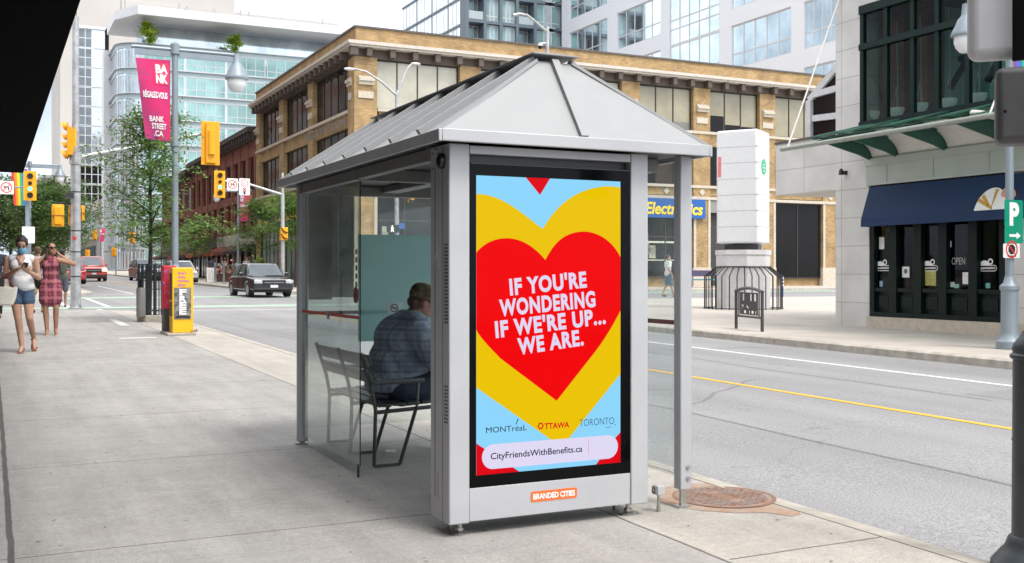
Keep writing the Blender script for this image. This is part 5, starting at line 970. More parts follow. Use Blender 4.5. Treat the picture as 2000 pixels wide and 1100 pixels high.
for k in range(8):
    a, b = [Vector((*v, 0)) for v in (octo(1.18, ROT)[k], octo(1.18, ROT)[(k + 1) % 8])]; ia, ib = [Vector((*v, 0)) for v in (octo(0.82, ROT)[k], octo(0.82, ROT)[(k + 1) % 8])]
    for j in range(4):
        f = (j + 0.5) / 4; o_, n_ = a.lerp(b, f), ia.lerp(ib, f); q.tube([o_ + Vector((0, 0, z0)), o_ + Vector((0, 0, z0 + 0.98)), n_ + Vector((0, 0, z0 + 1.26))], 0.017, 5)
    q.tube([a + Vector((0, 0, z0 + 0.03)), b + Vector((0, 0, z0 + 0.03))], 0.014, 5); q.tube([ia + Vector((0, 0, z0 + 1.26)), ib + Vector((0, 0, z0 + 1.26))], 0.018, 5)
q.build('bar_cage', mat('black_steel', (0.012, 0.012, 0.013), 0.45, 0.3), ac)
# ornamental plate stand
a, b = Vector((13.86, 17.72, gz(17.7))), Vector((13.66, 16.62, gz(16.6))); d_ = (b - a); L_ = d_.length; d_.normalize(); nn = Vector((d_.y, -d_.x, 0)).normalized()
rk = thing('ornamental_stand', (a + b) / 2, 'dark cut metal ornamental stand in front of the white column', 'street stand'); ST = mat('dark_steel', (0.075, 0.078, 0.082), 0.45, 0.4)
pt = lambda u, z, o=0.0: a + d_ * u + nn * o + Vector((0, 0, z))
q = MB()
for u in (0.02, L_ - 0.02): q.tube([pt(u, -0.02), pt(u, 0.78)], 0.035, 6)
q.tube([pt(L_ * t, 0.78 + 0.07 * math.sin(math.pi * t)) for t in [i / 10 for i in range(11)]], 0.035, 6); q.tube([pt(0, 0.27), pt(L_, 0.27)], 0.025, 6)
for u in (L_ * 0.12, L_ * 0.87): q.tube([pt(u, 0.27), pt(u, 0.8)], 0.014, 5)
q.build('frame', ST, rk)
q = MB(); random.seed(21)
n_u, n_v = 14, 16
for i in range(n_u):
    for j in range(n_v):
        u0, u1 = L_ * (0.17 + 0.65 * i / n_u), L_ * (0.17 + 0.65 * (i + 1) / n_u); zz0, zz1 = 0.31 + 0.45 * j / n_v, 0.31 + 0.45 * (j + 1) / n_v
        hole = (10 <= j <= 14 and i in (2, 3, 8, 9, 11, 12)) or (j in (4, 5, 6) and i in (1, 2, 5, 6) and (i + j) % 3) or (j in (1, 2) and i in (3, 4, 7, 9, 10, 12)) 
        if not hole: q.add([pt(u, z, o) for o in (-0.008, 0.008) for u, z in ((u0, zz0), (u1, zz0), (u1, zz1), (u0, zz1))], [(0, 1, 2, 3), (7, 6, 5, 4), (0, 4, 5, 1), (1, 5, 6, 2), (2, 6, 7, 3), (3, 7, 4, 0)])
q.build('cut_plate', ST, rk, smooth=False)
p = Vector((30.3, 35.6, gz(35.6) - 0.13)); bo = thing('lane_post', p, 'thin blue lane post with white bands at the plaza edge', 'bollard'); q = MB(); q.cyl(p, p + Vector((0, 0, 1.0)), 0.06, 0.055); q.build('post', mat('blue_plastic', (0.02, 0.10, 0.34), 0.5), bo); q = MB()
for z in (0.55, 0.7, 0.85): q.cyl(p + Vector((0, 0, z)), p + Vector((0, 0, z + 0.08)), 0.064)
q.build('reflective_band', WV, bo)
# ------------------------------------------------------------------ street lamps
LPAINT = mat('lamp_post_paint', (0.24, 0.29, 0.33), 0.45, 0.15, 0.08, 3); GLOBE = lamp_mat('lamp_globe', (0.72, 0.73, 0.74), 0.03)
MAG = worn('magenta_banner', (0.60, 0.02, 0.14), (0.30, 0.05, 0.17), 0.44, 0.62, 2.2); WTEXT = mat('white_print', (0.82, 0.80, 0.82), 0.7, noise=0.03); PINKSQ = mat('red_pink_print', (0.75, 0.04, 0.12), 0.7)
RAIN = [mat('banner_' + n, c, 0.75, noise=0.05) for n, c in (('red', (0.65, 0.05, 0.04)), ('orange', (0.80, 0.28, 0.03)), ('yellow', (0.80, 0.62, 0.03)), ('green', (0.04, 0.38, 0.16)), ('blue', (0.04, 0.17, 0.55)), ('purple', (0.25, 0.08, 0.38)))]
def lamp_post(x, y, s, label, banner, k=1.0, al=1.36):
    """pole with a cross arm: lamp hung on side s (+1 / -1 along x), banner on the other"""
    z = gz(y); o = thing('street_lamp', (x, y, z), label, 'street lamp', 'street lamps with banners along the street'); L = lambda dx, dz, dy=0: (x + s * dx, y + dy, z + dz)
    q = MB(); q.cyl(L(0, 0.9), L(0, 6.1), 0.075, 0.065, 14); q.lathe([(0.075, 6.0), (0.10, 6.0), (0.10, 6.22), (0.06, 6.26), (0, 6.26)], (x, y, z), 14); q.lathe([(0.08, 3.95), (0.1, 3.95), (0.1, 4.05), (0.08, 4.05)], (x, y, z), 14)
    q.build('pole', LPAINT, o)
    q = MB(); q.lathe([(0, 0.0), (0.23, 0.0), (0.23, 0.14), (0.17, 0.2), (0.15, 0.3), (0.145, 1.05), (0.17, 1.08), (0.17, 1.14), (0.11, 1.2), (0.08, 1.32), (0, 1.32)], (x, y, z), 16); q.build('base', LPAINT, o)
    q = MB(); q.tube([L(-0.92, 6.09), L(-0.85, 6.10), L(al - .06, 6.10), L(al, 6.06)], 0.04, 8); q.box(x - 0.85 if s > 0 else x - al + .08, x + al - .08 if s > 0 else x + 0.85, y - 0.02, y + 0.02, z + 5.93, z + 6.05); q.build('arm', LPAINT, o)
    cx = x + s * al; lp = MB(); lp.lathe([(0.0, 6.12), (0.07, 6.12), (0.085, 5.93), (0.10, 5.90), (0.15, 5.84), (0.20, 5.72), (0.25, 5.62), (0.265, 5.58), (0.26, 5.55), (0.21, 5.55), (0.0, 5.60)], (cx, y, z), 20); lh = lp.build('lamp_hood', LPAINT, o)
    lp = MB(); lp.lathe([(0.205, 5.555), (0.21, 5.45), (0.18, 5.35), (0.11, 5.27), (0.0, 5.25)], (cx, y, z), 20); lp.build('globe', GLOBE, lh)
    if banner:
        for zz in (5.90, 4.03):
            pass
        pts = []; xr, xl0, xl1 = 0.10, 0.84, 0.62 if banner != 'rainbow' else 0.70; zt, zb = 5.86, 4.05; n = 12; V = []
        for j in range(n + 1):
            t = j / n; zc = zt + (zb - zt) * t; xl = xl0 + (xl1 - xl0) * t
            for i in range(7):
                f = i / 6; V.append(L(-(xr + (xl - xr) * f), zc + (0.05 * f * (t - 0.2)), 0.03 * math.sin(5 * t + 4 * f) * (0.3 + f)))
        F = [(j * 7 + i, j * 7 + i + 1, (j + 1) * 7 + i + 1, (j + 1) * 7 + i) for j in range(n) for i in range(6)]
        b_ = MB()
        for idx, f in enumerate(F):
            b_.k = (5 - idx % 6) if banner == 'rainbow' else 0; b_.f.append(list(f)); b_.m.append(b_.k)
        b_.v = V; bo = b_.build('banner', RAIN if banner == 'rainbow' else MAG, o, keep_normals=True)
        if banner != 'rainbow':
            def onb(u, v):   # u 0..1 from the banner's left edge in the picture to its right, v height
                t = (zt - v) / (zt - zb); xl = xl0 + (xl1 - xl0) * t; f = (1 - u) if s > 0 else u; f2 = f
                return L(-(xr + (xl - xr) * f2), v + (0.05 * f2 * (t - 0.2)), 0.03 * math.sin(5 * t + 4 * f2) * (0.3 + f2) - 0.012)
            sq = MB(); N = 6
            def grid(u0, u1, v0, v1, off=0): 
                for i in range(N):
                    for j in range(N): sq.flat([onb(u0 + (u1 - u0) * a / N, v0 + (v1 - v0) * b / N) for a, b in ((i, j), (i + 1, j), (i + 1, j + 1), (i, j + 1))])
            grid(0.52, 0.96, 5.30, 5.78); sq.v = [(a, b + 0.004, c) for a, b, c in sq.v]; sq.build('logo_square', PINKSQ, bo)
            lg = MB()
            if banner == 'bank':
                lettering(lg, 'BA', onb, 0.56, 0.92, 5.56, 5.74, bold=0.05, cap=True); lettering(lg, 'NK', onb, 0.56, 0.92, 5.34, 5.52, bold=0.05, cap=True)
                lettering(lg, 'R\u00c9GALEZ-VOUS', onb, 0.10, 0.90, 4.98, 5.16, bold=0.04)
                for i, w_ in enumerate(('BANK', 'STREET', '.CA')): lettering(lg, w_, onb, 0.24 + 0.06 * i, (0.76, 0.84, 0.72)[i], 4.46 - 0.16 * i, 4.58 - 0.16 * i, bold=0.03, cap=True, rot=0.0)
            else:
                lettering(lg, 'BA', onb, 0.08, 0.44, 5.56, 5.74, bold=0.05, cap=True); lettering(lg, 'NK', onb, 0.08, 0.44, 5.34, 5.52, bold=0.05, cap=True); lettering(lg, 'USINE', onb, 0.08, 0.9, 4.98, 5.16, bold=0.04, cap=True)
            lg.build('lettering', WTEXT, bo)
    o.scale = (k, k, k); return o
lamp_post(3.60, 23.9, 1, 'tall blue-grey street lamp with magenta banner rising behind the yellow newspaper box', 'bank', 0.972)
lamp_post(14.49, 11.64, -1, 'blue-grey street lamp with parking sign in front of the cafe', 'rainbow', 0.875, 1.1)
lamp_post(14.5, 70.0, -1, 'blue-grey street lamp with pink banner in front of the red brick shops', 'usine')
lamp_post(1.75, 57.0, 1, 'blue-grey street lamp with long rainbow banner beyond the left traffic signal', 'rainbow')
lamp_post(14.4, 128.0, -1, 'distant street lamp with lamp to its left before the curved glass office', None)
lamp_post(12.9, 150.0, -1, 'distant street lamp with small pink banner far up the street', 'usine')
lamp_post(2.2, 96.0, 1, 'distant street lamp with small rainbow banner over the far trees', 'rainbow')
# signs -------------------------------------------------------------------------------------
SGN = mat('white_sign', (0.72, 0.72, 0.71), 0.5, noise=0.04); SRED = mat('sign_red', (0.62, 0.02, 0.03), 0.5); SBLK = mat('sign_black', (0.02, 0.02, 0.02), 0.5); SGRN = mat('sign_green', (0.0, 0.26, 0.16), 0.45, noise=0.05); GALV = mat('galvanised_steel', (0.42, 0.43, 0.44), 0.45, 0.6, 0.25, 5)
def sign(parent, c, w_, h_, kind, name='sign', y_off=0.0):
    """a plate facing the camera side (-y)"""
    cx, cy, cz = c; b = MB(); r = min(w_, h_) * 0.07; pts = []
    for sx, sz, a0 in ((1, 1, 0), (-1, 1, 90), (-1, -1, 180), (1, -1, 270)): pts += [(cx + sx * (w_ / 2 - r) + r * math.cos(R(a0 + t)), cz + sz * (h_ / 2 - r) + r * math.sin(R(a0 + t))) for t in (0, 45, 90)]
    b.prism(pts, lambda u, v, t: (u, t, v), cy, cy + 0.006); col = SGRN if kind in ('P', 'arrow') else SGN; so = b.build(name, col, parent, smooth=False); y = cy - 0.002
    def ring(r0, r1, ox=0, oz=0, m=SRED, slash=1):
        q = MB()
        for i in range(28): t0, t1 = 2 * math.pi * i / 28, 2 * math.pi * (i + 1) / 28; q.flat([(cx + ox + rr_ * math.cos(t), y, cz + oz + rr_ * math.sin(t)) for rr_, t in ((r0, t0), (r0, t1), (r1, t1), (r1, t0))])
        if slash: q.boxm(Matrix.Translation((cx + ox, y - 0.001, cz + oz)) @ Matrix.Rotation(R(45 * slash), 4, 'Y'), 2 * r1, 0.001, r0 * 0.16)
        q.build('red_ring', m, so)
    def arrow(pts, t, m=SBLK, head=2.2):
        q = MB(); P_ = [Vector((cx + a, y - 0.0005, cz + b)) for a, b in pts]
        for a, b in zip(P_, P_[1:]): d = (b - a).normalized(); n_ = Vector((-d.z, 0, d.x)) * t / 2; q.flat([a + n_, b + n_, b - n_, a - n_])
        d = (P_[-1] - P_[-2]).normalized(); n_ = Vector((-d.z, 0, d.x)) * t * head / 2; q.flat([P_[-1] + n_, P_[-1] + d * t * head * 0.8, P_[-1] - n_]); q.build('arrow', m, so)
    R_ = w_ * 0.40
    if kind == 'noleft': arrow([(R_ * .35, -R_ * .5), (R_ * .35, R_ * .1), (-R_ * .25, R_ * .1)], R_ * .2); ring(R_, R_ * 0.82, slash=-1)
    elif kind == 'noright':
        oz = h_ * 0.22; q_ = R_ * 0.95; arrow([(-q_ * .3, oz - q_ * .5), (-q_ * .3, oz + q_ * .1), (q_ * .25, oz + q_ * .1)], q_ * .18, mat('grey_print', (0.35, 0.35, 0.35), 0.6)); ring(q_ * 0.9, q_ * 0.75, 0, oz, slash=0)
        q = MB(); q.boxm(Matrix.Translation((cx, y, cz - h_ * .16)) @ Matrix.Rotation(R(45), 4, 'Y'), w_ * .42, 0.001, w_ * .09); q.boxm(Matrix.Translation((cx, y - .0005, cz - h_ * .16)) @ Matrix.Rotation(R(-45), 4, 'Y'), w_ * .42, 0.001, w_ * .09); q.build('red_cross', SRED, so)
        q = MB(); q.box(cx - w_ * .1, cx + w_ * .1, y - .001, y, cz - h_ * .45, cz - h_ * .26); q.build('truck_mark', SBLK, so)
    elif kind == 'nostop':
        q = MB(); q.flat([(cx + R_ * .55 * math.cos(t), y, cz + h_ * .1 + R_ * .55 * math.sin(t)) for t in [i * math.pi / 4 + math.pi / 8 for i in range(8)]]); q.build('octagon', SBLK, so); ring(R_ * .9, R_ * .72, 0, h_ * .1, slash=1)
        arrow([(w_ * .18, -h_ * .36), (-w_ * .2, -h_ * .36)], h_ * .05, head=3.0); arrow([(-w_ * .1, -h_ * .36), (w_ * .2, -h_ * .36)], h_ * .05, head=3.0); q = MB(); q.box(cx - .012, cx + .012, y - .002, y - .0012, cz - h_ * .42, cz - h_ * .32); q.build('red_tick', SRED, so)
    elif kind == 'P':
        lg = MB(); lettering(lg, 'P', lambda u, v: (u, y, v), cx - w_ * .24, cx + w_ * .28, cz - h_ * .36, cz + h_ * .38, bold=0.05, cap=True); lg.build('lettering', WV, so)
    elif kind == 'arrow': arrow([(-w_ * .25, 0), (w_ * .14, 0)], h_ * .17, WV, 2.8)
    return so
pp_ = [o for o in sc.objects if o.get('label', '').startswith('blue-grey street lamp with parking')][0]
def p_at(px, py, Y=11.55): return on_y(px, py, Y)
def add_sign(parent, px0, px1, py0, py1, kind, Y): a, b = on_y(px0, py1, Y), on_y(px1, py0, Y); return sign(parent, ((a.x + b.x) / 2, Y, (a.z + b.z) / 2), b.x - a.x, b.z - a.z, kind)
add_sign(pp_, 1961, 2002, 350, 411, 'P', 11.53); add_sign(pp_, 1961, 2002, 412, 445, 'arrow', 11.531); add_sign(pp_, 1958, 1995, 447, 478, 'nostop', 11.532)
# traffic signals ----------------------------------------------------------------------------
AMB = mat('signal_yellow', (0.80, 0.36, 0.004), 0.5, noise=0.04); LENS = mat('dark_lens', (0.03, 0.015, 0.012), 0.15); GRN = lamp_mat('green_light', (0.10, 0.95, 0.62), 1.6)
def signal_head(parent, x, y, z, front=True, w_=0.50, h_=1.24, rz=0.0, lit=2):
    """four-lamp head on a yellow back board; front: lamps face -y"""
    M = Matrix.Translation((x, y, z)) @ Matrix.Rotation(rz, 4, 'Z') @ Matrix.Rotation(0 if front else math.pi, 4, 'Z'); T = lambda p: M @ Vector(p)
    def bx(mb, a): t = MB().box(*a); mb.add([T(p) for p in t.v], t.f)
    q = MB(); bx(q, (-w_ / 2, w_ / 2, -0.01, 0.01, -h_ / 2, h_ / 2)); sg = q.build('back_board', AMB, parent, smooth=False, bevel=0.006)
    q = MB(); bx(q, (-0.14, 0.14, 0.011, 0.14, -h_ / 2 + 0.06, h_ / 2 - 0.06)); q.add([T(p) for p in MB().cyl((0, 0.15, -0.35), (0, 0.15, 0.35), 0.10, n=10).v], MB().cyl((0, 0.15, -0.35), (0, 0.15, 0.35), 0.10, n=10).f); q.build('housing', AMB, sg)
    for i, (zz, r) in enumerate(((0.40, 0.13), (0.10, 0.085), (-0.13, 0.095), (-0.40, 0.13))):
        c = MB().cyl((0, -0.013, zz), (0, -0.02, zz), r * 0.92, n=16); q = MB().add([T(p) for p in c.v], c.f); q.build('lens', GRN if i == lit else LENS, sg)
        v_ = MB(); n = 12
        for r_ in (r, r * 0.93): pass
        V = [T((rr_ * math.cos(t), d if d > -0.1 else d * (0.35 + 0.65 * max(0, math.sin(t) * 0.5 + 0.5)), zz + rr_ * math.sin(t))) for d in (-0.012, -0.2) for rr_ in (r, r * 0.92) for t in [R(-40 + 260 * k_ / n) for k_ in range(n + 1)]]
        m_ = n + 1; F = []
        for k_ in range(n): F += [(k_, k_ + 1, 2 * m_ + k_ + 1, 2 * m_ + k_), (m_ + k_, 3 * m_ + k_, 3 * m_ + k_ + 1, m_ + k_ + 1), (2 * m_ + k_, 2 * m_ + k_ + 1, 3 * m_ + k_ + 1, 3 * m_ + k_)]
        v_.add(V, F); v_.build('visor', AMB, sg)
    return sg
def traffic_pole(x, y, label, r=0.14, h=8.3, m=GALV):
    z = gz(y); o = thing('traffic_pole', (x, y, z), label, 'traffic pole'); q = MB(); q.cyl((x, y, z), (x, y, z + 4.6), r, r * 0.95, 16); q.cyl((x, y, z + 4.6), (x, y, z + h), r * 0.72, r * 0.6, 14); q.build('pole', m, o)
    q = MB(); q.lathe([(0, 0), (r * 1.45, 0), (r * 1.45, 0.03), (r * 1.1, 0.05), (r * 1.05, 0.1), (0, 0.1)], (x, y, z), 16)
    for a in (45, 135, 225, 315): q.cyl((x + r * 1.25 * math.cos(R(a)), y + r * 1.25 * math.sin(R(a)), z + 0.02), (x + r * 1.25 * math.cos(R(a)), y + r * 1.25 * math.sin(R(a)), z + 0.12), 0.025, n=6)
    q.build('base_plate', m, o); return o
# near left pole with its long arm
tp = traffic_pole(2.19, 32.6, 'thick galvanised traffic pole at the near left street corner with long mast arm'); Yt = 32.6
p = on_y(152, 309, Yt); e = on_y(392, 262, Yt); e2 = on_y(405, 263, Yt); q = MB(); q.tube([p, p.lerp(e, 0.35)], 0.085, 10); q.tube([p.lerp(e, 0.35), e, e2], 0.05, 10); q.lathe([(0.15, -0.18), (0.165, -0.18), (0.165, 0.18), (0.15, 0.18)], (2.19, Yt, p.z), 16); q.build('mast_arm', GALV, tp)
c = on_y(411, 280, Yt - 0.15); signal_head(tp, c.x, c.y, c.z, front=False, w_=0.54, h_=1.3)
c = on_y(133, 276, Yt); signal_head(tp, c.x, c.y, c.z, front=True, rz=R(-100), w_=0.42, h_=0.9)
def ped_head(parent, px0, px1, py0, py1, Y, rows=2):
    a, b = on_y(px0, py1, Y), on_y(px1, py0, Y); q = MB(); q.box(a.x, b.x, Y - 0.10, Y + 0.10, a.z, b.z); q.box(a.x + 0.05, b.x - 0.05, Y - 0.16, Y - 0.10, a.z + 0.05, b.z - 0.05); h = q.build('pedestrian_signal', AMB, parent, bevel=0.03); q = MB(); q.box(a.x - 0.004, b.x + 0.004, Y - 0.17, Y + 0.105, (a.z + b.z) / 2 - 0.012, (a.z + b.z) / 2 + 0.012); q.build('seam', mat('dark_orange', (0.30, 0.10, 0.01), 0.6), h); return h
ped_head(tp, 101, 125, 400, 443, Yt - 0.3); ped_head(tp, 134, 145, 400, 441, Yt + 0.25); ped_head(tp, 155, 165, 402, 431, Yt + 0.2)
q = MB(); a = on_y(112, 397, Yt); b = on_y(160, 399, Yt); q.tube([a, b], 0.025, 6); q.build('bracket', DARKP, tp); q = MB(); a = on_y(128, 382, Yt); b = on_y(143, 382, Yt); q.box(a.x, b.x, Yt - 0.2, Yt + 0.2, a.z - 0.07, a.z + 0.07); q.build('sensor_box', DARKP, tp)
for zz in (0.9, 1.6, 2.2, 3.3, 4.2): q = MB(); q.lathe([(0.139, zz), (0.145, zz), (0.145, zz + 0.03), (0.139, zz + 0.03)], (2.19, Yt, gz(Yt)), 16); q.build('steel_strap', DARKP, tp)
a = on_y(141, 468, Yt - 0.15); b = on_y(149, 462, Yt - 0.15); q = MB(); q.box(a.x, b.x, Yt - 0.155, Yt - 0.14, a.z, b.z); q.build('red_label', SRED, tp)
# far-left signal (green), with its sign
Yl = 47.0; x_ = on_y(57, 500, Yl).x; tl = traffic_pole(x_, 49.4, 'grey traffic pole with lit green signal and no left turn sign at far left', 0.09, 4.0, LPAINT); c = on_y(58.5, 363, 49.0); signal_head(tl, c.x, c.y, c.z)
a, b = on_y(-2, 379, 49.0), on_y(27, 354, 49.0); sign(tl, ((a.x + b.x) / 2, 49.0, (a.z + b.z) / 2), b.x - a.x, b.z - a.z, 'noleft'); a, b = on_y(43, 475, 48.9), on_y(68, 443, 48.9); sign(tl, ((a.x + b.x) / 2, 48.9, (a.z + b.z) / 2), b.x - a.x, b.z - a.z, 'blank'); q = MB(); a = on_y(-4, 366, 49.1); b = on_y(58, 366, 49.1); q.tube([a, b], 0.035, 6); q.build('sign_arm', LPAINT, tl)
# far-right corner: mast arm with signal and two signs
Yc = 50.0; x_ = on_y(552, 480, Yc).x; tr = traffic_pole(x_, Yc, 'pale traffic pole with angled mast arm carrying a signal and two turn signs', 0.10, 5.6, GALV); c = on_y(429, 360, Yc - 0.2); signal_head(tr, c.x, c.y, c.z)
q = MB(); a, m_, b = on_y(553, 381, Yc), on_y(487, 360, Yc), on_y(428, 352, Yc); q.tube([a, m_, b], [0.07, 0.05, 0.04], 8); q.build('mast_arm', GALV, tr); add_sign(tr, 443, 465, 349, 372, 'noleft', Yc - 0.25); add_sign(tr, 467, 488, 349, 381, 'noright', Yc - 0.26)
c = on_y(554, 457, Yc - 0.15); q = MB(); q.box(c.x - 0.18, c.x + 0.16, Yc - 0.35, Yc - 0.12, c.z - 0.30, c.z + 0.30); ph = q.build('pedestrian_signal', AMB, tr, bevel=0.02); q = MB()
for zz in (0.02, -0.28): q.prism([(c.x - 0.2, c.z + zz + 0.28), (c.x - 0.05, c.z + zz + 0.05), (c.x + 0.13, c.z + zz + 0.02), (c.x + 0.13, c.z + zz + 0.06), (c.x - 0.03, c.z + zz + 0.1), (c.x - 0.16, c.z + zz + 0.28)], lambda u, v, t: (u, t, v), Yc - 0.42, Yc - 0.3)
q.build('visor', BLACK, ph)
# twin lamp pole behind the shelter, pole with walk signal and another signal
Ym = 49.2; b0 = on_y(775, 480, Ym); tw = thing('twin_arm_lamp', (b0.x, Ym, gz(Ym)), 'slender pole with two curved white lamp arms against the tan building', 'street lamp'); q = MB(); top = on_y(775, 183, Ym); q.cyl((b0.x, Ym, gz(Ym)), top, 0.13, 0.08, 12); q.build('pole', GALV, tw)
for pts in (((776, 188), (745, 160), (715, 140), (690, 134), (682, 135)), ((774, 186), (785, 160), (795, 135), (803, 126), (812, 125))):
    q = MB(); P_ = [on_y(*t, Ym) for t in pts]; q.tube(P_, [0.07, 0.06, 0.05, 0.04, 0.06], 8); ar = q.build('arm', GALV, tw); q = MB(); q.ball(P_[-1], 0.22, 1.2, 0.6, 0.35); q.build('lamp_head', mat('pale_lamp_head', (0.6, 0.6, 0.6), 0.5), ar)
c = on_y(769, 447, Ym - 0.2); q = MB(); a, b = on_y(756, 454, Ym - 0.2), on_y(777, 440, Ym - 0.2); q.box(a.x, b.x, Ym - 0.35, Ym - 0.15, a.z, b.z); pb = q.build('pedestrian_signal', BLACK, tw); q = MB(); m_ = (a + b) / 2; yy = Ym - 0.355; wm = lamp_mat('walk_light', (0.9, 0.9, 0.85), 0.7); 
q.ball((m_.x - 0.06, yy, m_.z + 0.12), 0.035, 1, 0.2, 1); q.tube([(m_.x - 0.06, yy, m_.z + 0.08), (m_.x - 0.06, yy, m_.z - 0.03), (m_.x - 0.12, yy, m_.z - 0.14)], 0.025, 5); q.tube([(m_.x - 0.06, yy, m_.z - 0.03), (m_.x + 0.01, yy, m_.z - 0.14)], 0.025, 5); q.tube([(m_.x - 0.13, yy, m_.z + 0.0), (m_.x - 0.06, yy, m_.z + 0.06), (m_.x + 0.01, yy, m_.z + 0.0)], 0.02, 5); q.build('walking_figure', wm, pb)
a, b = on_y(779, 447, Ym - 0.2), on_y(790, 436, Ym - 0.2); q = MB(); q.box(a.x, b.x, Ym - 0.22, Ym - 0.2, a.z, b.z); q.build('blue_plate', BLUE, tw); c = on_y(803, 377, Ym - 0.2); signal_head(tw, c.x, c.y, c.z, front=False, w_=0.36, h_=0.5); q = MB(); q.tube([on_y(775, 372, Ym), on_y(800, 372, Ym - 0.1)], 0.04, 6); q.build('bracket', GALV, tw)
Yk = 36.2; b0 = on_y(1068, 400, Yk); ck = thing('camera_lamp_pole', (b0.x, Yk, gz(Yk)), 'pale street light pole with a dome camera rising behind the shelter roof', 'street lamp'); q = MB(); q.cyl((b0.x, Yk, gz(Yk) - 0.1), on_y(1069, 52, Yk), 0.11, 0.07, 12); q.build('pole', GALV, ck); q = MB(); P_ = [on_y(*t, Yk) for t in ((1068, 62), (1045, 42), (1030, 30), (1015, 27), (1002, 30))]; q.tube(P_, [0.06, 0.05, 0.05, 0.05, 0.06], 8); ar = q.build('arm', GALV, ck)
p = on_y(1055, 90, Yk); q = MB(); q.tube([on_y(1067, 84, Yk), on_y(1054, 85, Yk)], 0.03, 6); q.lathe([(0, 0.1), (0.08, 0.1), (0.1, 0.0), (0, 0)], p, 12); dm = q.build('camera_mount', mat('pale_lamp_head', (0.6, 0.6, 0.6), 0.5), ck); q = MB(); q.ball(p + Vector((0, 0, -0.03)), 0.09); q.build('camera_dome', BLACK, dm)
# far signals up the street
for px, py, Y, fr, lab in ((118, 460, 70.0, True, 'small yellow signal above the far crosswalk, left of the thick traffic pole'), (185, 459, 112.0, False, 'distant yellow signal seen from behind over the pickup lane'), (258, 464, 95.0, False, 'distant yellow signal seen from behind beside the street tree'), (171, 496, 125.0, False, 'distant low yellow signal above the roof of the pickup'), (223, 492, 120.0, False, 'distant low yellow signal under the blue street plate')):
    c = on_y(px, py, Y); o = thing('far_signal', (c.x, Y, gz(Y)), lab, 'traffic signal', 'distant traffic signals up the street'); q = MB(); q.cyl((c.x + 0.2, Y + 0.2, gz(Y)), (c.x + 0.2, Y + 0.2, c.z + 0.4), 0.07, n=8); q.build('pole', GALV, o); signal_head(o, c.x, Y, c.z, front=fr, w_=0.48, h_=0.95)
# ------------------------------------------------------------------ near right pole with white cabinet and dark signal box
fp_ = on_y(2027, 900, 3.15); FXp, FYp = fp_.x, 3.15; np_ = thing('corner_pole', (FXp, FYp, gz(FYp)), 'dark fluted lamp post at the right edge with white and dark grey boxes', 'lamp post'); SL_ = mat('slate_post_paint', (0.05, 0.062, 0.072), 0.42, 0.2, 0.15, 6)
q = MB(); q.lathe([(0, 0), (0.19, 0), (0.19, 0.02), (0.165, 0.05), (0.15, 0.07), (0.135, 0.085), (0.125, 0.11), (0.12, 0.125), (0.105, 0.14), (0.102, 0.55), (0.105, 0.551), (0.105, 0.556), (0.102, 0.557), (0.10, 0.905), (0.112, 0.912), (0.112, 0.925), (0.100, 0.935), (0.104, 0.95), (0.096, 0.975), (0.075, 1.0), (0.06, 1.03), (0, 1.03)], (FXp, FYp, gz(FYp)), 28); q.build('base', SL_, np_)
q = MB(); q.cyl((FXp, FYp, 1.0), (FXp, FYp, 4.2), 0.052, n=16); q.build('pole', SL_, np_)
def vbox(px, py, dist, w_, h_, dep, m, name, rnd, dz=0.0):
    e = ray(px, py); c = Vector((0, 0, EYE)) + e * dist; M = Matrix.Translation(c) @ Matrix.Rotation(R(-48 + dz), 4, 'Z'); q = MB(); q.boxm(M, w_, dep, h_); return q.build(name, m, np_, bevel=rnd, seg=6), c
wb, c_ = vbox(1987, 12, 4.40, 0.382, 0.44, 0.10, mat('white_cabinet', (0.50, 0.51, 0.535), 0.4, 0.0, 0.05, 4), 'sign_cabinet', 0.045)
vbox(2003, 12, 4.30, 0.10, 0.435, 0.02, BLACK, 'black_strip', 0.004, -25)  # black strip across the right part of the white cabinet
db, c_ = vbox(2012, 208, 4.33, 0.262, 0.31, 0.16, mat('grey_signal_box', (0.075, 0.075, 0.078), 0.5, 0.1), 'signal_box', 0.03); vbox(1963, 218, 4.245, 0.012, 0.012, 0.006, BLACK, 'screw', 0)
# ------------------------------------------------------------------ newspaper boxes, tree guard
def local_box(o, name, m, x0, x1, y0, y1, z0, z1, parent=None, bevel=0.0): q = MB(); q.box(x0, x1, y0, y1, z0, z1); return q.build(name, m, parent or o, bevel=bevel)
YB_ = mat('yellow_enamel', (0.85, 0.47, 0.004), 0.4, noise=0.05); yz = gz(20.0)
sl_ = MB(); sl_.box(2.86, 3.36, 19.86, 20.75, yz, yz + 0.045); sl_.build('concrete_slab', KERB, label='low concrete slab under the yellow and red newspaper boxes', cat='slab', bevel=0.01)
yzb = yz + 0.045; yb = thing('newspaper_box', (3.13, 20.1, yzb), 'yellow newspaper box with black and white FREE poster', 'newspaper box'); YX0, YX1, YF = 2.955, 3.322, 19.92
q = MB(); q.prism([(YF, yzb), (YF + 0.38, yzb), (YF + 0.38, yzb + 1.15), (YF + 0.10, yzb + 1.185), (YF, yzb + 1.175)], lambda u, v, t: (t, u, v), YX0, YX1); bo = q.build('body', YB_, yb, bevel=0.01)
q = MB(); q.box(YX0 + 0.03, YX1 - 0.04, YF - 0.012, YF - 0.001, yzb + 0.25, yzb + 0.82); po = q.build('poster', mat('poster_print', (0.16, 0.16, 0.16), 0.6, noise=0.95, scale=11), yb, smooth=False)
lg = MB()
for i, ch in enumerate('FREE'): lettering(lg, ch, lambda u, v: (u, YF - 0.014, v), 3.075, 3.20, yzb + 0.69 - i * 0.118, yzb + 0.79 - i * 0.118, bold=0.05, cap=True)
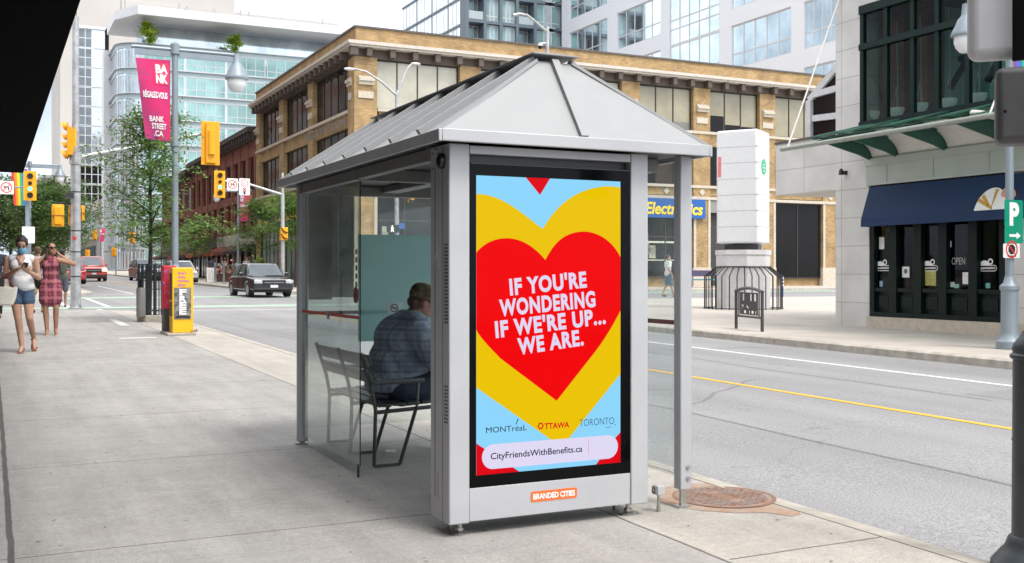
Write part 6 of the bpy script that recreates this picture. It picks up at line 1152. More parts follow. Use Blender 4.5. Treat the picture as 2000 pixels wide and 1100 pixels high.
lg.build('lettering', WTEXT, po); q = MB(); q.box(YX0 + 0.05, YX1 - 0.06, YF - 0.0135, YF - 0.012, yzb + 0.265, yzb + 0.31); q.build('poster_band', SBLK, po)
lg = MB()
for i, w_ in enumerate(("that's", 'that', 'moment', 'after')): lettering(lg, w_, lambda u, v: (u, YF - 0.003, v), YX0 + 0.09, YX0 + (0.25, 0.23, 0.30, 0.24)[i], yzb + 1.06 - i * 0.072, yzb + 1.108 - i * 0.072, bold=0.02)
lg.build('lettering', mat('violet_print', (0.45, 0.12, 0.42), 0.6), bo)
local_box(yb, 'dark_side_panel', mat('brown_window', (0.06, 0.035, 0.02), 0.5), YX0 - 0.004, YX0 + 0.001, YF + 0.06, YF + 0.32, yzb + 0.30, yzb + 1.08, bo); local_box(yb, 'shelf_slot', YB_, YX0 - 0.006, YX0 + 0.002, YF + 0.06, YF + 0.32, yzb + 0.56, yzb + 0.60, bo)  # dark brown panel on the left side of the box
q = MB(); q.cyl((YX1, YF + 0.1, yzb + 0.62), (YX1 + 0.03, YF + 0.1, yzb + 0.62), 0.012); q.build('handle', STEEL, yb)
rbx = thing('newspaper_box', (2.99, 20.6, yzb), 'narrow red newspaper box with graffiti stickers on a dark stand', 'newspaper box'); q = MB(); q.box(2.87, 3.10, 20.42, 20.72, yzb + 0.42, yzb + 1.22); ro = q.build('body', mat('graffiti_red', (0.55, 0.02, 0.05), 0.5, noise=0.25, scale=9), rbx, bevel=0.015); local_box(rbx, 'stand', mat('dark_stand', (0.05, 0.05, 0.052), 0.5), 2.88, 3.09, 20.43, 20.71, yzb, yzb + 0.42)
random.seed(5); q = MB()
for i in range(26):
    z = yzb + 0.48 + random.random() * 0.68; x = 2.89 + random.random() * 0.17; M = Matrix.Translation((x, 20.418, z)) @ Matrix.Rotation(R(random.choice((40, -40, 55))), 4, 'Y'); q.boxm(M, 0.05 + 0.06 * random.random(), 0.002, 0.012)
q.build('graffiti', mat('graffiti_violet', (0.35, 0.12, 0.40), 0.6, noise=0.6, scale=12), ro)
lf = MB(); random.seed(9)
for i in range(14):
    c = Vector((3.24 + random.random() * 0.14, 19.88 - random.random() * 0.03, yzb + random.random() * 0.045)); lf.add([c, c + Vector((0.03, 0.005, 0.01)), c + Vector((0.02, -0.02, 0.03))], [(0, 1, 2)])
lf.build('dry_leaves', mat('rust_leaf', (0.32, 0.09, 0.03), 0.8, noise=0.4), label='small heap of rust brown leaves at the foot of the yellow newspaper box', cat='leaves')
# tree guard
TXc, TYc = 3.22, 25.0; tz = gz(TYc); tg = thing('tree_guard', (TXc, TYc, tz), 'dark steel tree guard on a round concrete kerb at the sidewalk edge', 'tree guard'); q = MB(); q.lathe([(0.0, 0), (0.30, 0), (0.31, 0.13), (0.29, 0.15), (0.20, 0.15), (0.2, 0.05), (0, 0.05)], (TXc + 0.03, TYc, tz - 0.005), 28); q.build('kerb_ring', KERB, tg)
GD = mat('guard_steel', (0.035, 0.05, 0.055), 0.4, 0.4); q = MB()
for i in range(14): a = 2 * math.pi * i / 14; r = 0.255; q.cyl((TXc + r * math.cos(a), TYc + r * math.sin(a), tz + 0.14), (TXc + r * math.cos(a), TYc + r * math.sin(a), tz + 1.28), 0.008, n=6)
for a in (200, 250, 290, 340, 60, 120): q.boxm(Matrix.Translation((TXc + 0.26 * math.cos(R(a)), TYc + 0.26 * math.sin(R(a)), tz + 0.71)) @ Matrix.Rotation(R(a), 4, 'Z'), 0.014, 0.055, 1.15)
for z in (0.24, 0.72, 1.27):
    pts = [(TXc + 0.258 * math.cos(R(t)), TYc + 0.258 * math.sin(R(t)), tz + z) for t in range(0, 361, 15)]; q.tube(pts, 0.010, 5)
q.build('bars', GD, tg); bn_ = thing('litter_bin', (2.98, 24.75, tz), 'grey cylindrical litter bin against the tree guard', 'litter bin'); q = MB(); q.lathe([(0, 0.12), (0.09, 0.12), (0.10, 0.14), (0.10, 0.72), (0.09, 0.76), (0, 0.76)], (3.0, 24.72, tz), 16); q.build('body', GREYP, bn_); q = MB(); q.cyl((3.0, 24.72, tz + 0.76), (3.0, 24.72, tz + 0.95), 0.035, n=8); q.build('lid_post', BLACK, bn_)
# ------------------------------------------------------------------ trees
LEAF = leaf('tree_leaf', (0.15, 0.26, 0.055)); LEAFY = leaf('yellow_green_leaf', (0.32, 0.45, 0.05)); LEAFD = leaf('dark_leaf', (0.10, 0.18, 0.05)); BARK = mat('bark', (0.055, 0.045, 0.04), 0.9, noise=0.35, scale=20, bump=0.5)
def tree_meshes(seed, h, ch, r, n_limb, n_leaf, ls, trunk_r=0.06, lean=0.0, drop=0.35):
    """trunk with tapering limbs; feathery leaf sprays along the outer part of every limb"""
    rnd = random.Random(seed); tk = MB(); cr = MB(); top = h + ch * 0.93
    pts = [Vector((lean * t + 0.03 * math.sin(5 * t), 0.03 * math.cos(4 * t), top * t)) for t in [i / 8 for i in range(9)]]
    tk.tube(pts, [trunk_r * (1 - 0.85 * i / 8) for i in range(9)], 8); sprays = []
    for i in range(n_limb):
        t = h / top + (1 - h / top) * (i + rnd.random()) / n_limb; p = Vector((lean * t, 0, top * t)); a = rnd.random() * 6.283
        f = (t - h / top) / (1 - h / top); L = r * (0.55 + 0.6 * rnd.random()) * (1.05 - 0.72 * f ** 1.5) * (0.75 + 0.5 * min(1, f * 3)); d = Vector((math.cos(a), math.sin(a), 0.35 + 0.5 * rnd.random() + 0.5 * f)).normalized()
        P_ = [p]
        for k in range(5): d = (d + Vector((rnd.gauss(0, .14), rnd.gauss(0, .14), -0.10))).normalized(); P_.append(P_[-1] + d * L / 5)
        tk.tube(P_, [max(0.006, trunk_r * 0.42 * (1 - f * 0.5) * (1 - 0.8 * k / 5)) for k in range(6)], 5)
        for k in range(1, 6):
            for j in range(2 if k < 3 else 3):
                e = P_[k] + Vector((rnd.gauss(0, .16), rnd.gauss(0, .16), rnd.gauss(0, .10))) * r * 0.9; tk.tube([P_[k], (P_[k] + e) / 2 + Vector((0, 0, 0.03)), e], [0.008, 0.005, 0.003], 3); sprays.append((e, (0.5 + 0.7 * rnd.random()) * r * 0.26))
    per = max(1, n_leaf // len(sprays))
    for c, s in sprays:
        ax = Vector((rnd.gauss(0, 1), rnd.gauss(0, 1), rnd.gauss(0, 0.25))).normalized()
        for k in range(per):
            o = Vector((rnd.gauss(0, 0.5), rnd.gauss(0, 0.5), rnd.gauss(0, 0.22))) * s + ax * rnd.gauss(0, 0.7) * s; o.z -= drop * abs(rnd.gauss(0, 0.35)) * s; p = c + o
            u = Vector((rnd.gauss(0, 1), rnd.gauss(0, 1), rnd.gauss(0, 0.35))).normalized(); v = u.cross(Vector((rnd.gauss(0, .5), rnd.gauss(0, .5), 1))).normalized(); l = ls * (0.6 + 0.8 * rnd.random()); w_ = l * 0.38
            cr.add([p, p + u * l * 0.5 + v * w_ * 0.5, p + u * l, p + u * l * 0.5 - v * w_ * 0.5], [(0, 1, 2, 3)])
    return tk, cr
def plant_tree(name, tm, loc, label, leaf, group=None, cat='tree', rz=0.0, proto=None):
    o = thing(name, loc, label, cat, group, rz)
    if proto is None:
        tk, cr = tm; tk.build('trunk', BARK, o, world=False); cr.build('crown', leaf, o, world=False, smooth=False, keep_normals=True)
    else:
        for c in proto.children: d = c.copy(); COL.objects.link(d); d.parent = o
    return o
plant_tree('street_tree', tree_meshes(11, 1.5, 3.2, 1.35, 18, 9000, 0.105, 0.06), (TXc, TYc, tz + 0.1), 'slender feathery street tree growing out of the dark tree guard', LEAF, rz=0.6)
B_ = tree_meshes(5, 2.0, 3.1, 1.8, 15, 5600, 0.17, 0.07); tA = plant_tree('street_tree', B_, (15.0, 57.5, gz(57)), 'young street tree under the blue computer shop sign, nearest to the corner', LEAF, 'street trees along the brick shops')
labs = ('young street tree just left of the blue computer shop sign', 'street tree before the second red brick shops', 'street tree seen left of the tall lamp pole, before the brick shops', 'far street tree in the row along the brick shops')
for i, (x, y, rz, s) in enumerate(((15.0, 65.5, 1.2, 1.0), (14.8, 88, 4.0, 0.95), (14.7, 106, 5.2, 1.0))):
    o = plant_tree('street_tree', None, (x, y, gz(y)), labs[i], LEAF, 'street trees along the brick shops', rz=rz, proto=tA); o.scale = (s, s, s)
C_t = tree_meshes(8, 1.9, 3.7, 2.4, 26, 11000, 0.2, 0.11); tB = plant_tree('shade_tree', C_t, (3.3, 66, gz(66)), 'broad dark shade tree behind the far-left traffic signal', LEAFD, 'shade trees on the far left sidewalk')
for i, (x, y, rz, s, lab) in enumerate(((3.2, 82, 1.1, 1.15, 'dense shade tree above the far pickup, second along the left sidewalk'), (2.6, 58.5, 2.2, 0.85, 'small shade tree beneath the rainbow banner'), (1.2, 74, 3.3, 1.1, 'shade tree at the left edge behind the walking women'), (3.0, 100, 4.4, 1.25, 'far shade tree closing the left sidewalk'), (9.5, 236, 0.9, 1.9, 'distant shade tree at the end of the street'), (4.5, 150, 2.9, 1.6, 'distant shade tree beyond the left row'))):
    o = plant_tree('shade_tree', None, (x, y, gz(y)), lab, LEAFD, 'shade trees on the far left sidewalk', rz=rz, proto=tB); o.scale = (s, s, s)
D_ = tree_meshes(2, 0.6, 5.0, 2.6, 14, 2600, 0.7, 0.12); cyt = 178.5
tR = plant_tree('roof_tree', D_, (on_y(291, 78, cyt).x, cyt, on_y(291, 80, cyt).z - 0.6), 'bright yellow-green tree on the terrace of the curved glass office, left one', LEAFY, 'small trees on the office roof terrace'); o = plant_tree('roof_tree', None, (on_y(458, 95, cyt).x, cyt, on_y(458, 97, cyt).z - 0.5), 'paler yellow-green tree on the office terrace beside the street lamp arm', LEAFY, 'small trees on the office roof terrace', rz=2, proto=tR); tR.scale = (0.6, 0.6, 0.6); o.scale = (0.5, 0.5, 0.5)
# ------------------------------------------------------------------ vehicles
CGL = wglass('car_glass', (0.14, 0.16, 0.18), 0.55, 0.08); TYRE = mat('tyre_rubber', (0.018, 0.018, 0.018), 0.85); RIM = mat('wheel_rim', (0.40, 0.41, 0.42), 0.3, 0.8); HEADL = lamp_mat('headlight', (1.0, 0.80, 0.45), 1.3); HEADO = mat('headlight_off', (0.6, 0.62, 0.64), 0.1, 0.3); TAIL = mat('tail_light', (0.35, 0.01, 0.01), 0.2); PLATE = mat('licence_plate', (0.6, 0.62, 0.66), 0.5); CBLK = mat('car_trim', (0.02, 0.02, 0.021), 0.5)
def car(name, loc, rz, label, paint, L=4.5, W=1.82, H=1.55, kind='suv', lit=False, plate=True):
    """front looks to -y in its own frame"""
    o = thing(name, loc, label, 'pickup truck' if kind == 'pickup' else 'car', None, rz); h = L / 2; bl = H * 0.60
    hood = 0.27 if kind != 'pickup' else 0.26; prof = [(-h + 0.03, 0.34), (-h, 0.50), (-h + 0.03, bl * 0.74), (-h + 0.18, bl * 0.86), (-h + L * hood, bl)]
    if kind == 'sedan': prof += [(h - L * 0.17, bl), (h - 0.08, bl * 0.95), (h, bl * 0.62)]
    elif kind == 'pickup': prof += [(h - 0.02, bl * 1.02), (h, bl * 0.6)]
    else: prof += [(h - 0.10, bl), (h, bl * 0.6)]
    prof += [(h - 0.02, 0.36), (h - 0.1, 0.28)]; wy = (-h + L * 0.19, h - L * 0.2); wr = H * 0.215
    for yc in reversed(wy): prof += [(yc + wr * 1.12 * math.cos(R(t)), 0.28 + wr * 1.12 * max(0, math.sin(R(t)))) for t in range(0, 181, 20)]
    prof += [(-h + 0.1, 0.28)]
    q = MB(); n = len(prof); xs = (-W / 2 + 0.02, -W / 2 + 0.0, W / 2 - 0.0, W / 2 - 0.02); V = []
    for j, s in enumerate((-1, -1, 1, 1)):
        for y, z in prof:
            x = s * W / 2
            tap = 0.10 * max(0, (abs(y) / h - 0.72) / 0.28) + (0.05 * max(0, (z - bl * 0.7) / bl)); x = s * (W / 2 - tap - (0.0 if j in (1, 2) else 0.0)); V.append((x if j in (0, 3) else x * 0.985, y, z))
    V = V[:n] + V[3 * n:]; q.add(V, [tuple(range(n)), tuple(range(n, 2 * n))] + [(i, (i + 1) % n, n + (i + 1) % n, n + i) for i in range(n)]); bo = q.build('body', paint, o, world=False, bevel=0.07, seg=4)
    if kind == 'sedan': gh = [(-h + L * 0.26, bl), (-h + L * 0.42, H - 0.04), (-h + L * 0.60, H), (h - L * 0.28, H - 0.06), (h - L * 0.13, bl)]
    elif kind == 'pickup': gh = [(-h + L * 0.25, bl), (-h + L * 0.36, H - 0.04), (-h + L * 0.42, H), (-h + L * 0.63, H - 0.02), (-h + L * 0.67, bl)]
    else: gh = [(-h + L * 0.25, bl), (-h + L * 0.41, H - 0.05), (-h + L * 0.55, H), (h - L * 0.12, H - 0.05), (h - 0.08, bl)]
    def gx(z, s): return s * (W / 2 - 0.06 - 0.22 * (z - bl) / (H - bl))
    q = MB(); m_ = len(gh); q.add([(gx(z, s), y, z - (0.005 if z == bl else 0)) for s in (-1, 1) for y, z in gh], [tuple(range(m_)), tuple(range(m_, 2 * m_))] + [(i, (i + 1) % m_, m_ + (i + 1) % m_, m_ + i) for i in range(m_)]); q.build('cabin', paint, o, world=False, bevel=0.06, seg=4)
    def inset(pts, k): c = sum((Vector(p) for p in pts), Vector()) / len(pts); return [c + (Vector(p) - c) * k for p in pts]
    def glassq(nm, pts, off, k=0.86): q = MB(); q.flat([p + Vector(off) for p in inset(pts, k)]); return q.build(nm, CGL, o, world=False)
    a, b = gh[0], gh[1]; glassq('windshield', [(gx(a[1], -1), *a), (gx(a[1], 1), *a), (gx(b[1], 1), *b), (gx(b[1], -1), *b)], (0, -0.012, 0.012))
    a, b = gh[-1], gh[-2]; glassq('rear_window', [(gx(a[1], -1), *a), (gx(a[1], 1), *a), (gx(b[1], 1), *b), (gx(b[1], -1), *b)], (0, 0.012, 0.012))
    for s in (-1, 1):
        ym = (gh[1][0] + gh[-2][0]) / 2 + 0.05
        def quad(y0t, y0b, y1b, y1t): return [(gx(bl, s), y0b, bl + 0.03), (gx(bl, s), y1b, bl + 0.03), (gx(H - .06, s), y1t, H - 0.09), (gx(H - .06, s), y0t, H - 0.09)]
        glassq('side_window', quad(gh[1][0] + 0.02, gh[0][0] + 0.22, ym - 0.05, ym - 0.05), (s * 0.012, 0, 0), 0.92)
        if kind != 'pickup': glassq('side_window', quad(ym + 0.05, ym + 0.05, gh[-1][0] - 0.22, gh[-2][0] - 0.02), (s * 0.012, 0, 0), 0.92)
        for yc in wy:
            q = MB(); q.cyl((s * (W / 2 - 0.24), yc, wr), (s * (W / 2 - 0.02), yc, wr), wr, n=20); wh = q.build('wheel', TYRE, o, world=False); q = MB(); q.cyl((s * (W / 2 - 0.03), yc, wr), (s * (W / 2 - 0.005), yc, wr), wr * 0.66, n=16); q.build('rim', RIM, wh, world=False)
        q = MB(); q.box(s * (W / 2 - 0.42), s * (W / 2 - 0.10), -h + 0.0, -h + 0.12, bl * 0.66, bl * 0.83); q.build('headlight', HEADL if lit else HEADO, o, world=False, bevel=0.02); q = MB(); q.box(s * (W / 2 - 0.32), s * (W / 2 - 0.09), h - 0.08, h + 0.008, bl * 0.68, bl * 0.9); q.build('tail_light', TAIL, o, world=False, bevel=0.01)
        q = MB(); q.box(s * (W / 2 - 0.02), s * (W / 2 + 0.16), gh[0][0] + 0.3, gh[0][0] + 0.42, bl + 0.02, bl + 0.17); q.build('mirror', paint, o, world=False, bevel=0.03)
    q = MB(); q.box(-W * 0.26, W * 0.26, -h - 0.008, -h + 0.1, bl * 0.58, bl * 0.82); q.box(-W * 0.44, W * 0.44, -h - 0.01, -h + 0.2, 0.30, bl * 0.44); q.build('grille', CBLK, o, world=False, bevel=0.015)
    q = MB(); q.box(-W * 0.22, W * 0.22, -h - 0.014, -h - 0.004, bl * 0.69, bl * 0.72); q.build('grille_bar', RIM, o, world=False)
    if plate: q = MB(); q.box(-0.16, 0.16, -h - 0.02, -h - 0.011, bl * 0.46, bl * 0.46 + 0.11); q.build('licence_plate', PLATE, o, world=False)
    q = MB(); q.box(-W / 2 + 0.1, W / 2 - 0.1, -h + 0.2, h - 0.2, 0.2, 0.30); q.build('underbody', CBLK, o, world=False)
    return o
def road(x, y): return (x, y, gz(y) + RD + 0.004)
car('parked_car', road(10.55, 46.4), R(3), 'black car driving toward the crossing right of the street tree', mat('black_car_paint', (0.030, 0.033, 0.04), 0.16, 0.5, 0.1, coat=1.0), 4.3, 1.85, 1.45, 'sedan')
bpy.data.objects['parked_car'].name = 'moving_car'
car('pickup_truck', road(6.95, 88.5), R(2), 'red and orange pickup truck with lit headlights beside the traffic pole', mat('red_car_paint', (0.50, 0.05, 0.03), 0.2, 0.2, 0.1, coat=1.0), 5.4, 2.05, 1.92, 'pickup', True)
car('parked_car', road(11.2, 90.0), R(4), 'dark grey car waiting left of the tree guard', mat('dark_car_paint', (0.045, 0.047, 0.052), 0.22, 0.3, 0.1, coat=1.0), 4.6, 1.85, 1.75, 'suv')
car('parked_car', road(11.8, 76.0), 0, 'white car parked behind the yellow newspaper box', mat('white_car_paint', (0.55, 0.56, 0.57), 0.25, 0.0, 0.05, coat=1.0), 4.6, 1.85, 1.6, 'suv')
car('parked_car', road(4.9, 78.0), R(180), 'bright red car seen from behind left of the pickup', mat('scarlet_car_paint', (0.50, 0.015, 0.03), 0.25, 0.0, 0.05, coat=1.0), 4.4, 1.8, 1.5, 'sedan')
car('parked_car', road(9.2, 118.0), 0, 'small pale car far up the street between pickup and dark car', mat('pale_car_paint', (0.4, 0.41, 0.43), 0.25, 0.3, 0.05, coat=1.0), 4.5, 1.8, 1.5, 'sedan')
# ------------------------------------------------------------------ small things on the far sidewalks
def aboard(x, y, lab, col, nm='sidewalk_sign', h=1.0):
    o = thing(nm, (x, y, gz(y)), lab, 'sandwich board', 'sandwich boards on the far sidewalk'); z = gz(y)
    for s in (-1, 1): q = MB(); q.boxm(Matrix.Translation((x, y + s * 0.16, z + h / 2)) @ Matrix.Rotation(R(s * 16), 4, 'X'), 0.62, 0.03, h); b = q.build('board', mat('board_' + col, {'white': (0.7, 0.7, 0.69), 'red': (0.5, 0.03, 0.03)}[col], 0.6), o); q = MB(); q.boxm(Matrix.Translation((x, y + s * 0.18, z + h / 2 + 0.02)) @ Matrix.Rotation(R(s * 16), 4, 'X'), 0.5, 0.02, h * 0.75); q.build('print', mat('board_print', (0.55, 0.53, 0.52), 0.6, noise=0.5, scale=14), b)
aboard(13.6, 74.5, 'white sandwich board with red rim on the sidewalk before the brick shops', 'white'); aboard(14.2, 160, 'distant white sandwich board under the glass office corner', 'white')
fl_ = thing('flower_stand', (14.9, 76.5, gz(76.5)), 'low stand of red and white flowers before the brick shops', 'flower stand'); q = MB(); q.box(14.3, 15.6, 75.2, 77.6, gz(76), gz(76) + 0.55); q.build('planter', mat('planter_wood', (0.10, 0.05, 0.03), 0.8), fl_)
random.seed(17); q = MB()
for i in range(420): q.k = i % 3; p = Vector((14.3 + random.random() * 1.3, 75.2 + random.random() * 2.4, gz(76) + 0.5 + abs(random.gauss(0, 0.35)))); u = Vector((random.gauss(0, 1), random.gauss(0, 1), random.gauss(0, 1))).normalized() * 0.10; v = u.orthogonal(); q.add([p, p + u, p + u + v, p + v], [(0, 1, 2, 3)])
q.build('flowers', [mat('red_petal', (0.5, 0.03, 0.04), 0.7), mat('white_petal', (0.7, 0.68, 0.68), 0.7), LEAFD], fl_, keep_normals=True, kind='stuff')
op = thing('orange_planter', (13.9, 61.0, gz(61)), 'orange planter tub with a small shrub behind the black car', 'planter'); q = MB(); q.lathe([(0, 0), (0.2, 0), (0.27, 0.95), (0.24, 0.98), (0, 0.95)], (13.9, 61, gz(61)), 14); q.build('tub', mat('orange_tub', (0.75, 0.18, 0.015), 0.6), op); q = MB(); random.seed(2)
for i in range(260): p = Vector((13.9 + random.gauss(0, .12), 61 + random.gauss(0, .12), gz(61) + 0.98 + abs(random.gauss(0, .25)))); u = Vector((random.gauss(0, 1), random.gauss(0, 1), random.gauss(0, 1))).normalized() * 0.16; v = u.orthogonal() * 0.5; q.add([p, p + u, p + u + v, p + v], [(0, 1, 2, 3)])
q.build('shrub', LEAF, op, keep_normals=True)
for x, y, l in ((13.5, 72.5, 'short grey post left of the far street lamp'), (13.5, 69.5, 'short grey post at the kerb before the brick shops, right one')):
    z = gz(y); o = thing('kerb_post', (x, y, z), l, 'bollard', 'short posts along the far kerb'); MB().lathe([(0, 0), (0.11, 0), (0.11, 0.06), (0.07, 0.1), (0.065, 1.15), (0.09, 1.2), (0.07, 1.3), (0, 1.32)], (x, y, z), 10).build('post', LPAINT, o)
st_ = thing('street_bench', (37.0, 50.6, gz(50)), 'dark street bench in front of the recessed charcoal entrance', 'bench'); z = gz(50.6); q = MB(); q.box(36.0, 39.4, 50.3, 50.8, z + 0.42, z + 0.5); q.build('seat', mat('teal_bench_seat', (0.05, 0.20, 0.24), 0.6), st_); q = MB(); q.box(36.0, 39.4, 50.8, 50.86, z + 0.65, z + 1.0); q.build('backrest', mat('purple_bench_back', (0.07, 0.05, 0.11), 0.6), st_)
for x in (36.2, 39.2): q = MB(); q.box(x - 0.04, x + 0.04, 50.32, 50.84, z, z + 0.42); q.box(x - 0.04, x + 0.04, 50.861, 50.9, z, z + 1.0); q.build('leg', CBLK, st_)
rc_ = thing('parked_car', road(16.2, 11.1), 0, '', 'car')
bpy.data.objects.remove(rc_)
# ------------------------------------------------------------------ people: one continuous voxel-fused body, clothes as children
SKIN = mat('skin', (0.42, 0.24, 0.165), 0.55, noise=0.10, scale=6); SKIN2 = mat('tanned_skin', (0.34, 0.18, 0.115), 0.55, noise=0.10, scale=6); SKIN3 = mat('flushed_skin', (0.36, 0.185, 0.14), 0.6, noise=0.2, scale=14)
def fuse(name, prims, vox, m, parent, iters=4, **tags):
    """prims: ('c', p, q, r0, r1) tapered limb, ('e', c, (rx, ry, rz)[, euler]) ellipsoid; fused to one skin"""
    me = bpy.data.meshes.new(name); bm = bmesh.new()
    for pr_ in prims:
        q = MB()
        if pr_[0] == 'c':
            p, e, r0, r1 = Vector(pr_[1]), Vector(pr_[2]), pr_[3], pr_[4]; q.cyl(p, e, r0, r1, 12); q.ball(p, r0, n=12, m=8); q.ball(e, r1, n=12, m=8)
        else:
            M = None
            if len(pr_) > 3: from mathutils import Euler; M = Euler(pr_[3]).to_matrix()
            q.ball(pr_[1], 1.0, *pr_[2], n=18, m=12, M=M)
        t = bpy.data.meshes.new('t'); t.from_pydata(q.v, [], q.f); b2 = bmesh.new(); b2.from_mesh(t); bmesh.ops.remove_doubles(b2, verts=b2.verts, dist=1e-6); bmesh.ops.recalc_face_normals(b2, faces=b2.faces); b2.to_mesh(t); b2.free(); bm.from_mesh(t); bpy.data.meshes.remove(t)
    bm.to_mesh(me); bm.free(); o = bpy.data.objects.new(name, me); COL.objects.link(o)
    rm = o.modifiers.new('r', 'REMESH'); rm.mode = 'VOXEL'; rm.voxel_size = vox; sm = o.modifiers.new('s', 'SMOOTH'); sm.factor = 0.5; sm.iterations = iters
    dg = bpy.context.evaluated_depsgraph_get(); dg.update(); me2 = bpy.data.meshes.new_from_object(o.evaluated_get(dg)); me2.name = name; bpy.data.objects.remove(o); bpy.data.meshes.remove(me)
    me2.materials.clear(); me2.materials.append(m); me2.shade_smooth(); o = bpy.data.objects.new(name, me2); COL.objects.link(o); o.parent = parent; return tag(o, **tags)
def V3(*a): return Vector(a)
def hand(wrist, d, n, side, curl=0.5, k=1.0):
    """palm, four jointed fingers of unequal length and a thumb from the palm's side; d along the hand, n out of the palm"""
    wrist, d, n = Vector(wrist), Vector(d).normalized(), Vector(n).normalized(); s = d.cross(n).normalized() * side; P_ = []; pc = wrist + d * 0.045 * k
    for off in (-0.028, -0.010, 0.010, 0.028): P_.append(('c', wrist + s * off * 0.7, wrist + d * 0.085 * k + s * off, 0.014 * k, 0.012 * k))
    for off, L in ((-0.031, 0.060), (-0.011, 0.078), (0.010, 0.083), (0.030, 0.075)):
        b = wrist + d * 0.085 * k + s * off * 1.05; d1 = (d * math.cos(curl * 0.7) + n * math.sin(curl * 0.7)).normalized(); m_ = b + d1 * L * 0.5 * k; d2 = (d * math.cos(curl * 1.8) + n * math.sin(curl * 1.8)).normalized(); P_ += [('c', b, m_, 0.0095 * k, 0.009 * k), ('c', m_, m_ + d2 * L * 0.5 * k, 0.009 * k, 0.0075 * k)]
    t0 = wrist + d * 0.03 * k + s * 0.034; t1 = t0 + (d * 0.6 + s * 0.6 + n * 0.4).normalized() * 0.04 * k; P_ += [('c', t0, t1, 0.013 * k, 0.0105 * k), ('c', t1, t1 + (d * 0.9 + n * 0.5 * curl + s * 0.1).normalized() * 0.032 * k, 0.0105 * k, 0.0085 * k)]
    return P_
def leg(hip, knee, ankle, toe, k=1.0):
    hip, knee, ankle, toe = map(Vector, (hip, knee, ankle, toe)); calf = knee.lerp(ankle, 0.3); back = (ankle - toe); back.z = 0; back = back.normalized() if back.length > 0 else Vector((0, 1, 0))
    return [('c', hip, hip.lerp(knee, 0.45), 0.088 * k, 0.073 * k), ('c', hip.lerp(knee, 0.45), knee, 0.073 * k, 0.052 * k), ('c', knee, calf + back * 0.012, 0.05 * k, 0.052 * k), ('c', calf + back * 0.012, ankle, 0.05 * k, 0.034 * k), ('c', ankle, ankle + back * 0.02 + (toe - ankle).project(Vector((0, 0, 1))) * 0.6, 0.033, 0.03), ('c', ankle + (toe - ankle) * 0.35, toe, 0.034, 0.024)]
def arm(sh_, el, wr, k=1.0): return [('c', sh_, el, 0.050 * k, 0.038 * k), ('c', el, Vector(el).lerp(Vector(wr), 0.35), 0.040 * k, 0.038 * k), ('c', Vector(el).lerp(Vector(wr), 0.35), wr, 0.038 * k, 0.025 * k)]
def head(c, tilt=0.0, yaw=0.0):
    """skull, jaw, nose, ears; face to -y, then turned"""
    M = Matrix.Rotation(yaw, 3, 'Z') @ Matrix.Rotation(tilt, 3, 'X'); c = Vector(c); t = lambda *p: c + M @ Vector(p); eu = tuple(M.to_euler())
    return [('e', t(0, 0.012, 0.03), (0.074, 0.092, 0.088), eu), ('e', t(0, -0.02, -0.04), (0.058, 0.066, 0.072), eu), ('c', t(0, -0.088, 0.012), t(0, -0.104, -0.022), 0.010, 0.015), ('e', t(0, -0.062, -0.085), (0.026, 0.026, 0.02), eu), ('e', t(0.074, 0.012, -0.005), (0.012, 0.022, 0.032), eu), ('e', t(-0.074, 0.012, -0.005), (0.012, 0.022, 0.032), eu), ('c', t(-0.02, -0.082, -0.055), t(0.02, -0.082, -0.055), 0.008, 0.008)], t
def face_bits(parent, t, shades=False, brow=True):
    q = MB()
    if not shades:
        for s in (-1, 1): q.ball(t(s * 0.030, -0.078, 0.012), 0.0095)
        q.build('eyes', mat('dark_eye', (0.03, 0.02, 0.015), 0.2), parent, world=False); q = MB()
        for s in (-1, 1): q.tube([t(s * 0.014, -0.090, 0.032), t(s * 0.034, -0.087, 0.038), t(s * 0.052, -0.075, 0.030)], 0.005, 5)
        q.build('eyebrows', mat('dark_hair', (0.018, 0.012, 0.010), 0.6), parent, world=False)
    q = MB(); q.tube([t(-0.024, -0.083, -0.055), t(0, -0.0925, -0.053), t(0.024, -0.083, -0.055)], 0.0055, 5); q.build('lips', mat('lip', (0.30, 0.08, 0.07), 0.5), parent, world=False)
def torso(hip_z, sh_z, w_=1.0, fy=0.0, bust=0.0):
    P_ = [('e', (0, 0.01, hip_z), (0.165 * w_, 0.115 * w_, 0.12)), ('e', (0, fy * 0.4, hip_z + 0.18), (0.125 * w_, 0.095 * w_, 0.14)), ('e', (0, fy * 0.8, hip_z + 0.34), (0.15 * w_, 0.105 * w_, 0.16)), ('c', (-0.13 * w_, fy, sh_z - 0.01), (0.13 * w_, fy, sh_z - 0.01), 0.055, 0.055), ('c', (0, fy, sh_z), (0, fy - 0.01, sh_z + 0.11), 0.055, 0.048)]
    if bust: P_ += [('e', (s * 0.068, fy - 0.075, hip_z + 0.34), (0.06, 0.055 * bust, 0.06)) for s in (-1, 1)]
    return P_
VX = 0.0085
DENIM = mat('blue_denim', (0.045, 0.085, 0.15), 0.85, noise=0.3, scale=20); WHT = mat('white_blouse', (0.66, 0.66, 0.68), 0.8, noise=0.06, scale=12, bump=0.6); HAIR = mat('dark_hair', (0.018, 0.012, 0.010), 0.6, noise=0.4, scale=30); SAND = mat('sandal_leather', (0.28, 0.12, 0.08), 0.6); BEIGE_S = mat('beige_sandal', (0.55, 0.38, 0.27), 0.6)
def inflate(prims, d):
    out_ = []
    for p in prims:
        if p[0] == 'c': out_.append(('c', p[1], p[2], p[3] + d, p[4] + d))
        else: out_.append(('e', p[1], tuple(r + d for r in p[2]), *p[3:]))
    return out_
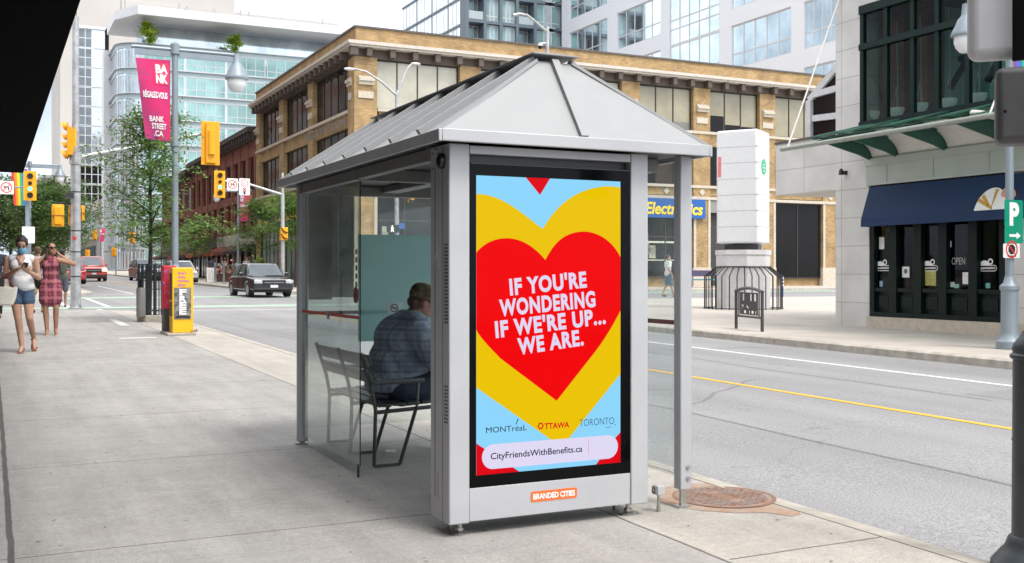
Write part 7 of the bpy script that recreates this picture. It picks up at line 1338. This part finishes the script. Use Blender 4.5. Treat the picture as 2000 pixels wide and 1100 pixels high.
# --- woman with phone -----------------------------------------------------------------------
pw = G_ = None
def ground_at(px, py):
    e = ray(px, py); t = (EYE + SLOPE * Y0) / (SLOPE * e.y - e.z); return e * t + Vector((0, 0, EYE))
def scale_root(o, k): o.scale = (k, k, k)
g0 = ground_at(46, 689); w1 = thing('person', (g0.x - 0.03, g0.y + 0.05, gz(g0.y)), 'woman in white sleeveless blouse, denim shorts and blue face mask looking at her phone', 'person', 'people walking along the left sidewalk', R(-6))
hc, tf = head((0.015, -0.045, 1.555), R(28), R(0)); T_ = torso(0.93, 1.375, 0.92, 0.0, 0.9)
Lr = leg((-0.085, 0, 0.90), (-0.035, -0.06, 0.49), (0.015, -0.06, 0.085), (0.0, -0.21, 0.025)); Ll = leg((0.085, 0, 0.90), (0.115, -0.06, 0.50), (0.15, 0.24, 0.20), (0.165, 0.15, 0.05))
rs, re, rw = V3(-0.185, 0.01, 1.355), V3(-0.215, 0.02, 1.10), V3(-0.02, -0.24, 1.215); ls, le, lw = V3(0.185, 0.01, 1.355), V3(0.235, 0.02, 1.085), V3(0.125, -0.23, 1.17)
AR = arm(rs, re, rw) + hand(rw, (0.75, -0.55, 0.25), (0.1, -0.3, 0.95), 1, 0.75); AL = arm(ls, le, lw) + hand(lw, (-0.6, -0.5, 0.6), (-0.6, 0.2, 0.7), -1, 0.9)
fuse('body', hc + T_ + Lr + Ll + AR + AL, VX, SKIN, w1); face_bits(w1, tf)
top = [p for p in T_ if p[0] == 'e'][1:] + [('c', (-0.125, 0, 1.365), (0.125, 0, 1.365), 0.05, 0.05), ('e', (0, 0.0, 1.02), (0.155, 0.115, 0.13)), ('e', (0.05, -0.01, 0.96), (0.12, 0.11, 0.08))]
fuse('blouse', inflate(top, 0.014), VX, WHT, w1); q = MB(); q.add([(-0.05, -0.128, 1.372), (0.05, -0.128, 1.372), (0.03, -0.152, 1.31), (0.0, -0.16, 1.255), (-0.03, -0.152, 1.31)], [(0, 1, 2, 3, 4)])
fuse('neck_opening', [('c', (-0.035, -0.075, 1.375), (0.0, -0.128, 1.275), 0.03, 0.012), ('c', (0.035, -0.075, 1.375), (0.0, -0.128, 1.275), 0.03, 0.012), ('c', (0, -0.06, 1.39), (0, -0.118, 1.31), 0.035, 0.03)], VX, SKIN, w1)
fuse('denim_shorts', inflate([('e', (0, 0.01, 0.93), (0.152, 0.112, 0.11)), ('c', (-0.09, 0, 0.90), V3(-0.085, 0, 0.90).lerp(V3(-0.035, -0.06, 0.49), 0.36), 0.084, 0.083), ('c', (0.085, 0, 0.90), V3(0.085, 0, 0.90).lerp(V3(0.115, -0.06, 0.50), 0.36), 0.084, 0.083)], 0.011), VX, DENIM, w1)
fuse('hair', [('e', tf(0, 0.03, 0.055), (0.083, 0.092, 0.078)), ('e', tf(0, 0.075, 0.0), (0.07, 0.05, 0.075)), ('e', tf(0, 0.11, 0.07), (0.045, 0.045, 0.045)), ('e', tf(0.065, -0.005, 0.045), (0.02, 0.05, 0.05)), ('e', tf(-0.065, -0.005, 0.045), (0.02, 0.05, 0.05))], VX, HAIR, w1)
mk = fuse('face_mask', [('e', tf(0, -0.062, -0.045), (0.060, 0.044, 0.052)), ('c', tf(0.05, -0.05, -0.03), tf(0.074, 0.0, 0.0), 0.005, 0.004), ('c', tf(-0.05, -0.05, -0.03), tf(-0.074, 0.0, 0.0), 0.005, 0.004)], 0.006, mat('blue_mask', (0.10, 0.42, 0.62), 0.8, noise=0.05), w1)
for L_, s in ((V3(0.015, -0.06, 0.085), V3(0.0, -0.21, 0.025)), (V3(0.15, 0.24, 0.20), V3(0.165, 0.15, 0.05))):
    q = MB(); d = s - L_; d.z = 0; d.normalize(); h_ = V3(L_.x, L_.y, 0) - d * 0.05; M_ = V3(s.x, s.y, 0) + d * 0.03; z0_ = 0.0 if s.x < 0 else 0.0; tz_ = (s.z - 0.027)
    q.tube([h_ + V3(0, 0, max(0, L_.z - 0.085) + 0.005), (h_ + M_) / 2 + V3(0, 0, 0.006 + max(0, L_.z - 0.085) / 2), M_ + V3(0, 0, 0.006 + max(0, tz_))], [0.03, 0.042, 0.03], 8); q.v = [(x, y, z * 0.45 if s.y < 0 else z - 0.02) for x, y, z in q.v]; q.tube([s + V3(-0.04, 0.03, 0.0), s + V3(0, 0.05, 0.035), s + V3(0.04, 0.03, 0.0)], 0.009, 5); q.tube([L_ + V3(-0.04, 0, -0.03), L_ + V3(0, -0.035, -0.015), L_ + V3(0.04, 0, -0.03)], 0.009, 5); q.build('sandal', SAND, w1, world=False)
scale_root(w1, 1.0)
def held(root, name, prim, m, label, cat):
    mw = Matrix.Translation(root.location) @ Matrix.Rotation(root.rotation_euler.z, 4, 'Z') @ Matrix.Scale(root.scale.x, 4); q = prim; q.v = [mw @ Vector(v) for v in q.v]; return q, mw
q = MB(); q.boxm(Matrix.Translation((0.075, -0.315, 1.262)) @ Matrix.Rotation(R(-35), 4, 'X') @ Matrix.Rotation(R(15), 4, 'Z'), 0.074, 0.15, 0.009); q, _ = held(w1, '', q, None, '', ''); q.build('phone', mat('dark_phone', (0.03, 0.03, 0.035), 0.2), label='dark phone in the hands of the woman in white', cat='phone', bevel=0.003)
bag = MB(); bag.prism([(-0.15, 0.0), (0.13, 0.0), (0.17, 0.12), (0.19, 0.27), (-0.19, 0.27), (-0.18, 0.1)], lambda u, v, t: (-0.22 + u, -0.15 + t * (1 - v * 2.0), 0.69 + v), -0.075, 0.075); bag, mw_ = held(w1, '', bag, None, '', '')
bg_ = thing('handbag', mw_ @ V3(-0.22, -0.15, 0.68), 'large cream handbag hanging at the hip of the woman in white', 'handbag'); bag.build('bag', mat('cream_leather', (0.60, 0.57, 0.50), 0.5, noise=0.06), bg_, bevel=0.03, seg=4); hd = MB(); 
for o_ in (-0.05, 0.05): hd.tube([mw_ @ V3(-0.35, -0.15 + o_ * 0.5, 0.95), mw_ @ V3(-0.30, -0.13 + o_, 1.07), mw_ @ V3(-0.235, -0.08 + o_, 1.115), mw_ @ V3(-0.15, -0.13 + o_, 1.07), mw_ @ V3(-0.09, -0.15 + o_ * 0.5, 0.95)], 0.011, 6)
hd.build('strap', mat('maroon_leather', (0.15, 0.04, 0.045), 0.5), bg_)
# --- woman in plaid dress ---------------------------------------------------------------------
g0 = ground_at(99, 655); w2 = thing('person', (g0.x, g0.y, gz(g0.y)), 'woman in red plaid dress and dark glasses with both hands raised to her neck', 'person', 'people walking along the left sidewalk', R(-4))
hc, tf = head((0.02, -0.02, 1.545), R(-14), R(22)); T_ = torso(0.93, 1.36, 1.02, 0.0, 0.95)
Lr = leg((-0.085, 0, 0.90), (-0.085, -0.03, 0.48), (-0.06, 0.0, 0.085), (-0.06, -0.14, 0.025)); Ll = leg((0.085, 0, 0.90), (0.09, -0.05, 0.49), (0.085, 0.04, 0.10), (0.10, -0.09, 0.035))
rs, re, rw = V3(-0.185, 0.01, 1.34), V3(-0.33, -0.08, 1.17), V3(-0.095, -0.055, 1.435); ls, le, lw = V3(0.185, 0.01, 1.34), V3(0.39, 0.0, 1.28), V3(0.16, 0.02, 1.44)
fuse('body', hc + T_ + Lr + Ll + arm(rs, re, rw) + hand(rw, (0.45, 0.35, 0.8), (0.8, 0.3, 0.1), 1, 0.6) + arm(ls, le, lw) + hand(lw, (-0.6, 0.3, 0.7), (-0.8, 0.3, 0.1), -1, 0.6), VX, SKIN2, w2); face_bits(w2, tf, True)
fuse('dress', inflate([p for p in T_ if p[0] == 'e'] + [('c', (-0.11, 0, 1.33), (0.11, 0, 1.33), 0.045, 0.045), ('e', (0, 0, 0.80), (0.175, 0.125, 0.16)), ('c', (-0.085, -0.01, 0.84), (-0.085, -0.025, 0.64), 0.098, 0.102), ('c', (0.085, -0.01, 0.84), (0.085, -0.025, 0.64), 0.098, 0.102), ('c', (-0.04, -0.02, 0.80), (-0.04, -0.02, 0.63), 0.11, 0.11), ('c', (0.04, -0.02, 0.80), (0.04, -0.02, 0.63), 0.11, 0.11)], 0.012), VX, plaid('red_plaid_cloth', (0.33, 0.045, 0.075), (0.06, 0.02, 0.04), (0.42, 0.14, 0.16), 4.2, 0.28), w2)
fuse('hair', [('e', tf(0, 0.03, 0.05), (0.088, 0.094, 0.08)), ('e', tf(0, 0.075, -0.03), (0.09, 0.06, 0.13)), ('c', tf(-0.075, 0.02, 0.0), tf(-0.105, 0.02, -0.17), 0.035, 0.03), ('c', tf(0.07, 0.04, 0.0), tf(0.09, 0.06, -0.15), 0.033, 0.028)], VX, mat('brown_hair', (0.035, 0.018, 0.012), 0.6, noise=0.4, scale=30), w2)
q = MB()
for s in (-1, 1): q.ball(tf(s * 0.034, -0.086, 0.014), 0.026, 1.05, 0.4, 0.85)
q.tube([tf(-0.06, -0.08, 0.018), tf(-0.077, 0.0, 0.018)], 0.005, 5); q.tube([tf(0.06, -0.08, 0.018), tf(0.077, 0.0, 0.018)], 0.005, 5); q.tube([tf(-0.02, -0.096, 0.016), tf(0.02, -0.096, 0.016)], 0.005, 5); q.build('sunglasses', BLACK, w2, world=False)
for A_, t_ in ((V3(-0.06, 0.0, 0.085), V3(-0.06, -0.14, 0.025)), (V3(0.085, 0.04, 0.10), V3(0.10, -0.09, 0.035))):
    q = MB(); h_ = V3(A_.x, A_.y + 0.04, A_.z - 0.075); q.tube([h_, (h_ + t_) / 2 + V3(0, -0.01, -0.01), t_ + V3(0, -0.03, -0.018)], [0.028, 0.034, 0.026], 8); q.v = [(x, y, max(0.0, (z - 0.0) * 0.6)) for x, y, z in q.v]; q.tube([t_ + V3(-0.035, 0.04, 0), t_ + V3(0, 0.05, 0.035), t_ + V3(0.035, 0.04, 0)], 0.011, 5); q.tube([A_ + V3(-0.036, 0, 0.0), A_ + V3(0, -0.034, 0.0), A_ + V3(0.036, 0, 0.0), A_ + V3(0, 0.034, 0.0), A_ + V3(-0.036, 0, 0)], 0.009, 5); q.build('sandal', BEIGE_S, w2, world=False)
q = MB(); q.tube([V3(-0.155, -0.10, 1.30), V3(-0.17, -0.12, 1.1), V3(-0.19, -0.05, 0.98)], 0.014, 6); q.tube([V3(0.15, -0.09, 1.30), V3(0.17, -0.09, 1.1)], 0.014, 6); q.ball(V3(-0.21, 0.08, 1.02), 0.12, 0.55, 0.8, 1.6); q, mw_ = held(w2, '', q, None, '', ''); q.build('backpack', mat('dark_backpack', (0.03, 0.03, 0.035), 0.7), label='dark backpack worn by the woman in the plaid dress', cat='backpack')
# --- people farther back ----------------------------------------------------------------------
def walker(px, py, rz, label, top_m, bot_m, hair_m, shorts=True, stride=0.16, k=1.0, group='people walking along the left sidewalk', loc=None, skin=SKIN, shoe=None, pack=None):
    g_ = loc or ground_at(px, py); o = thing('person', (g_[0], g_[1], gz(g_[1])), label, 'person', group, rz); hc, tf = head((0, -0.01, 1.60), 0, 0); T_ = torso(0.96, 1.42, 1.1)
    Lr = leg((-0.09, 0, 0.93), (-0.095, -0.10, 0.50), (-0.09, -stride, 0.085), (-0.09, -stride - 0.16, 0.03)); Ll = leg((0.09, 0, 0.93), (0.095, 0.02, 0.50), (0.09, stride, 0.12), (0.09, stride - 0.14, 0.03)); rs, re, rw = V3(-0.20, 0, 1.39), V3(-0.25, 0.08, 1.12), V3(-0.25, -0.06, 0.90); ls, le, lw = V3(0.20, 0, 1.39), V3(0.25, -0.02, 1.12), V3(0.25, -0.16, 0.93)
    fuse('body', hc + T_ + Lr + Ll + arm(rs, re, rw, 1.1) + hand(rw, (0, -0.15, -1), (1, 0, 0), 1, 0.4) + arm(ls, le, lw, 1.1) + hand(lw, (0, -0.3, -1), (-1, 0, 0), -1, 0.4), 0.0105, skin, o); face_bits(o, tf)
    fuse('shirt', inflate([p for p in T_ if p[0] == 'e'] + [('c', (-0.14, 0, 1.40), (0.14, 0, 1.40), 0.06, 0.06), ('c', rs, rs.lerp(re, 0.6), 0.058, 0.056), ('c', ls, ls.lerp(le, 0.6), 0.058, 0.056)], 0.016), 0.011, top_m, o)
    f = 0.85 if shorts else 1.0; pk = [('e', (0, 0.01, 0.95), (0.17, 0.12, 0.11))]
    for L_ in (Lr, Ll): pk += [('c', L_[0][1], L_[0][2], 0.09, 0.082), ('c', L_[1][1], Vector(L_[1][1]).lerp(Vector(L_[1][2]), f), 0.082, 0.075 if shorts else 0.06)] + ([] if shorts else [('c', L_[2][1], L_[3][2], 0.062, 0.055)])
    fuse('shorts' if shorts else 'trousers', inflate(pk, 0.014), 0.011, bot_m, o); fuse('hair', [('e', tf(0, 0.03, 0.055), (0.084, 0.092, 0.075)), ('e', tf(0, 0.07, 0.0), (0.075, 0.045, 0.07))], 0.011, hair_m, o)
    for L_ in (Lr, Ll): a, t_ = Vector(L_[5][1]), Vector(L_[5][2]); fuse('shoe', [('c', a + V3(0, 0.05, -0.03), t_ + V3(0, 0, 0.004), 0.045, 0.036)], 0.011, shoe or mat('dark_shoe', (0.03, 0.035, 0.045), 0.6), o)
    if pack: fuse('backpack', [('e', (0, 0.19, 1.22), (0.15, 0.10, 0.24))], 0.012, pack, o)
    o.scale = (k, k, k); return o
BH = mat('brown_short_hair', (0.10, 0.05, 0.03), 0.7, noise=0.3, scale=30)
walker(74, 611, R(170), 'man in pale blue shirt and khaki shorts walking away between the two women', mat('pale_blue_shirt', (0.28, 0.33, 0.42), 0.85, bump=0.4), mat('khaki_cloth', (0.30, 0.22, 0.12), 0.85), BH, k=1.0)
walker(121, 600, R(175), 'dark haired person with grey-green backpack walking away behind the plaid dress', mat('grey_green_cloth', (0.16, 0.18, 0.13), 0.85), mat('grey_shorts', (0.12, 0.14, 0.17), 0.85), HAIR, k=0.98, pack=mat('grey_green_pack', (0.12, 0.14, 0.10), 0.8))
walker(-9, 622, R(5), 'person in dark clothes half cut off by the left edge of the picture', mat('dark_blue_cloth', (0.02, 0.025, 0.045), 0.85), mat('black_trousers', (0.015, 0.014, 0.014), 0.85), HAIR, shorts=False, k=1.02)
walker(1305, 580, R(80), 'person in white shirt and blue shorts crossing the plaza', mat('white_tshirt', (0.70, 0.70, 0.70), 0.85), mat('slate_blue_shorts', (0.08, 0.14, 0.22), 0.85), HAIR, stride=0.2, k=1.0, group='people on the plaza')
# a few passers-by far up the shopping street
tints = [(0.5, 0.5, 0.5), (0.06, 0.06, 0.10), (0.35, 0.05, 0.05), (0.05, 0.08, 0.2)]
for i, (x, y, rz, lab) in enumerate(((15.6, 72.5, 0.4, 'passer-by in grey shirt before the brick shop row'), (14.9, 81.5, 2.6, 'passer-by in navy shirt beside the flower stand'), (15.2, 96.0, 3.0, 'passer-by in red shirt far along the brick shops'))):
    walker(0, 0, rz, lab, mat('passer_top_%s' % ('grey', 'navy', 'red')[i], tints[i], 0.85), mat('dark_trousers', (0.03, 0.03, 0.04), 0.85), HAIR, shorts=False, group='passers-by along the brick shops', loc=(x, y))
# --- the man on the bench ------------------------------------------------------------------------
mz = gz(6.9); mn = thing('person', (2.50, 6.86, mz), 'heavy man in blue plaid shirt and camouflage cap hunched on the shelter bench', 'person', None, R(90 - 8))
# own frame: faces -y (world +x after the turn); seat top at 0.40
hp = 0.50; chst = V3(0, -0.05, 0.86)
body = [('e', (0, 0.02, hp), (0.22, 0.18, 0.13)), ('e', (0, -0.03, hp + 0.15), (0.235, 0.20, 0.18)), ('e', (0, -0.03, hp + 0.30), (0.225, 0.175, 0.16)), ('c', (-0.165, -0.08, 0.90), (0.165, -0.08, 0.90), 0.078, 0.078), ('c', (0, -0.10, 0.94), (0, -0.15, 1.01), 0.064, 0.058)]
hc, tf = head((0, -0.175, 1.045), R(32), R(6)); hc2 = [(p[0], p[1], tuple(r * 1.06 for r in p[2]), *p[3:]) if p[0] == 'e' else p for p in hc]
lg_ = []
for s in (-1, 1): lg_ += [('c', (s * 0.12, 0.0, hp - 0.02), (s * 0.16, -0.42, hp - 0.02), 0.115, 0.075), ('c', (s * 0.16, -0.42, hp - 0.02), (s * 0.15, -0.36, 0.09), 0.07, 0.045), ('c', (s * 0.15, -0.36, 0.06), (s * 0.155, -0.50, 0.04), 0.042, 0.034)]
arms = []
for s in (-1, 1):
    sh0, el0, wr0 = V3(s * 0.225, -0.09, 0.875), V3(s * 0.30, -0.20, 0.66), V3(s * 0.11, -0.42, 0.66); arms += [('c', sh0, el0, 0.075, 0.058), ('c', el0, wr0, 0.056, 0.034)] + hand(wr0, (-s * 0.5, -0.8, -0.1), (-s * 0.6, 0.2, 0.6), s, 0.8)
fuse('body', hc2 + body + lg_ + arms, 0.009, SKIN3, mn)
fuse('shirt', inflate(body[:4], 0.02) + [('e', (0, 0.085, 0.62), (0.225, 0.12, 0.19)), ('e', (0, 0.05, 0.80), (0.21, 0.11, 0.14))] + inflate([a for i, a in enumerate(arms) if a[0] == 'c' and a[3] > 0.05], 0.02), 0.009, plaid('blue_plaid_cloth', (0.25, 0.32, 0.43), (0.38, 0.45, 0.53), (0.16, 0.21, 0.30), 9.0, 0.12), mn, iters=6)
fuse('collar', [('c', (-0.06, -0.075, 0.965), (0.06, -0.075, 0.965), 0.034, 0.034), ('c', (-0.07, -0.08, 0.96), (-0.045, -0.18, 0.935), 0.03, 0.022), ('c', (0.07, -0.08, 0.96), (0.045, -0.18, 0.935), 0.03, 0.022)], 0.009, mat('blue_collar', (0.17, 0.23, 0.33), 0.85), mn)
fuse('trousers', inflate([p for p in lg_ if p[3] > 0.05] + [('e', (0, 0.02, hp - 0.02), (0.22, 0.18, 0.10))], 0.015), 0.010, mat('navy_trousers', (0.045, 0.06, 0.10), 0.85, bump=0.5), mn)
for s in (-1, 1): fuse('shoe', [('c', (s * 0.15, -0.33, 0.05), (s * 0.155, -0.54, 0.045), 0.052, 0.045)], 0.009, mat('black_shoe', (0.012, 0.012, 0.013), 0.5), mn)
cp = fuse('cap', [('e', tf(0, 0.014, 0.055), (0.093, 0.112, 0.074), (R(32), 0, R(6))), ('e', tf(0, 0.05, 0.03), (0.088, 0.072, 0.06), (R(32), 0, R(6)))], 0.006, mat('camouflage_cloth', (0.13, 0.115, 0.06), 0.85, noise=0.85, scale=26), mn); q = MB(); q.add([tf(*p) for p in [(0.075 * math.cos(R(t)), -0.075 - 0.085 * math.sin(R(t)), 0.052 - 0.02 * math.sin(R(t)) + z) for z in (0, 0.008) for t in range(0, 181, 20)]], [tuple(range(10)), tuple(range(19, 9, -1))] + [(i, (i + 1) % 10, 10 + (i + 1) % 10, 10 + i) for i in range(10)]); q.build('peak', mat('camouflage_cloth', (0.10, 0.075, 0.045), 0.85), cp, world=False)
fuse('hair', [('e', tf(0, 0.065, -0.03), (0.072, 0.040, 0.045)), ('e', tf(0.068, 0.03, 0.02), (0.022, 0.045, 0.03)), ('e', tf(-0.068, 0.03, 0.02), (0.022, 0.045, 0.03))], 0.006, mat('grey_brown_hair', (0.10, 0.06, 0.045), 0.7), mn)
q = MB()
for s in (-1, 1): q.tube([tf(s * 0.082, 0.01, 0.016), tf(s * 0.078, -0.07, 0.012), tf(s * 0.05, -0.098, 0.012)], 0.004, 5); q.tube([tf(s * 0.034 + 0.024 * math.cos(R(t)), -0.1, 0.006 + 0.02 * math.sin(R(t))) for t in range(0, 361, 30)], 0.003, 4)
q.build('eyeglasses', BLACK, mn, world=False); face_bits(mn, tf)
